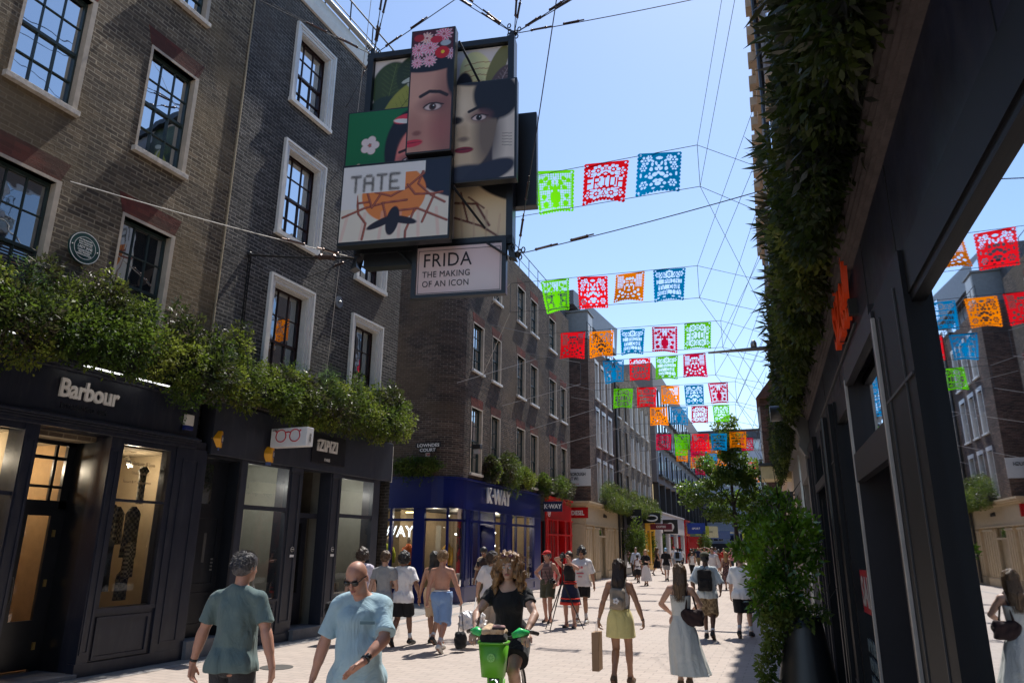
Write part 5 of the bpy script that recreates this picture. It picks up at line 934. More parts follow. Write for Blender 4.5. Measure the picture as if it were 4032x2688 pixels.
# lower name board
LBf=MB().box(-2.33,-.6,-.05,.09,6.03,6.09).box(-2.33,-2.25,-.05,.09,6.09,7.05).box(-.68,-.6,-.05,.09,6.09,7.05).box(-2.25,-.68,-.0,.06,6.09,7.05).build('name_board',FRM,SG)
a=Art(-2.25,-.68,6.09,7.0,(196,176,176),.02); a.ell(-1.1,6.3,.6,.35,(214,200,202),0,1.3,.6); a.mesh('print',LBf,.004)
K_=pmat('ink_plum',(.02,.012,.02),.5)
for s,sz,z in (('FRIDA',.37,6.62),('THE MAKING',.165,6.42),('OF AN ICON',.165,6.24)): text_mesh(s,sz,'lettering',.002,.0,M=frame((-2.14,-.012,z),(1,0,0),(0,0,1)),mat=K_,parent=LBf,sx=.86,space=1.06)
mb=MB()
for q in (.05,): mb.box(-2.22,-.71,-.010,-.006,6.12,6.127).box(-2.22,-.71,-.01,-.006,6.93,6.937).box(-2.22,-2.213,-.01,-.006,6.127,6.93).box(-.717,-.71,-.01,-.006,6.127,6.93)
mb.build('border_line',K_,LBf)
for p in ([(-1.46,-.5,10.95),(-1.12,-.0,10.25)],[(-1.5,-.45,7.95),(-1.0,.0,7.3)],[(-2.6,-.1,6.95),(-2.32,-.02,6.65)],[(-.95,-.1,6.98),(-.62,-.06,6.75)],[(-1.9,-.4,8.6),(-1.9,.1,8.6)]): MB().tube(p,.022,8).build('strut',FRM,SG)
for u in (-3.44,-.56):
    MB().prism([(u-.06,11.2),(u+.06,11.2),(u+.03,11.5),(u-.03,11.5)],'y',.05,.25).build('hanging_lug',FRM,SG); MB().prism([(u-.05,6.98),(u+.05,6.98),(u+.12*(1 if u>-1 else -1),6.7),(u,6.75)],'y',.05,.25).build('lower_lug',FRM,SG)
MW=SG.matrix_basis
def sl(u,y,z): # sign local to world
    a=R(11.4); return Vector((-4+u*math.cos(a)-y*math.sin(a),10.8+u*math.sin(a)+y*math.cos(a),z))
# ================================================================ cables
CAB=pmat('cable_grey',(.07,.07,.075),.45,metal=.5); CABW=pmat('pale_rope',(.55,.52,.48),.6); BRZ=pmat('turnbuckle_bronze',(.11,.07,.06),.4,metal=.7)
def cable(a,b,label,r=.008,m=None,sag=0.0,buckle=None,group=None,shk=True):
    a=Vector(a); b=Vector(b); d=b-a; e=empty('cable',tuple((a+b)/2),0,label,'cable',group); c=e.location
    pts=[a+d*t-Vector((0,0,sag*4*t*(1-t)))-c for t in ([0,1] if not sag else [k/8 for k in range(9)])]
    MB().tube(pts,r,5).build('wire',m or CAB,e)
    if buckle:
        for t in buckle:
            p=a+d*t-c; q=p+d.normalized()*.28; mb=MB(); mb.tube([p,q],r*2.4,6).ball(p,r*3.2,5).ball(q,r*3.2,5).tube([q,q+d.normalized()*.12],r*1.6,5); mb.build('turnbuckle',BRZ,e)
    return e
LT_=sl(-3.46,.15,11.42); RT_=sl(-.53,.15,11.5); LB_=sl(-3.5,.1,6.95); RB_=sl(-.42,.1,6.8); RBa=sl(-.45,.1,7.0)
G_='cables holding the exhibition sign'
def T(p,far,t): return p
for a,b,l in ((LT_,(-9.8,9.6,13.0),'upper left cable from the sign corner to the parapet above the joint'),(LT_,(-9.8,7.6,12.2),'second upper left cable from the sign corner to the brown brick wall'),(LT_,(-9.8,12.6,12.3),'cable from the sign corner back past the white framed window'),(LT_,(-9.8,13.2,11.6),'lower cable from the sign corner crossing the grey brick wall'),
    (LT_,(-2.2,4.0,14.5),'cable rising steeply from the left sign corner toward the viewer'),(LT_,(-1.0,3.5,14.2),'second cable rising steeply from the left sign corner toward the viewer'),(LT_,(2.0,9.0,14.0),'cable from the left sign corner passing behind the tall portrait'),
    (RT_,(-9.8,4.2,14.8),'cable from the right sign corner up to the left over the roofs'),(RT_,(-9.8,6.8,14.9),'second cable from the right sign corner up to the left'),(RT_,(-1.9,5.5,14.8),'short cable rising from the right sign corner'),(RT_,(.3,3.2,14.4),'cable rising from the right sign corner toward the viewer on the right'),
    (RT_,(.35,8.5,11.1),'level cable from the right sign corner to the hedge side wall'),(RT_,(.3,9.5,11.9),'slightly rising cable from the right sign corner to the right'),(RT_,(.2,12.5,12.5),'thin upper cable from the right sign corner to the right wall'),
    (RB_,(.2,11.0,7.4),'level cable from the lower right sign corner to the hedge'),(RB_,(-1.2,6.0,13.2),'long diagonal cable from the lower right sign corner up to the top of the view'),
    (LB_,(-9.75,9.96,7.27),'dark twisted power cable from the sign to the grey wall'),(LB_,(-9.7,6.2,6.95),'long pale cable from the sign across the brown brick wall to the left edge'),(LB_,(-9.75,11.4,7.25),'second cable from the sign to the white framed window')):
    L=(Vector(b)-a).length; cable(a,b,l,.009 if 'power' not in l else .02,CABW if 'pale' in l else (BLACKM if 'power' in l else CAB),.03*L*.3,(min(.35,.35/L),min(.8,1.0/L)) if L>3 else (.2,),G_)
for nm,p in (('upper left',LT_),('upper right',RT_),('lower right',RB_)):
    mb=MB(); rr=random.Random(3)
    for k in range(9):
        o=Vector((rr.uniform(-.16,.16),rr.uniform(-.12,.12),rr.uniform(-.06,.14))); ring=[p+o+Vector((.035*math.cos(a*.9),0,.05*math.sin(a*.9)))-p for a in range(8)]; mb.tube(ring,.012,5)
    mb.ball((0,0,0),.06,6); o=mb.build('shackle_cluster',BLACKM); o.location=p; tag(o,'cluster of dark shackles at the %s corner of the hanging sign'%nm,'shackles','shackles at the sign corners')
e=empty('power_conduit',(-9.79,9.96,7.27),0,'thin black conduit dropping down the grey brick wall to the hedge','conduit'); MB().tube([(0,0,0),(.0,.03,-2.4)],.012,5).tube([(0,.06,0),(.0,.08,-2.4)],.009,5).ball((.02,0,.02),.05,6).build('tube',BLACKM,e)
for y,z,l in ((13.05,8.9,'round wall anchor plate higher, beside the sign edge'),(12.9,7.25,'round grey wall anchor plate left of the upper white window'),(12.62,5.3,'black oval anchor plate between the lower white windows')):
    e=empty('wall_anchor',(-9.8,y,z),0,l,'anchor plate','anchor plates on the grey wall'); MB().tube([(0,0,0),(.03,0,0)],.14 if z>6 else .16,18).build('disc',pmat('anchor_grey',(.13,.14,.16),.5) if z>6 else BLACKM,e); MB().ball((.05,0,0),.03,6).build('eye_bolt',STEEL,e)
cable((-9.76,12.62,5.3),(-7.0,9.5,12.4),'thin cable rising from the black anchor plate past the white window',.006,CABW)
# ================================================================ cut paper banners
FW,FH=90,92
def flag_mask(kind):
    X=(np.arange(FW)+.5)/FW*2-1; Y=(np.arange(FH)+.5)/FH; X,Y=np.meshgrid(X,Y,indexing='ij'); A=np.abs(X); S=np.ones_like(X,bool)
    def hole(cx,cy,rx,ry,rot=0,val=False):
        for Z in (A,) if cx!=0 else (X,):
            a=R(rot); dx=Z-cx; dy=Y-cy; x=(dx*math.cos(a)+dy*2*math.sin(a))/rx; y=(-dx*math.sin(a)+dy*2*math.cos(a))/(ry*2); S[(x*x+y*y)<1]=val
    def lattice(y0,y1,x0=0,x1=.84,st=.115):
        m=(Y>y0)&(Y<y1)&(A>x0)&(A<x1); S[m&(((A/st)%1)>.24)&(((Y*2/st)%1)>.24)]=False
    def text(t,y0,y1,w=.8):
        B=bits(t); n=B.shape[1]; m=(Y>y0)&(Y<y1)&(A<w); i=((Y-y0)/(y1-y0)*7).clip(0,6).astype(int); j=((X+w)/(2*w)*n).clip(0,n-1).astype(int); S[m&(B[i,j]==0)]=False
    def petals(cx,cy,r,n=6,ph=0):
        for k in range(n): a=2*math.pi*k/n+ph; hole(cx+r*math.cos(a),cy+r*.5*math.sin(a),r*.42,r*.2,0)
        hole(cx,cy,r*.28,r*.14)
    if kind=='deer':
        lattice(.08,.93); 
        for a in ((.0,.66,.30,.16),(.0,.48,.13,.12),(.28,.3,.12,.09,-50),(.45,.2,.1,.07,-50),(.2,.42,.1,.06,30),(.5,.42,.16,.05,20),(.62,.62,.13,.06,0),(.55,.8,.16,.07,0),(.0,.84,.2,.06),(.7,.25,.1,.06)): hole(*a,val=True) if len(a)==5 else hole(*a,0,True)
        for a in ((.12,.28,.05,.05),(.34,.52,.08,.03,30),(.5,.7,.06,.03)): hole(*a)
        hole(0,.2,.10,.04)
    elif kind=='name':
        text('FRIDA',.36,.64,.86)
        petals(.35,.2,.2,7); petals(.72,.24,.13,5); petals(.35,.8,.2,7,.4); petals(.72,.78,.13,5); petals(.0,.16,.13,5); petals(0,.82,.14,6)
        for a in ((.0,.3,.08,.025),(.55,.33,.14,.02,10),(.55,.68,.14,.02,-10),(0,.7,.08,.025)): hole(*a)
    elif kind=='bloom':
        for c in ((.62,.2,.16),(.7,.38,.12),(.45,.13,.1),(.65,.78,.14)): petals(*c)
        for a in ((0,.14,.16,.04),(.12,.28,.05,.06,20),(0,.36,.06,.05),(.1,.42,.07,.05,45),(.34,.42,.08,.05),(.16,.56,.13,.05,30),(.0,.52,.06,.04),(.35,.62,.12,.04,-20),(.12,.72,.12,.04,20),(0,.8,.14,.05),(.3,.8,.07,.04),(.3,.3,.05,.05),(.4,.53,.05,.03),(.8,.55,.05,.05),(.2,.9,.08,.02),(.55,.58,.07,.03,40),(.3,.21,.09,.025,-40)): hole(*a)
    elif kind=='face':
        lattice(.08,.5,.42,.84); 
        for a in ((0,.2,.12,.05),(.2,.2,.08,.05),(.36,.28,.06,.06),(.14,.42,.10,.045),(0,.5,.04,.05),(0,.62,.12,.03),(.3,.52,.04,.1),(.42,.7,.1,.05,30),(.62,.62,.08,.05),(.68,.78,.1,.04,20),(.2,.76,.06,.03),(0,.78,.06,.03),(.35,.85,.1,.03),(.0,.88,.1,.025),(.75,.9,.05,.03),(.16,.31,.12,.018,-8)): hole(*a)
    else:
        text('I PAINT',.34,.48,.80); text('MY OWN',.52,.66,.74); text('REALITY',.70,.84,.80)
        petals(0,.18,.2,8); petals(.4,.2,.15,6); petals(.7,.18,.13,6)
        for a in ((.2,.28,.1,.02),(.3,.90,.12,.02),(.7,.9,.08,.02),(.55,.29,.1,.02)): hole(*a)
    for cx,cy in ((.86,.055),(.86,.93)): hole(cx,cy,.05,.025)
    S[A>.93-.0*Y]&=True
    # scalloped edges
    e=(A>.92)&(((Y*11)%1-.5)**2*4+((A-.92)/.08)**2>1); S[e]=False; e=(Y>.955)&(((X*6)%1-.5)**2*4+((Y-.955)/.045)**2>1); S[e]=False
    return S
def flag_mesh(kind,seed):
    S=flag_mask(kind); rr=random.Random(seed); a1,a2,tp=rr.uniform(-.8,.8),rr.uniform(-.6,.9),rr.uniform(-.12,.03)
    i,j=np.meshgrid(np.arange(FW+1),np.arange(FH+1),indexing='ij'); x=i/FW-.5; y=j/FH
    X=x*(1+tp*y)+a1*.08*y; Z=-y*1.03+.02*np.cos(x*6)*y; Yd=.12*np.sin(x*3+a1*4)*y*y+a2*.18*y**2
    V=np.stack([X,Yd,Z],-1).reshape(-1,3); k=np.arange((FW+1)*(FH+1)).reshape(FW+1,FH+1); Q=np.stack([k[:-1,:-1],k[1:,:-1],k[1:,1:],k[:-1,1:]],-1)[S].reshape(-1,4)
    o=npmesh('paper_banner',V,Q,None); me=o.data; bpy.data.objects.remove(o); return me

def flag_mat(name,c):
    t=NT(name); d=t.add('BsdfDiffuse',{'Color':c,'Roughness':.5}); tr=t.add('BsdfTranslucent',{'Color':c}); return t.surf(t.add('MixShader',{0:.6,1:d.outputs[0],2:tr.outputs[0]}).outputs[0])
FC={'green':flag_mat('green_paper',lin(110,220,20)),'red':flag_mat('red_paper',lin(235,22,36)),'blue':flag_mat('blue_paper',lin(0,128,190)),'orange':flag_mat('orange_paper',lin(255,140,5)),'crimson':flag_mat('crimson_paper',lin(205,16,66))}
FM={}
KD={'deer':'cut-out antlered shape','name':'cut-out name lettering','bloom':'cut-out flowers','face':'cut-out face shape','words':'three lines of cut-out words'}
ORD=['nearest','second','third','fourth','fifth','sixth','seventh','eighth','ninth','tenth','eleventh']
YAWV=Vector((-math.sin(R(3)),math.cos(R(3)),0))
FLAGS=[(11.8,[('crimson',-5.23,8.87,0.85,'bloom'),('green',-4.07,8.9,0.79,'deer'),('red',-3.02,8.86,0.86,'name'),('blue',-2.01,8.84,0.8,'bloom')]),(18.2,[('green',-6.29,9.21,0.89,'deer'),('red',-5.17,9.15,0.86,'bloom'),('orange',-4.09,9.1,0.84,'face'),('blue',-3.01,9.07,0.87,'words')]),(23,[('red',-7.29,9.08,0.93,'face'),('orange',-6.25,9.01,0.87,'bloom'),('blue',-5.16,8.96,0.84,'words'),('crimson',-4.07,8.93,0.84,'deer'),('green',-2.98,8.95,0.87,'name')]),(27.2,[('blue',-6.94,9.04,0.88,'deer'),('red',-5.86,9.02,0.85,'name'),('green',-4.79,9.01,0.9,'words'),('crimson',-3.73,9.01,0.87,'face')]),(30.5,[('green',-7.36,8.57,0.87,'name'),('red',-6.32,8.55,0.86,'words'),('orange',-5.29,8.54,0.77,'face'),('blue',-4.29,8.5,0.82,'bloom'),('crimson',-3.29,8.52,0.84,'deer')]),(34,[('orange',-6.52,8.3,0.84,'face'),('blue',-5.53,8.25,0.82,'deer'),('crimson',-4.56,8.23,0.78,'name'),('green',-3.6,8.21,0.77,'bloom')]),(38,[('crimson',-7.07,7.58,0.81,'name'),('green',-6.12,7.53,0.82,'deer'),('red',-5.16,7.51,0.87,'face'),('blue',-4.23,7.48,0.83,'words'),('orange',-3.28,7.53,0.83,'words')]),(45,[('green',-7.31,8.09,0.83,'bloom'),('crimson',-6.29,8.13,0.9,'name'),('orange',-5.32,8.14,0.83,'face'),('crimson',-3.39,8.18,0.75,'bloom')]),(51,[('orange',-8.27,8.43,0.85,'words'),('crimson',-7.24,8.45,0.9,'deer'),('blue',-6.24,8.38,0.82,'bloom')]),(57,[('orange',-8.17,8.58,0.87,'name'),('green',-7.19,8.58,0.82,'deer'),('orange',-6.23,8.61,0.78,'bloom'),('red',-3.97,8.04,0.75,'face')]),(63,[('crimson',-8.73,8.54,0.84,'face'),('orange',-7.65,8.58,0.86,'words'),('orange',-4.34,7.82,0.79,'name')])]

COLN={'green':'green','red':'red','blue':'blue','orange':'orange','crimson':'crimson'}
sd_=0
for ri,(Yr,fl) in enumerate(FLAGS):
    for fi,(c,x,z,wd,kind) in enumerate(fl):
        sd_+=1; vk=(kind,sd_%3)
        if vk not in FM: m_=flag_mesh(kind,sd_); m_.materials.append(None); FM[vk]=m_
        o=bpy.data.objects.new('paper_banner',FM[vk]); COL.objects.link(o); o.material_slots[0].link='OBJECT'; o.material_slots[0].material=FC[c]
        o.location=(x,Yr,z); o.scale=(wd,wd,wd); o.rotation_euler=(R(random.Random(sd_).uniform(-9,9)),R(3.2 if ri<1 else 2),R(3+random.Random(sd_+50).uniform(-9,9))); h=['leftmost','second','third','fourth','rightmost'] if len(fl)==5 else (['leftmost','second','third','rightmost'] if len(fl)==4 else ['leftmost','middle','rightmost'])
        tag(o,'%s paper banner with %s, %s in the %s row'%(c,KD[kind],h[fi],ORD[ri]),'banner','cut paper banners strung over the street')
    xs=[f[1] for f in fl]; zs=[f[2] for f in fl]; wd=fl[-1][3]; sl_=(zs[-1]-zs[0])/(xs[-1]-xs[0]); x0=xs[0]-wd*1.6; x1=xs[-1]+wd*.85
    if ri>=7: x1=xs[-1]+.6
    A=Vector((x0,Yr,zs[0]+sl_*(x0-xs[0])+.01)); Bp=Vector((x1,Yr,zs[-1]+sl_*(x1-xs[-1])+.01)); dn=Vector((0,0,-wd*1.04))
    e=empty('banner_line',tuple((A+Bp)/2),0,'wires and wall ties carrying the %s row of paper banners'%ORD[ri],'wire line','wires carrying the paper banners'); c=e.location
    r=.006+.0015*(ri**.7); MB().tube([A-c,Bp-c],r,4).build('top_wire',CAB,e); MB().tube([A+dn-c,Bp+dn-c],r,4).build('bottom_wire',CAB,e); 
    if ri<7: MB().tube([Bp-c,Bp+dn-c],r,4).build('side_wire',CAB,e)
    if ri: MB().tube([A-c,A+dn-c],r,4).build('side_wire',CAB,e)
    wl=-11-(Yr-22)*.05 if Yr>20 else -9.8; wr=.743-Yr*.0559
    if ri<8:
        if Yr>20 or ri==1:
            wl=max(wl,-11.3) if Yr<60 else wl
            MB().tube([A-c,Vector((wl if ri>1 else -10.2,Yr+(1.2 if ri>1 else 4.2),A.z+1.0))-c],r*1.25,4).build('tie_wire',CABW,e); MB().tube([A+dn-c,Vector((wl if ri>1 else -10.2,Yr-1.5+(5 if ri==1 else 0),A.z-1.9))-c],r*1.25,4).build('tie_wire',CABW,e)
        rr=random.Random(ri)
        for p,dz,dy in ((Bp,2.2,-3.5),(Bp,-.55,.6),(Bp+dn,-.25,1.5),(Bp+dn,-3.0,3.5),(Bp+dn,1.6,-4.)): MB().tube([p-c,Vector((wr-.1,Yr+dy,p.z+dz))-c],r*.8,4).build('tie_wire',CAB,e)
# ================================================================ people: signed-distance bodies turned into one continuous surface
def snet(F,lo,h):
    nx,ny,nz=F.shape; ins=F<0; acc=np.zeros((nx-1,ny-1,nz-1,3),np.float32); cnt=np.zeros((nx-1,ny-1,nz-1),np.float32)
    for ax in range(3):
        sh=[nx,ny,nz]; sh[ax]-=1; s0=[slice(None)]*3; s1=[slice(None)]*3; s0[ax]=slice(0,-1); s1[ax]=slice(1,None); s0=tuple(s0); s1=tuple(s1)
        A=F[s0]; B=F[s1]; cr=ins[s0]!=ins[s1]; t=np.where(cr,A/(np.where(A==B,1,A-B)),0)
        o=[a for a in range(3) if a!=ax]
        for da in (0,1):
            for db in (0,1):
                dst=[slice(0,nx-1),slice(0,ny-1),slice(0,nz-1)]; src=[slice(0,nx-1),slice(0,ny-1),slice(0,nz-1)]
                src[o[0]]=slice(da,da+[nx,ny,nz][o[0]]-1); src[o[1]]=slice(db,db+[nx,ny,nz][o[1]]-1); src[ax]=slice(0,[nx,ny,nz][ax]-1)
                c=cr[tuple(src)]; tt=t[tuple(src)]; off=[0,0,0]; off[o[0]]=da; off[o[1]]=db
                acc[...,o[0]]+=c*off[o[0]]; acc[...,o[1]]+=c*off[o[1]]; acc[...,ax]+=tt*c; cnt+=c
    cell=cnt>0; idx=-np.ones(cell.shape,np.int64); n=cell.sum(); idx[cell]=np.arange(n); ijk=np.argwhere(cell)
    V=(ijk+acc[cell]/cnt[cell][:,None])*h+np.asarray(lo); Q=[]
    for ax in range(3):
        b,c=(ax+1)%3,(ax+2)%3; s0=[slice(1,-1)]*3; s0[ax]=slice(0,[nx,ny,nz][ax]-1); s1=list(s0); s1[ax]=slice(1,[nx,ny,nz][ax])
        A=ins[tuple(s0)]; B=ins[tuple(s1)]; w=np.argwhere(A!=B); 
        if len(w)==0: continue
        up=A[A!=B]; base=w.copy(); base[:,b]+=1; base[:,c]+=1; eb=np.zeros(3,int); eb[b]=1; ec=np.zeros(3,int); ec[c]=1
        g=lambda p: idx[p[:,0],p[:,1],p[:,2]]
        q=np.stack([g(base-eb-ec),g(base-ec),g(base),g(base-eb)],1); q[~up]=q[~up][:,::-1]; Q.append(q)
    Q=np.concatenate(Q); Q=Q[(Q>=0).all(1)]; return V,Q
class SDF:
    def __init__(s,lo,hi,h):
        s.lo=np.array(lo,float); s.h=h; s.n=np.ceil((np.array(hi)-s.lo)/h).astype(int)+1; s.F=np.full(tuple(s.n),.5,np.float32)
        s.ax=[s.lo[i]+h*np.arange(s.n[i]) for i in range(3)]
    def grid(s,lo,hi):
        sl=[]; g=[]
        for i in range(3):
            a=max(0,int((lo[i]-s.lo[i])/s.h)); b=min(s.n[i],int((hi[i]-s.lo[i])/s.h)+2); 
            if b<=a: return None,None
            sl.append(slice(a,b)); sh=[1,1,1]; sh[i]=b-a; g.append(s.ax[i][a:b].reshape(sh))
        return tuple(sl),g
    def put(s,fn,lo,hi,k,mode='u'):
        m=k+2.5*s.h+.01; sl,g=s.grid(np.array(lo)-m,np.array(hi)+m)
        if sl is None: return s
        d=fn(*g); A=s.F[sl]
        if mode=='u':
            h=np.clip(.5+.5*(A-d)/k,0,1); s.F[sl]=A*(1-h)+d*h-k*h*(1-h)
        else:
            h=np.clip(.5-.5*(A+d)/k,0,1); s.F[sl]=A*(1-h)-d*h+k*h*(1-h)
        return s
    def cone(s,a,b,ra,rb,k=.02,mode='u',fl=1.,tw=None):
        a=np.array(a,float); b=np.array(b,float); ab=b-a; L=(ab**2).sum()+1e-9; r=max(ra,rb)
        def fn(X,Y,Z):
            t=(((X-a[0])*ab[0]+(Y-a[1])*ab[1]+(Z-a[2])*ab[2])/L).clip(0,1)
            return np.sqrt((X-a[0]-t*ab[0])**2+((Y-a[1]-t*ab[1])*fl)**2+(Z-a[2]-t*ab[2])**2)-(ra+(rb-ra)*t)
        return s.put(fn,np.minimum(a,b)-r,np.maximum(a,b)+r,k,mode)
    def ell(s,c,r,k=.02,mode='u',M=None):
        c=np.array(c,float); r=np.array(r,float); mr=r.max() if M is not None else r
        def fn(X,Y,Z):
            x,y,z=X-c[0],Y-c[1],Z-c[2]
            if M is not None: x,y,z=(M[0][0]*x+M[1][0]*y+M[2][0]*z),(M[0][1]*x+M[1][1]*y+M[2][1]*z),(M[0][2]*x+M[1][2]*y+M[2][2]*z)
            k0=np.sqrt((x/r[0])**2+(y/r[1])**2+(z/r[2])**2); k1=np.sqrt((x/r[0]**2)**2+(y/r[1]**2)**2+(z/r[2]**2)**2)+1e-9; return k0*(k0-1)/k1
        return s.put(fn,c-mr,c+mr,k,mode)
    def plane(s,p,n):
        n=np.array(n,float); n/=np.linalg.norm(n); p=np.array(p,float); X,Y,Z=s.ax[0][:,None,None],s.ax[1][None,:,None],s.ax[2][None,None,:]
        s.F=np.maximum(s.F,((X-p[0])*n[0]+(Y-p[1])*n[1]+(Z-p[2])*n[2]).astype(np.float32)); return s
    def noise(s,amp,f,seed=0,fz=None):
        fz=fz or f; X,Y,Z=s.ax[0][:,None,None],s.ax[1][None,:,None],s.ax[2][None,None,:]; q=seed*1.7
        n=np.sin(f*X+2.1*np.sin(fz*.6*Z+q)+q)*np.sin(f*.9*Y+1.7*np.sin(fz*.8*Z+q*2))+.6*np.sin(fz*1.7*Z+f*.8*X+1.3*np.sin(f*1.2*Y)+q)+.4*np.sin(f*2.3*X+f*1.9*Y+fz*1.1*Z+q)
        s.F=s.F+(amp*n).astype(np.float32); return s
    def mesh(s,name,mat,parent): 
        V,Q=snet(s.F,s.lo,s.h); return npmesh(name,V,Q,mat,parent,True)
def ik(a,t,l1,l2,pole):
    a=np.array(a,float); t=np.array(t,float); d=t-a; D=np.linalg.norm(d); D2=min(D,(l1+l2)*.998); d=d/D; t=a+d*D2
    x=(l1*l1-l2*l2+D2*D2)/(2*D2); hh=math.sqrt(max(l1*l1-x*x,0)); p=np.array(pole,float); p-=d*(p@d); p/=np.linalg.norm(p); return a+d*x+p*hh,t
def skinm(c): return pmat('skin_%02d%02d%02d'%tuple(int(x*99) for x in c),c,.5,var=.07,scale=18,sub=.06)
SK={'p':skinm((.50,.30,.22)),'t':skinm((.36,.19,.12)),'d':skinm((.12,.06,.04)),'m':skinm((.24,.12,.075)),'r':skinm((.46,.235,.165))}
def cloth(name,c,var=.1,sc=10):
    if 'cloth_'+name in _mc: return _mc['cloth_'+name]
    t=NT('cloth_'+name); o=t.coord(); st=t.add('Mapping',{'Vector':o,'Scale':(1,1,.55),'Rotation':(.5,.3,.2)}).outputs[0]; big=t.noise(7,2,.5,st); bg2=t.add('TexNoise',{'Vector':st,'Scale':5.0,'Detail':3.0,'Distortion':2.2}).outputs[0]; fine=t.noise(160,2)
    c1=t.mix(t.ramp(t.noise(sc,4),[(.3,(0,0,0)),(.7,(1,1,1))]),tuple(x*(1-var) for x in c),tuple(min(1,x*(1+var)) for x in c))
    hgt=t.math('ADD',t.math('ADD',big,t.math('MULTIPLY',bg2,1.6)),t.math('MULTIPLY',fine,.03)); b=t.add('Bump',{'Height':hgt,'Strength':.6,'Distance':.03})
    p=t.add('BsdfPrincipled',{'Base Color':c1,'Roughness':.85,'Specular IOR Level':.2,'Sheen Weight':.12,'Normal':b.outputs[0]}); _mc['cloth_'+name]=t.surf(p.outputs[0]); return _mc['cloth_'+name]
def hairm(name,c):
    if 'hair_'+name in _mc: return _mc['hair_'+name]
    t=NT('hair_'+name); o=t.add('Mapping',{'Vector':t.coord(),'Scale':(60,60,9)}).outputs[0]; n=t.noise(1.6,3,.6,o)
    cc=t.mix(t.ramp(n,[(.3,(0,0,0)),(.7,(1,1,1))]),tuple(x*.45 for x in c),tuple(min(1,x*1.7) for x in c)); b=t.add('Bump',{'Height':n,'Strength':.8,'Distance':.01})
    _mc['hair_'+name]=t.surf(t.add('BsdfPrincipled',{'Base Color':cc,'Roughness':.42,'Normal':b.outputs[0]}).outputs[0]); return _mc['hair_'+name]
HB=hairm('black',(.014,.011,.01)); HD=hairm('dark_brown',(.035,.018,.01)); HN=hairm('brown',(.085,.045,.022)); HL=hairm('blond',(.36,.22,.09)); HA=hairm('auburn',(.23,.12,.05)); HG=hairm('grey',(.06,.055,.06))
EYEW=pmat('eye_white',(.7,.68,.65),.3); IRIS=pmat('iris_dark',(.03,.02,.015),.2); LIPM=pmat('lips',(.36,.13,.11),.4); SHADES=pmat('dark_lenses',(.01,.008,.008),.08); SHOEB=pmat('black_shoe',(.015,.015,.016),.5); SHOEW=pmat('white_shoe',(.62,.60,.56),.6); SOCK=pmat('white_sock',(.7,.7,.7),.9); SOLE=pmat('rubber_sole',(.1,.1,.1),.8); SHOET=pmat('brown_shoe',(.12,.07,.04),.6)
def Rz(a): c,s=math.cos(R(a)),math.sin(R(a)); return np.array([[c,-s,0],[s,c,0],[0,0,1]])
def Rx(a): c,s=math.cos(R(a)),math.sin(R(a)); return np.array([[1,0,0],[0,c,-s],[0,s,c]])
class Person: pass
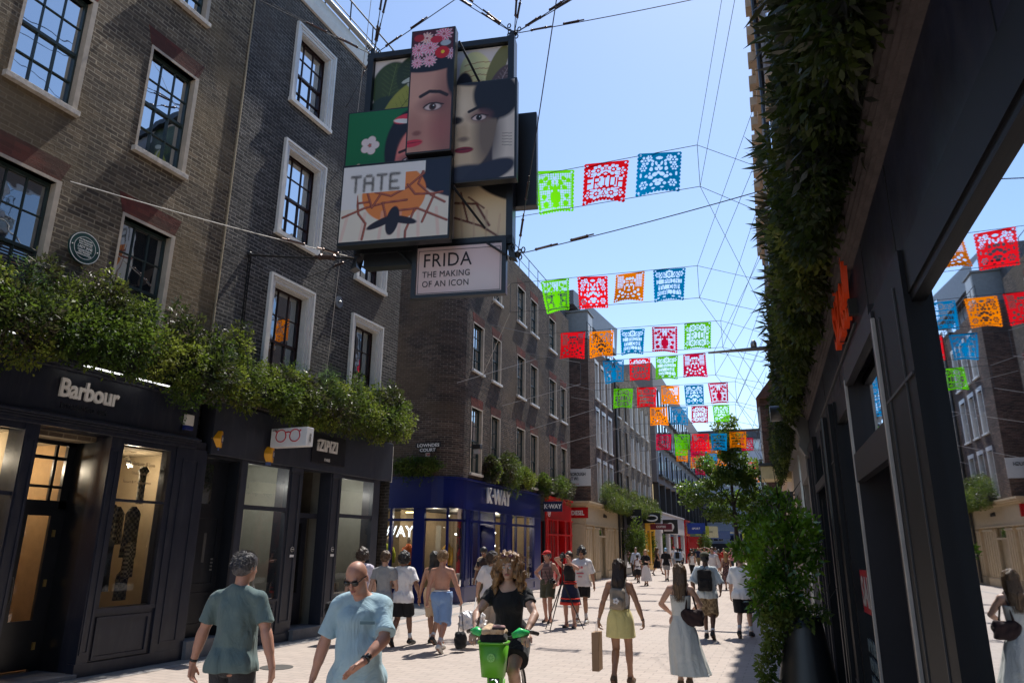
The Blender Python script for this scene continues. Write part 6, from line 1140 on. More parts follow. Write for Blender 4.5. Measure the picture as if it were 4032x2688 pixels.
def person(label,x,y,th,H=1.75,fem=False,skin='p',h=.012,lean=0,head=(0,0),feet=None,hands=None,hdir=None,sw=.12,hipz=None,belly=0,build=1.,face=0,bald=False,knee=(0,1,0),elb=None,group=None,clothes=(),hair=None,shoes=('b',),fingers=True,loc_z=0,grip=0,stride=.22,ph=1):
    s=H/1.75; P=Person(); P.fem=fem; e=empty('person',(x,y,loc_z),th,label,'person',group); P.root=e; P.s=s; P.h=h
    sh=(.162 if fem else .186)*build; hp=.092
    piv=np.array([0,0,(hipz or .93)]); RL=Rx(-lean); up=lambda p: RL@(np.array(p,float)-np.array([0,0,.93]))+piv
    hip=[piv+np.array([-hp,0,0]),piv+np.array([hp,0,0])]; chest=up((0,0,1.27)); neck=up((0,-.012,1.45)); S_=[up((-sh,-.01,1.385)),up((sh,-.01,1.385))]
    HR=Rz(head[0])@Rx(-head[1]-lean*.3); hc=neck+HR@np.array([0,.025,.175])+np.array([0,.0,0]); P.hc=hc; P.HR=HR
    if feet is None: feet=[(-.08,-stride*.9*ph if ph<0 else stride*.6,.085,0),(.09,-stride if ph>0 else stride*.6,.085,0)]; feet=[(-.08,stride*.75*ph,.085 if ph>0 else .15,0 if ph>0 else -38),(.09,-stride*.75*ph,.15 if ph>0 else .085,-38 if ph>0 else 0)]
    if hands is None: hands=[(-sh-.09,-sw*ph,.84),(sh+.09,sw*ph,.84)]
    K=[];A=[];E=[];W=[]
    for i in range(2):
        k,a=ik(hip[i],feet[i][:3],.43,.43,knee); K.append(k); A.append(a)
        el,w=ik(S_[i],hands[i],.285,.25,(elb[i] if elb else ((-.5 if i==0 else .5),-1,0))); E.append(el); W.append(w)
    P.hip,P.K,P.A,P.E,P.W,P.S=hip,K,A,E,W,S_; P.up=up; P.neck=neck; P.piv=piv
    ally=np.array([hc,*K,*A,*E,*W,*S_]); lo=ally.min(0)-.26; hi=ally.max(0)+.24; lo[2]=max(lo[2],-.01) if loc_z==0 else lo[2]
    B=SDF(lo,hi,h); b=build
    B.cone(piv+[-.065,-.005,.0],piv+[.065,-.005,.0],.112*b,.112*b,.04).ell(up((0,-.04,.9)),(.15*b,.10,.10),.04).ell(up((0,.01+belly*.5,1.08)),((.135 if not fem else .118)*b+belly*.4,.098*b+belly,.17),.05).ell(chest,((.16 if not fem else .142)*b,.108*b,.19),.05)
    [B.cone(up((q*.02,-.015,1.43)),up((q*sh*.86,-.012,1.388)),.055*b,.05*b,.035) for q in (-1,1)]; B.cone(neck-[0,0,.05],hc-HR@np.array([0,.02,.05]),.058 if not fem else .048,.054 if not fem else .045,.03)
    if fem: 
        for q in (-.07,.07): B.ell(up((q,.06,1.26)),(.06,.052,.06),.03)
    else: B.ell(up((0,.055,1.3)),(.13*b,.06,.07),.05)
    # head
    B.ell(hc+HR@[0,-.008,.025],(.076,.095,.095),.02,M=HR).ell(hc+HR@[0,.028,-.045],(.055,.062,.065),.03,M=HR).ell(hc+HR@[0,.07,-.085],(.024,.02,.02),.03,M=HR)
    B.cone(hc+HR@[0,.088,.012],hc+HR@[0,.106,-.028],.010,.015,.012)
    for q in (-1,1): B.ell(hc+HR@[q*.078,-.012,-.01],(.010,.02,.032),.008,M=HR)
    if face: 
        for q in (-1,1): B.ell(hc+HR@[q*.031,.094,.008],(.018,.012,.012),.012,'s',M=HR); B.ell(hc+HR@[q*.03,.082,.032],(.022,.012,.009),.012,M=HR)
        B.ell(hc+HR@[0,.086,-.055],(.024,.012,.012),.01,M=HR)
    B.cone(up((0,-.128,1.0)),up((0,-.12,1.34)),.012,.014,.035,'s')
    for i in range(2):
        sg=-1 if i==0 else 1; m=.88 if fem else 1.0
        B.cone(S_[i],E[i],.052*m*b,.040*m,.035).cone(S_[i]+(E[i]-S_[i])*.35,S_[i]+(E[i]-S_[i])*.7,.048*m,.044*m,.02).cone(E[i],W[i],.041*m,.027*m,.02).cone(E[i]+(W[i]-E[i])*.15,E[i]+(W[i]-E[i])*.5,.043*m,.036*m,.02)
        B.cone(hip[i]+[0,0,-.02],K[i],.088*b*(1.02 if fem else 1),.054,.04).cone(K[i],A[i],.053,.036,.02).cone(K[i]+(A[i]-K[i])*.18+[0,-.018,0],K[i]+(A[i]-K[i])*.45+[0,-.014,0],.052,.044,.03)
        fp=R(feet[i][3]); fd=np.array([.08*sg,math.cos(fp),math.sin(fp)]); hl=A[i]-[0,.035*math.cos(fp),.04*math.cos(fp)]+[0,0,.0]
        if feet[i][3]: hl=A[i]+np.array([0,-.03,-.035])
        P_toe=hl+fd*.20; 
        if abs(feet[i][3])<5: P_toe[2]=.03; hl[2]=max(.035,hl[2]-.01)
        B.cone(A[i],hl,.036,.034,.02).cone(hl,P_toe,.036,.028,.03).cone(A[i],hl+fd*.1,.034,.034,.03)
        if not hasattr(P,'ft'): P.ft=[]
        P.ft.append((hl.copy(),P_toe.copy()))
        # hand: palm of four rays, five separate fingers
        d=(W[i]-E[i]); d/=np.linalg.norm(d)
        if hdir and hdir[i] is not None: d=np.array(hdir[i],float); d/=np.linalg.norm(d)
        pn=np.array([-sg,0,0.]) ; 
        if abs(d@pn)>.8: pn=np.array([0,0,-1.])
        if hdir and len(hdir)>2 and hdir[2+i] is not None: pn=np.array(hdir[2+i],float)
        pn-=d*(pn@d); pn/=np.linalg.norm(pn); sd_=np.cross(d,pn); 
        if sd_[1]<0 and abs(sd_[1])>.3: sd_=-sd_   # thumb side forward
        if fingers:
            cu=grip if grip else .35
            for q,(o_,l) in enumerate(((.030,.072),(.010,.08),(-.010,.075),(-.029,.06))):
                kn=W[i]+d*.088+sd_*o_-pn*.0; B.cone(W[i]+d*.01+sd_*o_*.55,kn,.0165,.0135,.008); c1=cu*(.8+.12*q)
                d1=d*math.cos(c1)+pn*math.sin(c1); m1=kn+d1*l*.55; c2=c1*2.1; d2=d*math.cos(c2)+pn*math.sin(c2); fr=max(.0085,h*.78); B.cone(kn,m1,fr*1.08,fr,.004).cone(m1,m1+d2*l*.45,fr,fr*.88,.004)
            t0=W[i]+d*.025+sd_*.022; t1=t0+d*.035+sd_*.028+pn*.012; B.cone(t0,t1,.015,.0125,.01).cone(t1,t1+d*.034+sd_*.004+pn*.014*(1+grip),.011,max(.009,h*.75),.004)
        else: B.cone(W[i],W[i]+d*.09,.026,.03,.01,fl=1).cone(W[i]+d*.09,W[i]+d*.15+pn*.03,.024,.014,.01)
        P.__dict__.setdefault('H',[]).append(W[i]+d*.09+pn*.015)
    body=B.mesh('body',SK[skin],e); P.body=body; P.lo,P.hi=lo,hi
    for c in clothes: wear(P,*c)
    if hair: do_hair(P,*hair)
    do_shoes(P,*shoes)
    if face: do_face(P,face,bald)
    e.scale=(s,s,s); return P
def wear(P,kind,mat,o=None):
    o=o or {}; h=P.h; lo,hi=P.lo-.05,P.hi+.05; g=o.get('g',.018); up=P.up; sh=np.linalg.norm(P.S[1]-P.S[0])/2; b=sh/.186
    if kind in('tee','tank','shirt','dress_top'):
        hem=o.get('hem',.82); P.hem=min(getattr(P,'hem',9),hem); l2=lo.copy(); l2[2]=P.piv[2]-.93+hem-.06; C=SDF(l2,hi,h)
        bl=o.get('belly',0); C.ell(up((0,.0,1.26)),(.152*b+g*.8,.112+g,.20),.05).ell(up((0,.01+bl*.5,1.05)),(.138*b+g+bl*.5,.104+g+bl,.24),.06).cone(up((-.07,-.01,.86)),up((.07,-.01,.86)),.126+g,.126+g,.06).ell(up((0,-.045,.90)),(.155+g*.7,.115+g*.8,.12),.04).ell(up((0,.055,1.3)),(.13*b+g,.062+g,.08),.05)
        if P.fem:
            for q in (-.07,.07): C.ell(up((q,.06,1.26)),(.064+g*.4,.052+g,.064),.04)
        if kind!='tank':
            for q in (-1,1): C.cone(up((q*.03,-.015,1.425)),up((q*sh*.84,-.012,1.385)),.062+g*.3,.060+g*.6,.03)
        else:
            for q in (-1,1): C.cone(up((q*.085,-.07,1.36)),up((q*.095,.0,1.455)),.03,.022,.03).cone(up((q*.095,0,1.455)),up((q*.085,.07,1.33)),.022,.03,.03)
            for q in (-1,1): C.ell(up((q*(sh+.01),0,1.37)),(.062,.12,.12),.02,'s')
        sl=o.get('sleeve',.6 if kind!='tank' else 0)
        for i in range(2):
            if sl<=0: continue
            a,e_,w=P.S[i],P.E[i],P.W[i]; f=min(sl,1)
            q=a+(e_-a)*f; C.cone(a+(e_-a)*.06,q,.049*b+g*.45,.050+g*1.0,.035)
            if sl>1: C.cone(e_,e_+(w-e_)*(sl-1),.046+g,.034+g,.02)
            d=(w-e_) if sl>1 else (e_-a); d=d/np.linalg.norm(d); p=(e_+(w-e_)*(sl-1)) if sl>1 else q
            # cut the cuff only near the sleeve end
            def fn(X,Y,Z,p=p,d=d):
                t=(X-p[0])*d[0]+(Y-p[1])*d[1]+(Z-p[2])*d[2]; r=np.sqrt(((X-p[0]-t*d[0])**2+(Y-p[1]-t*d[1])**2+(Z-p[2]-t*d[2])**2)); return np.maximum(-t,np.maximum(r-.1,t-.12))
            C.put(fn,p-.14,p+.16,.004,'s')
        C.plane(P.piv+[0,0,hem-.93],(0,0,-1)); nk=o.get('neck',.075); 
        if kind=='tank' and o.get('scoop'): C.ell(up((0,.09,1.40)),(.085,.09,o['scoop']),.01,'s'); C.ell(up((0,-.05,1.5)),(.09,.10,.09),.01,'s')
        C.ell(P.neck+[0,.02,.045],(nk,nk,.06+o.get('deep',0)),.01,'s'); C.noise(o.get('wr',.0045),o.get('f',26),len(P.root.name)+P.root.location.x,11)
        return C.mesh(o.get('name','shirt'),mat,P.root)
    if kind in('shorts','trousers'):
        L=o.get('len',.9 if kind=='shorts' else 1.95); g=o.get('g',.03 if kind=='shorts' else .02); hi2=hi.copy(); hi2[2]=P.piv[2]+.2; C=SDF(lo,hi2,h); top=o.get('top',1.0)
        if getattr(P,'hem',9)<.92: top=min(top,P.hem+.075)
        C.ell(P.piv+[0,-.042,-.02],(.145,.10+g*.4,.11),.03).cone(P.piv+[-.07,-.01,.02],P.piv+[.07,-.01,.02],.122+g*.4,.122+g*.4,.04).cone(P.piv+[-.06,0,.1],P.piv+[.06,0,.1],.105+g*.3,.105+g*.3,.04)
        for i in range(2):
            hp,k,a=P.hip[i]+[0,0,-.02],P.K[i],P.A[i]; f=min(L,1); q=hp+(k-hp)*f; C.cone(hp,q,.094+g*.5,(.094+(.062-.094)*f)+g*1.1,.014)
            if L>1: q2=k+(a-k)*(L-1); C.cone(k,q2,.062+g,.048+g,.03); d=(a-k)/np.linalg.norm(a-k); p=q2
            else: d=(k-hp)/np.linalg.norm(k-hp); p=q
            def fn(X,Y,Z,p=p,d=d):
                t=(X-p[0])*d[0]+(Y-p[1])*d[1]+(Z-p[2])*d[2]; r=np.sqrt(((X-p[0]-t*d[0])**2+(Y-p[1]-t*d[1])**2+(Z-p[2]-t*d[2])**2)); return np.maximum(-t,np.maximum(r-.16,t-.16))
            C.put(fn,p-.18,p+.18,.004,'s')
        C.plane(P.piv+[0,0,top-.93],(0,0,1)); C.noise(o.get('wr',.005),22,P.root.location.y,9); return C.mesh(kind,mat,P.root)
    if kind in('skirt','gown'):
        z0,z1=o['z']; r0,r1=o['r']; lo2=lo.copy(); lo2[2]=max(z1-.05,-.01); lo2[:2]-=r1*.6; hi2=hi.copy(); hi2[:2]+=r1*.6; hi2[2]=z0+.05; C=SDF(lo2,hi2,h); fl=o.get('folds',.012); nf=o.get('n',13); dr=o.get('drift',(0,0)); ph=P.root.location.x
        def fn(X,Y,Z):
            t=((z0-Z)/(z0-z1)).clip(0,1); hipb=o.get('hip',.0)*np.sin((t*2.2).clip(0,1)*math.pi*.5); X=X-dr[0]*t*t; Y=Y-dr[1]*t*t; rr=r0+(r1-r0)*t**o.get('p',1)+hipb; th=np.arctan2(Y,X); rr=rr+fl*t*(np.sin(nf*th+ph+2*t)+.5*np.sin(nf*1.7*th+3*t))
            return np.maximum(np.maximum((np.sqrt(X*X+((Y+.012)*1.06)**2)-rr)*.8,Z-z0),z1-Z)
        C.put(fn,(lo2[0],lo2[1],z1),(hi2[0],hi2[1],z0),.01); return C.mesh('skirt' if kind=='skirt' else 'dress',mat,P.root)
def do_hair(P,kind,mat,o=None):
    o=o or {}; hc,HR,h=P.hc,P.HR,P.h*.9; pt=lambda v: hc+HR@np.array(v,float); L=o.get('L',.3); lo=hc-[.22,.26,.14+L]; hi=hc+[.22,.22,.24]; C=SDF(lo,hi,h)
    th=o.get('th',.014); C.ell(pt((0,-.018,.035)),(.082+th,.098+th,.094+th),.02,M=HR)
    if kind=='short': 
        C.ell(pt((0,-.05,-.01)),(.078+th*.6,.07+th*.5,.07),.02,M=HR); C.ell(pt((0,.10,-.035)),(.10,.088,.085),.015,'s',M=HR); C.ell(pt((0,-.02,-.14)),(.12,.12,.07),.01,'s',M=HR); 
        if o.get('crown'): C.ell(pt((0,.03,.115)),(.055,.07,.05),.02,'s',M=HR)
        C.noise(o.get('n',.004),70,3)
    elif kind=='curly':
        C.ell(pt((0,-.04,0)),(.10+th,.09+th,.10+th*.5),.03,M=HR)
        for k in range(26):
            a=k*2.4; z=-.10*o.get('low',.6)+.23*(k/26); r=(.092+th*.7)*math.sqrt(max(.03,1-(max(z,0)/.135)**2)); C.ell(pt((r*math.cos(a),-.025+r*math.sin(a)*.95,z*.92)),(.028,.028,.028),.02)
        C.ell(pt((0,.115,-.045)),(.078,.07,.085),.015,'s',M=HR); C.ell(pt((0,.0,-.15)),(.09,.13,.06),.01,'s',M=HR); C.noise(.008,75,2)
    elif kind=='long':
        w=o.get('w',.085); base=P.neck; back=P.up((o.get('dx',0),-.115,1.45-L+.08)); C.cone(pt((0,-.05,.0)),P.up((0,-.085,1.44)),w+.005,w,.04); C.cone(P.up((0,-.095,1.44)),back,w,w*.72,.04); 
        for q in (-1,1): C.cone(pt((q*.07,-.01,.02)),P.up((q*.09,-.04,1.40)),.03,.03,.03)
        if o.get('front'):
            for q in (-1,1): C.cone(P.up((q*.09,-.03,1.42)),P.up((q*.11,.06,1.42-L*.5)),.03,.02,.03)
        C.ell(pt((0,.115,-.03)),(.062,.07,.098),.01,'s',M=HR); C.noise(o.get('n',.006),62,5,7)
        C.noise(.006,38,1,4)
    elif kind=='bigcurl':
        for k in range(70):
            a=k*2.39996; z=.115-.36*(k/70); r=(.088+.05*min(1,k/35.))*(1+.12*math.sin(k*1.9))*(math.sqrt(max(.02,1-(z/.135)**2)) if z>0 else 1); p=pt((r*math.cos(a),-.02+r*.8*math.sin(a),z)); 
            lq=HR.T@(p-hc)
            if lq[1]>.03 and abs(lq[0])<.085 and lq[2]<.09: continue
            C.ell(p,(.03,.03,.042),.025)
        C.ell(pt((0,.13,-.045)),(.069,.105,.122),.012,'s',M=HR); C.ell(pt((0,.08,-.2)),(.085,.12,.12),.02,'s',M=HR); C.noise(.010,70,4,30)
    C2=C.mesh('hair',mat,P.root)
    if kind=='long' and P.h<.011:
        rng=np.random.default_rng(7); mb=MB()
        for k in range(150):
            a=rng.uniform(-1.35,1.35); cx,cy=math.sin(a),-math.cos(a); r=.095; p0=pt((cx*r*.9,-.02+cy*r,.05+.04*rng.random())); dx=rng.normal()*.012; w2=o.get('w',.085)
            pts=[p0]+[P.up((o.get('dx',0)*t+cx*(w2+.012)*(1-.2*t)+dx*t*2+.012*math.sin(t*9+k),-.095+cy*(w2*.9)-.01*t,1.50-(L+.02)*t-.03*rng.random()*t)) for t in (.1,.4,.7,1.02)]
            mb.tube(pts,[.003,.0035,.0035,.003,.0006],4)
        mb.build('hair_wisps',mat,P.root)
    if kind=='short' and P.h<.011:
        rng=np.random.default_rng(9); mb=MB(); n=0
        while n<900:
            d=rng.normal(size=3); d/=np.linalg.norm(d)
            if (d[1]>.35 and d[2]<.55) or d[2]<-.45: continue
            n+=1; p=pt((d[0]*(.080+th),-.020+d[1]*(.096+th),.032+d[2]*(.092+th))); q=p+HR@(d*.010+np.array([rng.normal()*.008,-.012+rng.normal()*.008,-.010*(d[2]<.5)])); mb.tube([p-HR@d*.006,q],[.0022,.0007],3,False)
        mb.build('hair_wisps',mat,P.root)
    if o.get('wisps'):
        rng=np.random.default_rng(5); mb=MB()
        for k in range(o['wisps']):
            a=rng.uniform(-3.14,3.14); z=rng.uniform(-.26,.12); r=.115+.03*rng.random()
            if math.sin(a)>.5 and abs(math.cos(a))<.8: continue
            p=pt((r*math.cos(a),-.02+r*.85*math.sin(a),z)); q=p+np.array([math.cos(a)*.035,math.sin(a)*.03,-.03+rng.normal()*.02])+rng.normal(size=3)*.012; mb.tube([p*.9+pt((0,0,z))*.1,(p+q)/2+rng.normal(size=3)*.01,q],[.004,.003,.0008],4)
        mb.build('hair_wisps',mat,P.root)
def do_shoes(P,kind,up_=None):
    m={'b':SHOEB,'w':SHOEW,'t':SHOET,'s':SHOEB}[kind]
    for i,(a,b) in enumerate(P.ft):
        lo=np.minimum(np.minimum(a,b),P.A[i])-.07; hi=np.maximum(np.maximum(a,b),P.A[i])+.09; C=SDF(lo,hi,P.h*.85)
        if kind=='s': C.cone(a-[0,0,.012],b-[0,0,.01],.036,.036,.02)
        else: C.cone(a,b,.045,.038,.03).cone(a,(a+b)/2+[0,0,.02],.044,.038,.03).cone(a,P.A[i],.043,.04,.02)
        d=(b-a)/np.linalg.norm(b-a); n=np.cross(d,[1,0,0]); n=n if n[2]>0 else -n; C.plane(a-n*.034,-n); C.plane(P.A[i]+n*.0,n) if kind!='s' else None
        o=C.mesh('shoe',m,P.root)
        if up_: MB().tube([tuple(P.A[i]-[0,0,.01]),tuple(P.A[i]+(P.K[i]-P.A[i])*up_)],[.040,.043],10).build('sock',SOCK,P.root,True)
def do_face(P,face,bald):
    pt=lambda v: tuple(P.hc+P.HR@np.array(v,float)); e=P.root
    if face=='shades' or face=='shades2':
        mb=MB()
        for q in (-1,1): mb.ball(pt((q*.033,.094,.010)),.027,8,(1.0,.35,.8)).tube([pt((q*.06,.085,.018)),pt((q*.082,-.01,.012))],.004,5)
        mb.tube([pt((-.06,.09,.018)),pt((0,.102,.02)),pt((.06,.09,.018))],.005,5).build('sunglasses',SHADES,e,True)
    else:
        for q in (-1,1):
            MB().ball(pt((q*.031,.082,.008)),.0135,8).build('eye',EYEW,e,True); MB().ball(pt((q*.031,.0925,.0075)),.006,6).build('iris',IRIS,e,True)
    mb=MB()
    for q in (-1,1): mb.tube([pt((q*.016,.099,.030)),pt((q*.033,.099,.036)),pt((q*.052,.085,.031))],[.0035,.0045,.002],5)
    mb.build('eyebrows',HD,e,True)
    MB().tube([pt((-.024,.090,-.056)),pt((-.010,.099,-.052)),pt((0,.100,-.054)),pt((.010,.099,-.052)),pt((.024,.090,-.056))],[.003,.006,.0055,.006,.003],6).tube([pt((-.02,.091,-.060)),pt((0,.099,-.064)),pt((.02,.091,-.060))],[.003,.0068,.003],6).build('lips',LIPM,e,True)
def rbox(P,name,c,hf,mat,M=None,r=.03,noise=.004,parent=None,h=None):
    c=np.array(c,float); hf=np.array(hf,float); m=np.linalg.norm(hf); C=SDF(c-m-.03,c+m+.03,h or P.h)
    def fn(X,Y,Z):
        x,y,z=X-c[0],Y-c[1],Z-c[2]
        if M is not None: x,y,z=(M[0][0]*x+M[1][0]*y+M[2][0]*z),(M[0][1]*x+M[1][1]*y+M[2][1]*z),(M[0][2]*x+M[1][2]*y+M[2][2]*z)
        qx,qy,qz=np.abs(x)-hf[0]+r,np.abs(y)-hf[1]+r,np.abs(z)-hf[2]+r; return np.sqrt(np.maximum(qx,0)**2+np.maximum(qy,0)**2+np.maximum(qz,0)**2)+np.minimum(np.maximum(qx,np.maximum(qy,qz)),0)-r
    C.put(fn,c-m,c+m,.01); C.noise(noise,30,1) if noise else None; return C.mesh(name,mat,parent if parent is not None else P.root)
def backpack(P,label,mat,sz=(.15,.08,.22),z=1.2,strap=None):
    s=P.s; e=empty('backpack',tuple(P.root.location),math.degrees(P.root.rotation_euler.z),label,'backpack'); e.scale=P.root.scale
    c=P.up((0,-.13-sz[1],z)); rbox(P,'bag_body',c,sz,mat,r=.05,parent=e); rbox(P,'pocket',c+[0,-sz[1]-.0,-sz[2]*.35],(sz[0]*.75,.035,sz[2]*.45),mat,r=.03,parent=e)
    for q in (-1,1):
        MB().tube([tuple(P.up((q*.09,-.13,1.34))),tuple(P.up((q*.105,-.03,1.475))),tuple(P.up((q*.11,.085,1.38))),tuple(P.up((q*.13,.1,1.2))),tuple(P.up((q*.14,-.05,1.06)))],[.014]*5,6).build('strap',strap or mat,e,True)
    MB().tube([tuple(c+[-.03,.02,sz[2]]),tuple(c+[0,.03,sz[2]+.04]),tuple(c+[.03,.02,sz[2]])],.008,5).build('handle',strap or mat,e); return e
# ================================================================ the people in the photo
WH=cloth('white',(.74,.73,.74),.03); BK=cloth('black',(.016,.016,.018),.2); GRN=cloth('faded_teal',lin(96,114,114),.08); LBL=cloth('pale_blue',lin(156,184,196),.05); DEN=cloth('denim',(.03,.045,.075),.25,40); CHAR=cloth('charcoal',(.035,.035,.04),.2); NVY=cloth('navy',(.015,.02,.05),.2); BGE=cloth('beige',lin(196,170,140),.06); SKYB=cloth('sky_blue_shorts',lin(122,152,196),.05); KH=cloth('khaki',lin(120,105,80),.1); GRY=cloth('grey',lin(150,152,155),.06); MNT=cloth('mint_grey',lin(205,207,203),.04); YEL=cloth('pale_yellow',lin(218,206,140),.05); RUST=cloth('rust',lin(160,60,45),.08); REDC=cloth('red_cloth',lin(190,40,40),.08); OLV=cloth('olive',lin(70,70,55),.1); PINKC=cloth('pink',lin(215,150,160),.08); LILAC=cloth('lilac_white',lin(215,208,222),.04)
CAMO=check_mat('camouflage_cloth',lin(150,132,104),lin(110,92,70),(.8,.75,.7),17); STRP=None
t=NT('striped_cloth'); wv=t.add('TexWave',{'Vector':t.coord(),'Scale':9.0,'Distortion':.6},wave_type='BANDS',bands_direction='Z').outputs[0]; STRP=t.surf(t.add('BsdfPrincipled',{'Base Color':t.mix(t.ramp(wv,[(.45,(0,0,0)),(.55,(1,1,1))]),(.03,.025,.03),(.30,.17,.16)),'Roughness':.85}).outputs[0])
t=NT('floral_cloth'); FLOR=t.surf(t.add('BsdfPrincipled',{'Base Color':t.mix(t.ramp(t.noise(22,3),[(.48,(0,0,0)),(.55,(1,1,1))]),(.03,.02,.025),(.3,.16,.14)),'Roughness':.85}).outputs[0])
# green shirt man, near left, walking away
P=person('man in faded teal t-shirt and dark trousers walking away at the left front',-4.49,4.91,14,1.775,False,'r',.0085,lean=2,head=(-18,4),feet=[(-.1,.12,.085,0),(.1,-.16,.12,-25)],hands=[(-.36,.02,.86),(.36,-.04,.88)],hdir=[(-.05,.1,-1),(.0,.15,-1)],build=1.0,belly=.02,
 clothes=[('tee',GRN,{'hem':.84,'sleeve':.72,'g':.024,'belly':.02,'wr':.007,'f':20}),('trousers',CHAR,{'g':.025})],hair=('short',HG,{'th':.008,'n':.0025,'crown':1}),shoes=('b',),grip=.5)
wc=P.W[0]; 
def band(P,i,name,mat,r=.031,f=.0,w=.02):
    d=(P.W[i]-P.E[i]); d/=np.linalg.norm(d); a=P.W[i]-d*(.02+f); return MB().tube([tuple(a),tuple(a-d*w)],r,14).build(name,mat,P.root,True)
band(P,0,'watch',BLACKM)
# bald man in pale blue
P=person('bald man in sunglasses and pale blue t-shirt holding one forearm across',-3.31,4.95,203,1.76,False,'r',.0085,lean=2,head=(-16,30),feet=[(-.1,.1,.085,0),(.1,-.12,.12,-25)],hands=[(-.10,.36,1.03),(.33,.02,.86)],hdir=[(.75,.35,-.5),None,(.2,.6,-.9),None],elb=[(-1,-.35,-.2),(.5,-1,0)],build=.97,belly=.04,face='shades',bald=True,
 clothes=[('tee',LBL,{'hem':.82,'sleeve':.82,'g':.026,'belly':.035,'wr':.008,'f':18}),('trousers',DEN,{'g':.022})],shoes=('b',),grip=.15)
o=band(P,0,'watch_strap',BLACKM,.034); d=(P.W[0]-P.E[0]); d/=np.linalg.norm(d); a=P.W[0]-d*.03; MB().tube([tuple(a+np.array([-.02,.02,.018])),tuple(a+np.array([-.03,.03,.03]))],.022,14).build('watch_face',SHADES,P.root,True)
MB().box(-.14,-.03,.0,.006,0,.022).xf(Matrix.Translation(Vector(tuple(P.up((0,.172,1.27)))))).build('chest_print',pmat('grey_print',lin(90,120,130),.7),P.root)
MB().tube([tuple(P.neck+np.array([.062*math.cos(k*.4),.062*math.sin(k*.4)+.01,.02-.012*math.sin(k*.4)])) for k in range(17)],.003,5).build('neck_chain',pmat('gold_chain',(.5,.35,.1),.3,metal=.9),P.root)
# cyclist
CY=(-2.83,6.78); 
P=person('woman with wavy auburn hair in black dress riding the green rental bicycle',CY[0],CY[1],191,1.70,True,'p',.0085,lean=9,head=(2,4),hipz=1.0,feet=[(-.12,.12,.42,0),(.12,.22,.22,0)],hands=[(-.245,.43,1.12),(.245,.43,1.12)],hdir=[(-.05,.8,-.45),(.05,.8,-.45),(0,-.5,-1),(0,-.5,-1)],elb=[(-1,-.1,-.5),(1,-.1,-.5)],face='eyes',grip=.75,knee=(0,1,.3),
 clothes=[('tee',BK,{'hem':1.0,'sleeve':.5,'g':.017,'name':'dress_bodice','wr':.004,'neck':.115,'deep':.06}),('shorts',BK,{'len':.62,'g':.045,'top':1.12})],hair=('bigcurl',HA,{'L':.34,'th':.010,'wisps':420}),shoes=('b',))
for q in (-1,1): rbox(P,'puff_sleeve',P.S[0 if q<0 else 1]+np.array([q*.02,0,-.05]),(.07,.075,.085),BK,r=.06,noise=.007)
mb=MB(); pt=lambda v: tuple(P.hc+P.HR@np.array(v,float))
for q in (-1,1): mb.ball(pt((q*.036,.075,.118)),.026,8,(1,.5,.7))
mb.build('hair_sunglasses',pmat('maroon_lenses',(.08,.02,.03),.15),P.root,True)
# bicycle
LIME=pmat('lime_green_plastic',lin(96,170,44),.35,var=.05); LIME2=pmat('mint_grip_cover',lin(60,200,110),.3)
bk=empty('bicycle',(CY[0],CY[1],0),191,'green rental bicycle with front basket, ridden by the woman in black','bicycle')
def wheel(y,nm='wheel'):
    w=MB(); R0=.33; n=32; w.tube([(0,y+R0*math.cos(2*math.pi*k/n),.34+R0*math.sin(2*math.pi*k/n)) for k in range(n+1)],.022,8,False); o=w.build(nm,pmat('tyre',(.02,.02,.02),.8),bk,True)
    m=MB(); m.tube([(0,y+.305*math.cos(2*math.pi*k/n),.34+.305*math.sin(2*math.pi*k/n)) for k in range(n+1)],.009,6,False); 
    for k in range(14): a=k*math.pi/7; m.tube([(.02*(-1)**k,y,.34),(0,y+.3*math.cos(a),.34+.3*math.sin(a))],.0018,4)
    m.build('rim',STEEL,o,True); MB().tube([(-.05,y,.34),(.05,y,.34)],.028,10).build('hub',BLACKM,o)
wheel(.66); wheel(-.46)
fr=MB(); fr.tube([(0,-.05,.30),(0,-.22,.85)],.024,8).tube([(0,-.05,.30),(0,.30,.42),(0,.50,.80),(0,.50,.86)],[.05,.05,.04,.035],10).tube([(.05,-.46,.34),(.03,-.05,.3)],.014).tube([(-.05,-.46,.34),(-.03,-.05,.3)],.014).build('frame',LIME,bk,True)
fk=MB(); fk.tube([(0,.47,1.0),(0,.54,.72)],.028,10).tube([(-.06,.55,.72),(.06,.55,.72)],.026,8).tube([(.06,.55,.72),(.06,.66,.34)],.017).tube([(-.06,.55,.72),(-.06,.66,.34)],.017).build('fork',LIME,bk,True)
MB().prism([(-.05,.0),(.05,.0),(.07,.26),(-.07,.26)],'y',.585,.66).xf(Matrix.Translation((0,0,.52))).build('front_cover',LIME,bk,bevel=.015)
MB().lathe([(.035,-.012),(.035,.012)],14).xf(Matrix.Translation((0,.675,.70))@Matrix.Rotation(R(90),4,'X')).build('headlight',emat('headlamp_glow',(.9,.95,1),2.5),bk)
MB().box(-.045,.045,.66,.668,.66,.74).build('headlight_housing',BLACKM,bk,bevel=.01); MB().tube([(0,.67,.82),(0,.70,.815)],.02,8).build('reflector',pmat('orange_reflector',(.5,.15,.02),.3),bk)
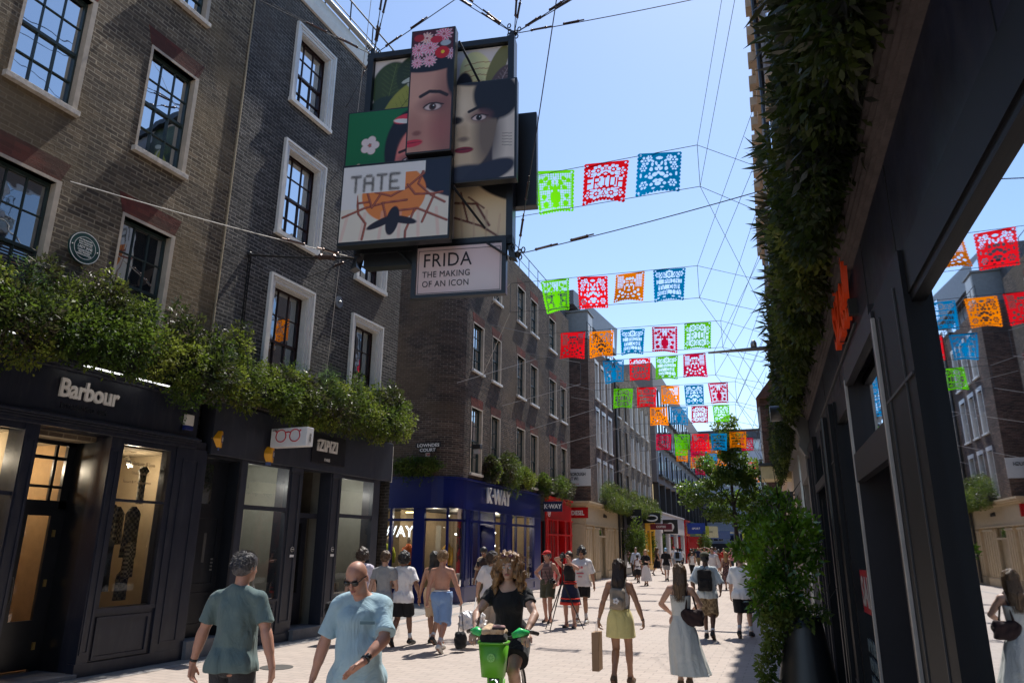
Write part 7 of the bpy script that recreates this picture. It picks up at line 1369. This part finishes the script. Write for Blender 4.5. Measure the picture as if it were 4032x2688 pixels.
# basket: tapered open tub
def tub(z0,z1,w0,w1,d0,d1,yc,th,n=28,e=4.):
    vs=[];fs=[]; pr=[(z0,0,0),(z0,w0,d0),(z1,w1,d1),(z1,w1-th,d1-th),(z0+th,w0-th,d0-th),(z0+th,0,0)]
    for z,w,dd in pr:
        for k in range(n):
            a=2*math.pi*k/n; c,s=math.cos(a),math.sin(a); q=(abs(c)**e+abs(s)**e)**(-1/e) if w else 0; vs.append((w*c*q,yc+dd*s*q,z))
    for i in range(len(pr)-1):
        for k in range(n): fs.append((i*n+k,i*n+(k+1)%n,(i+1)*n+(k+1)%n,(i+1)*n+k))
    return vs,fs
MB().add(*tub(.76,1.03,.098,.128,.085,.105,.69,.008)).build('basket',LIME,bk,True)
o=MB().add(*tub(1.025,1.04,.134,.136,.111,.113,.69,.016)).build('basket_rim',LIME,bk,True)
MB().tube([(0,.795,.92),(0,.799,.92)],.034,20).build('emblem',pmat('pale_emblem',lin(150,215,120),.5),bk); 
mb=MB()
for k in range(8): a=k*math.pi/4; mb.tube([(.01*math.cos(a),.801,.92+.01*math.sin(a)),(.028*math.cos(a),.801,.92+.028*math.sin(a))],.003,4)
mb.build('emblem_rays',LIME,bk)
hb=MB().tube([(-.30,.38,1.08),(-.24,.44,1.10),(-.10,.48,1.05),(.10,.48,1.05),(.24,.44,1.10),(.30,.38,1.08)],.013,8).tube([(0,.47,1.0),(0,.48,1.05)],.02,8).build('handlebar',BLACKM,bk,True)
for q in (-1,1): MB().tube([(q*.33,.33,1.07),(q*.24,.44,1.105)],.018,8).build('grip',BLACKM,hb,True); MB().tube([(q*.26,.45,1.09),(q*.20,.52,1.10),(q*.13,.53,1.07)],[.02,.04,.022],8).build('grip_guard',LIME2,hb,True); MB().tube([(q*.30,.40,1.10),(q*.22,.50,1.08)],.006,5).build('brake_lever',BLACKM,hb)
MB().tube([(0,-.22,.84),(0,-.24,.94)],.016).build('seat_post',STEEL,bk); MB().ball((0,-.2,.955),.12,8,(.85,1.15,.38)).build('saddle',BLACKM,bk,True)
MB().tube([(-.13,-.05,.30),(.13,-.05,.30)],.012).tube([(.1,-.05,.3),(.1,.12,.22)],.01).tube([(-.1,-.05,.3),(-.1,-.2,.38)],.01).build('crank',BLACKM,bk); MB().box(.08,.19,.06,.16,.2,.225).build('pedal',BLACKM,bk); MB().box(-.19,-.08,-.26,-.16,.37,.395).build('pedal',BLACKM,bk)
m=MB(); 
for k in range(13): pass
m.tube([(0,.66+.37*math.cos(a),.34+.37*math.sin(a)) for a in [R(20+k*12) for k in range(13)]],.03,6).build('mudguard',LIME,bk,True)
bb=empty('canvas_bag',(CY[0],CY[1],0),191,'black and cream cloth bag bundled in the bicycle basket','bag'); rbox(P,'bag_body',(0,.69,1.04),(.115,.09,.075),BK,r=.05,noise=.006,parent=bb); rbox(P,'folded_cloth',(0,.69,1.125),(.10,.08,.035),BGE,r=.03,noise=.012,parent=bb); rbox(P,'folded_cloth',(-.05,.72,1.15),(.06,.05,.02),STRP,r=.018,noise=.008,parent=bb)
# people at the left middle
P=person('curly haired man in patterned white t-shirt half hidden behind the bald man',-8.41,12.5,10,1.74,False,'p',.012,clothes=[('tee',LILAC,{'hem':.8,'sleeve':.8,'g':.035}),('trousers',BK,{})],hair=('curly',HD,{'th':.03}),stride=.2)
e=empty('duffel_bag',(-8.78,12.2,0),10,'black holdall hanging from the hand of the curly haired man','bag'); rbox(P,'bag_body',(0,0,.62),(.13,.2,.15),BK,r=.07,noise=.008,parent=e); MB().tube([(0,-.15,.72),(0,-.05,.86),(0,.05,.86),(0,.15,.72)],.012).build('handle',BK,e)
person('brown haired boy whose head shows just right of the bald head',-7.75,12.3,8,1.70,False,'p',.014,clothes=[('tee',GRY,{}),('trousers',BK,{})],hair=('short',HN,{'th':.02,'n':.007}))
person('youth in plain white t-shirt and black shorts walking away, curly black hair',-7.45,12.5,6,1.69,False,'m',.0115,head=(-20,0),clothes=[('tee',WH,{'hem':.80,'sleeve':.78,'g':.04,'wr':.006}),('shorts',BK,{'len':.92,'g':.05})],hair=('curly',HB,{'th':.024}),shoes=('b',.28),ph=-1,stride=.34,hands=[(-.2,.22,1.05),(.27,.14,.98)])
person('bare backed person with dark ponytail and beige shorts beside the shirtless blond man',-7.06,13.0,4,1.70,True,'t',.0115,clothes=[('shorts',BGE,{'len':1.02,'g':.035,'top':1.06})],hair=('long',HB,{'L':.26,'w':.05}),shoes=('b',.2),ph=1,stride=.2)
P=person('shirtless blond man in long sky blue shorts carrying a black bag',-6.42,12.15,6,1.73,False,'r',.0105,head=(-14,0),clothes=[('shorts',SKYB,{'len':1.05,'g':.042,'top':1.03,'wr':.007})],hair=('short',hairm('sandy',(.22,.13,.06)),{'th':.016}),shoes=('w',.3),ph=1,stride=.38,hands=[(-.30,.02,.86),(.33,.10,.90)],grip=.9)
MB().tube([tuple(P.piv+np.array([.125*math.cos(k*.35)*1.1,.115*math.sin(k*.35)-.005,.115])) for k in range(19)],.016,6).build('waistband',WH,P.root,True)
H=P.H[1]; e=empty('drawstring_bag',tuple(P.root.location),6,'black bucket bag hanging by long straps from the shirtless man','bag'); e.scale=P.root.scale; c=H+[.01,.0,-.62]; rbox(P,'bag_body',c,(.11,.10,.15),BK,r=.09,noise=.007,parent=e)
for q in (-.05,.05): MB().tube([tuple(H+[0,0,.01]),tuple(c+[q,0,.13])],.008,5).build('strap',BK,e)
# man in doorway looking at phone
P=person('man with brown vest and beige sleeves looking down at his phone by the blue shop',-8.9,19.4,170,1.80,False,'m',.014,head=(10,28),clothes=[('tee',BGE,{'sleeve':1.0,'g':.03}),('tank',cloth('brown_vest',(.05,.03,.025)),{'g':.042,'hem':.86}),('trousers',KH,{})],hair=('short',HB,{'th':.015}),shoes=('b',),face='eyes',feet=[(-.12,.05,.085,0),(.12,.0,.085,0)],hands=[(-.08,.28,1.18),(.30,.05,.86)])
o=MB().box(-.035,.035,-.006,.006,0,.14).build('phone',BLACKP,P.root); o.location=tuple(P.H[0]+[0,.02,0])
# white tee, dark long curls
P=person('person with dark shoulder length curls in oversized white t-shirt seen from behind',-6.35,14.2,8,1.69,False,'p',.0115,head=(-15,0),clothes=[('tee',WH,{'hem':.74,'sleeve':.85,'g':.05,'wr':.007}),('trousers',cloth('stone',lin(178,165,150),.06),{'g':.05})],hair=('curly',HD,{'th':.038,'low':1.3,'L':.2}),shoes=('b',),ph=1,hands=[(-.34,.05,.88),(.3,.1,.9)])
e=empty('plastic_bag',(-6.15,12.9,0),0,'crumpled white plastic bag carried low between the walkers','bag'); rbox(P,'bag_body',(0,0,.46),(.24,.14,.17),pmat('white_plastic_film',(.75,.73,.72),.3,var=.08),r=.09,noise=.022,parent=e); MB().tube([(0,.05,.6),(-.08,.3,.86)],.01).build('handle',pmat('white_plastic_film',(.75,.73,.72)),e)
# trio with cameras
P=person('woman in red cap and striped sleeveless top with hand on hip, camera round her neck',-6.4,17.8,176,1.71,True,'r',.013,head=(-22,6),clothes=[('tank',STRP,{'hem':.92,'g':.02}),('shorts',OLV,{'len':.78,'g':.05,'top':1.04})],hair=('short',HG,{'th':.008}),shoes=('s',),feet=[(-.1,.1,.085,0),(.1,-.1,.085,0)],hands=[(-.27,.1,.95),(.2,.02,1.04)],elb=[(-.5,-1,0),(1,-.3,0)],hdir=[None,(-.6,.4,-.5)],face='eyes')
C=SDF(P.hc-.2,P.hc+.2,.012); C.ell(P.hc+P.HR@[0,-.01,.07],(.10,.115,.07),.01,M=P.HR); C.plane(P.hc+P.HR@[0,0,.055],P.HR@[0,.1,-1]); C.mesh('cap',REDC,P.root); MB().prism([(-.07,.07),(.07,.07),(.05,.15),(0,.165),(-.05,.15)],'z',.05,.062).xf(frame(tuple(P.hc),tuple(P.HR@[1,0,0]),tuple(P.HR@[0,1,0]))).build('cap_peak',REDC,P.root)
def slr(loc,th,label,up=0):
    e=empty('camera_body',loc,th,label,'camera'); MB().box(-.07,.07,-.035,.035,-.045,.05).box(-.03,.03,-.03,.03,.05,.085).build('body',BLACKM,e,bevel=.008); MB().tube([(0,.035,0),(0,.16,0)],[.04,.045],14).build('lens',BLACKM,e,True); MB().tube([(0,.161,0),(0,.163,0)],.034,14).build('lens_glass',SHADES,e); return e
slr((-6.2,17.55,.98),215,'black camera with long lens held at the hip of the woman in the red cap'); MB().tube([tuple(P.up((-.07,.0,1.47))),tuple(P.up((-.09,.12,1.3))),(-.16,.22,1.02)],.008,5).tube([tuple(P.up((.07,.0,1.47))),tuple(P.up((.06,.12,1.3))),(-.12,.22,1.02)],.008,5).build('camera_strap',BK,P.root)
P=person('photographer in black dress with red bands looking through a camera on a tripod',-5.55,16.98,178,1.70,True,'r',.013,lean=4,head=(6,4),clothes=[('tank',BK,{'hem':.98,'g':.018}),('skirt',NVY,{'z':(1.02,.52),'r':(.145,.235),'hip':.03,'folds':.004})],hair=('short',HD,{'th':.018}),shoes=('s',),feet=[(-.11,.03,.085,0),(.11,-.02,.085,0)],hands=[(-.10,.30,1.50),(.06,.24,1.64)],elb=[(-1,.2,-.6),(1,.3,.3)],hdir=[(.2,.3,.9),(-.8,.4,.3)],face='eyes')
for z0,z1,r in ((.52,.585,.262),(.65,.68,.248),(1.0,1.02,.172),(1.045,1.06,.168)):
    MB().tube([(0,-.0,z0),(0,-.0,z1)],[r,r-.01],28).build('red_band',cloth('coral_band',lin(215,62,50)),P.root,True)
slr((-5.62,16.66,1.60),186,'black camera mounted on the tripod head in front of the photographer')
tr=empty('tripod',(-5.62,16.62,0),0,'black camera tripod with three spread legs','tripod'); MB().tube([(0,0,.95),(0,0,1.52)],.014,8).build('centre_column',BLACKM,tr); MB().box(-.03,.03,-.03,.03,1.48,1.55).build('head',BLACKM,tr,bevel=.006)
for a,b in ((-.10,-.62),(-.35,-.2),(.45,.15)): MB().tube([(0,0,1.05),(a*.5,b*.5,.52),(a,b,.0)],[.016,.013,.01],7).build('leg',BLACKM,tr); 
for a,b in ((-.05,-.31),(-.17,-.1),(.22,.08)): MB().ball((a,b,.52),.02,6).build('leg_clamp',BLACKM,tr)
P=person('man in white t-shirt with printed front and dark glasses standing beside the photographer',-5.6,18.1,182,1.81,False,'t',.013,head=(4,2),clothes=[('tee',WH,{'hem':.83,'sleeve':.9,'g':.04}),('shorts',BK,{'len':.8,'g':.05})],hair=('curly',HB,{'th':.012}),shoes=('w',.38),feet=[(-.1,.03,.085,0),(.12,.05,.085,0)],face='shades')
mb=MB(); 
for z,w,hh in ((1.25,.07,.05),(1.12,.09,.03),(1.05,.05,.02)): mb.box(-w,w,0,.004,z,z+hh)
o=mb.build('shirt_print',cloth('print_pink',lin(200,110,120)),P.root); o.location=(0,.165,0)
# women walking away, centre right
P=person('woman with long dark hair, white vest and short pale yellow skirt walking away',-2.68,10.45,4,1.655,True,'t',.0098,clothes=[('tank',WH,{'hem':.98,'g':.014}),('skirt',YEL,{'z':(1.06,.66),'r':(.14,.175),'hip':.045,'folds':.003})],hair=('long',HD,{'L':.27,'w':.075}),shoes=('t',),ph=-1,stride=.26,hands=[(-.33,-.02,.86),(.33,.08,.87)],hdir=[(0,.05,-1),(.05,.2,-1)],grip=.8)
bp=backpack(P,'small beige backpack with white flower charm on the woman in the yellow skirt',cloth('taupe_canvas',lin(150,138,124),.06),(.115,.05,.15),1.20)
o=MB(); [o.ball(tuple(P.up((.028*math.cos(k*1.256),-.305,1.18+.028*math.sin(k*1.256)))),.02,5,(1,.4,1)) for k in range(5)]; o.build('flower_charm',WH,bp,True)
band(P,0,'bracelet',STEEL,.028,.0,.012); band(P,1,'bracelet',BLACKM,.028,.0,.012)
pb=empty('paper_bag',(P.root.location.x-.34,10.42,0),4,'tall brown paper carrier bag held by the woman in the yellow skirt','bag'); MB().box(-.05,.05,-.13,.13,.18,.68).build('bag_body',pmat('kraft_paper',lin(150,122,96),.8,var=.05),pb,bevel=.006); MB().tube([(0,-.05,.68),(0,-.03,.80),(0,.03,.80),(0,.05,.68)],.004,5).build('handle',WH,pb)
P=person('woman with long light brown hair in strapless pale grey green dress walking away',-1.86,10.65,2,1.605,True,'p',.0098,head=(-12,0),clothes=[('skirt',MNT,{'z':(1.30,1.0),'r':(.158,.135),'folds':.0}),('gown',MNT,{'z':(1.03,.20),'r':(.13,.25),'hip':.05,'folds':.014,'n':9,'drift':(.10,-.02)})],hair=('long',hairm('light_brown',(.12,.07,.035)),{'L':.25,'w':.072}),shoes=('t',),ph=1,stride=.2,hands=[(-.17,.2,1.0),(.12,.3,1.05)],elb=[(-1,-.3,0),(1,-.4,0)])
e=empty('shoulder_bag',tuple(P.root.location),2,'dark brown suede shoulder bag under the arm of the woman in the pale dress','bag'); e.scale=P.root.scale; SU=pmat('dark_brown_suede',(.03,.014,.014),.9,var=.2); rbox(P,'bag_body',(.17,-.10,.99),(.17,.06,.12),SU,M=Rx(0),r=.055,noise=.007,parent=e); MB().tube([(.08,-.12,1.08),(.10,-.10,1.30),(.115,-.03,1.47),(.15,.05,1.38),(.24,-.06,1.08)],[.02,.018,.016,.014,.014],7).build('strap',SU,e,True)
# backpack man and white shirt man
P=person('man in cap and pale shirt with camouflage shorts walking away with a black backpack',-2.28,16.25,0,1.72,False,'d',.0125,clothes=[('tee',cloth('pale_blue_grey',lin(190,200,204),.05),{'sleeve':1.0,'g':.04,'hem':.82,'wr':.008}),('shorts',CAMO,{'len':1.1,'g':.05})],hair=('short',HB,{'th':.004}),shoes=('b',.2),ph=1,stride=.22,hands=[(-.27,.0,.90),(.27,.12,.95)])
backpack(P,'large black backpack on the man in camouflage shorts',BK,(.15,.085,.22),1.19,BK); C=SDF(P.hc-.2,P.hc+.2,.012); C.ell(P.hc+P.HR@[0,-.01,.075],(.10,.115,.075),.01); C.plane(P.hc+[0,0,.05],(0,0,-1)); C.mesh('cap',OLV,P.root)
P=person('man in loose white shirt and black cargo shorts walking away, head behind the bay leaves',-1.62,16.85,-4,1.70,False,'p',.0125,clothes=[('tee',WH,{'sleeve':.9,'g':.05,'hem':.80,'wr':.007}),('shorts',BK,{'len':.98,'g':.06})],hair=('short',HN,{'th':.012}),shoes=('b',.3),ph=-1,stride=.32)
P=person('woman in long navy dress with a straw hat hung on her back',-1.85,24.2,0,1.66,True,'m',.016,clothes=[('tee',NVY,{'hem':.95,'sleeve':.5}),('skirt',NVY,{'z':(1.03,.28),'r':(.14,.36),'hip':.04,'folds':.02})],hair=('long',HB,{'L':.2,'w':.07}),shoes=('b',),fingers=False,stride=.15)
MB().tube([tuple(P.up((0,-.17,1.1))),tuple(P.up((0,-.19,1.1)))],.14,16).build('straw_hat',pmat('straw',lin(150,125,85),.8),P.root)
person('person in wide beige trousers seen behind the bay tree stem',-1.25,24.9,2,1.68,True,'p',.016,clothes=[('tee',cloth('light_beige',lin(215,200,180),.05),{}),('trousers',cloth('light_beige',lin(215,200,180),.05),{'g':.07})],hair=('short',HN,{}),fingers=False)
# crowd farther down
G2='people walking farther down the street'
def far(label,x,y,th,H,fem,sk,cl,hr,shoe='b',hh=.02,**k): return person(label,x,y,th,H,fem,sk,hh,clothes=cl,hair=hr,shoes=(shoe,),fingers=False,group=G2,**k)
P=far('woman in white vest and black skirt with a small frame, walking away',-8.86,38.5,0,1.40,True,'m',[('tank',WH,{}),('skirt',BK,{'z':(1.04,.5),'r':(.13,.19),'hip':.03})],('short',HB,{'th':.02}))
P=far('blonde woman in black top and long white skirt facing the camera',-7.88,36.0,180,1.68,True,'p',[('tee',BK,{'sleeve':.6,'hem':.98}),('skirt',WH,{'z':(1.03,.22),'r':(.13,.24),'hip':.04})],('long',HL,{'L':.25,'front':1}),face='eyes',hands=[(-.1,.25,1.15),(.15,.25,1.1)])
far('man in pale blue shirt with dark straps near the cream shop',-9.8,42.2,182,1.75,False,'p',[('shirt',cloth('pale_shirt',lin(185,195,210)),{'sleeve':1.8}),('trousers',BK,{})],('short',HN,{}),face='eyes')
far('long haired woman in black dress striding to the right',-9.98,49.2,-60,1.75,True,'p',[('tank',BK,{'hem':.98}),('skirt',BK,{'z':(1.03,.45),'r':(.13,.26),'hip':.04})],('long',HN,{'L':.35}),stride=.5,hh=.022)
P=far('man in black polo, grey shorts and blue cap walking away',-7.94,41.5,2,1.75,False,'p',[('tee',BK,{'sleeve':.8}),('shorts',GRY,{'len':.8})],('short',pmat('blue_cap',(.25,.45,.65),.7),{'th':.01}),stride=.3)
far('man in white t-shirt and red cap in the distance',-11.9,66,180,1.79,False,'p',[('tee',WH,{}),('trousers',GRY,{})],('short',REDC,{}),hh=.026)
P=far('man in pale denim jacket with black backpack walking away',-9.9,56.5,0,1.73,False,'p',[('shirt',cloth('pale_denim',lin(150,170,195)),{'sleeve':1.9,'g':.03}),('trousers',BK,{})],('short',HB,{}),hh=.024); rbox(P,'backpack',(0,-.2,1.2),(.15,.08,.22),BK,r=.05)
far('dark haired woman in black beside the woman in the white vest',-8.4,53.2,180,1.67,True,'m',[('tee',BK,{}),('trousers',BK,{})],('long',HB,{'L':.35,'front':1}),hh=.024)
far('woman in white vest top and sunglasses facing the camera',-7.68,49.0,182,1.50,True,'p',[('tank',WH,{}),('trousers',BK,{})],('long',HN,{'L':.2}),face='shades',hh=.022)
far('man in white shirt with dark backpack straps and black trousers facing the camera',-4.57,35.0,178,1.82,False,'p',[('shirt',WH,{'sleeve':1.9,'g':.03}),('trousers',BK,{})],('short',HN,{}),face='eyes')
far('bare armed man with both hands raised behind his head',-8.1,57.8,180,1.80,False,'r',[('tank',cloth('tan',lin(180,120,90)),{}),('shorts',KH,{})],('short',HD,{}),hands=[(-.16,-.05,1.68),(.16,-.05,1.68)],elb=[(-1,.2,.6),(1,.2,.6)],hh=.024)
far('person in rust coloured dress walking away mid street',-6.33,51.8,0,1.66,True,'r',[('tee',RUST,{'hem':.95}),('skirt',RUST,{'z':(1.03,.55),'r':(.13,.2),'hip':.03})],('short',HG,{}),hh=.024)
far('person in bright red t-shirt deeper in the crowd',-6.8,58.8,180,1.73,False,'p',[('tee',REDC,{}),('trousers',CHAR,{})],('short',HN,{}),hh=.026)
far('woman in dark floral dress with long blond hair walking away',-3.92,34.5,2,1.62,True,'p',[('tank',FLOR,{'hem':.98}),('skirt',FLOR,{'z':(1.03,.35),'r':(.13,.24),'hip':.04})],('long',HL,{'L':.22}),hh=.02)
far('person in pink patterned top facing the camera in the crowd',-6.3,59.2,180,1.72,True,'p',[('tee',PINKC,{}),('trousers',DEN,{})],('long',HN,{'L':.2}),hh=.026)
far('person with white cap farther back on the right',-6.3,64.4,180,1.75,False,'p',[('tee',GRY,{}),('trousers',KH,{})],('short',WH,{}),hh=.028)
far('dark curly haired person walking away behind the floral dress',-5.15,55.5,0,1.66,True,'m',[('tee',PINKC,{}),('trousers',WH,{})],('curly',HB,{'th':.03}),hh=.026)
rr=random.Random(11)
cols=[('white',WH),('black',BK),('navy',NVY),('grey',GRY),('pink',PINKC),('pale blue',LBL),('beige',BGE),('olive',OLV)]
proto={}
spots=[(-12.9,76,'white','leftmost of the tiny distant walkers'),(-12.2,79,'black','tiny distant walker just right of the leftmost'),(-11.0,74,'navy','tiny walker below the pale blue sign'),(-10.2,81,'grey','tiny walker beneath the cream sign'),(-9.3,72,'pink','tiny distant walker left of the street centre'),(-8.8,84,'white','far tiny walker at the street centre'),(-8.1,70,'beige','tiny walker behind the man with raised hands'),(-7.4,78,'pale blue','tiny walker right of the street centre'),(-6.7,70,'black','tiny walker behind the red t-shirt'),(-6.0,75,'white','tiny walker right of the rust dress'),(-5.5,68,'olive','tiny walker near the bay tree edge'),(-7.0,88,'navy','farthest tiny walker near the closing building')]
for i,(x,y,cn,ds) in enumerate(spots):
    cm=dict(cols)[cn]; lab='%s, in a %s top'%(ds,cn); th=180 if i%2 else 0
    if (i%4) not in proto:
        fem=bool(i%2); o=person(lab,x,y,th,1.6+.05*(i%4),fem,'prtm'[i%4],.03,clothes=[('tee',cm,{}),('trousers',[BK,DEN,KH,CHAR][i%4],{'g':.03}) if not fem else ('skirt',[BK,BGE,FLOR,NVY][i%4],{'z':(1.03,.5),'r':(.13,.22),'hip':.03})],hair=('long' if fem else 'short',[HB,HN,HL,HD][i%4],{'L':.2}),shoes=('b',),fingers=False,group=G2).root; proto[i%4]=o
    else:
        src=proto[i%4]; o=src.copy(); COL.objects.link(o); o.location=(x,y,0); o.rotation_euler=(0,0,R(th+rr.uniform(-25,25))); o['label']=lab
        for ch in src.children:
            c=ch.copy(); COL.objects.link(c); c.parent=o
            if c.name.startswith('shirt'): c.data=c.data; c.material_slots[0].link='OBJECT'; c.material_slots[0].material=cm
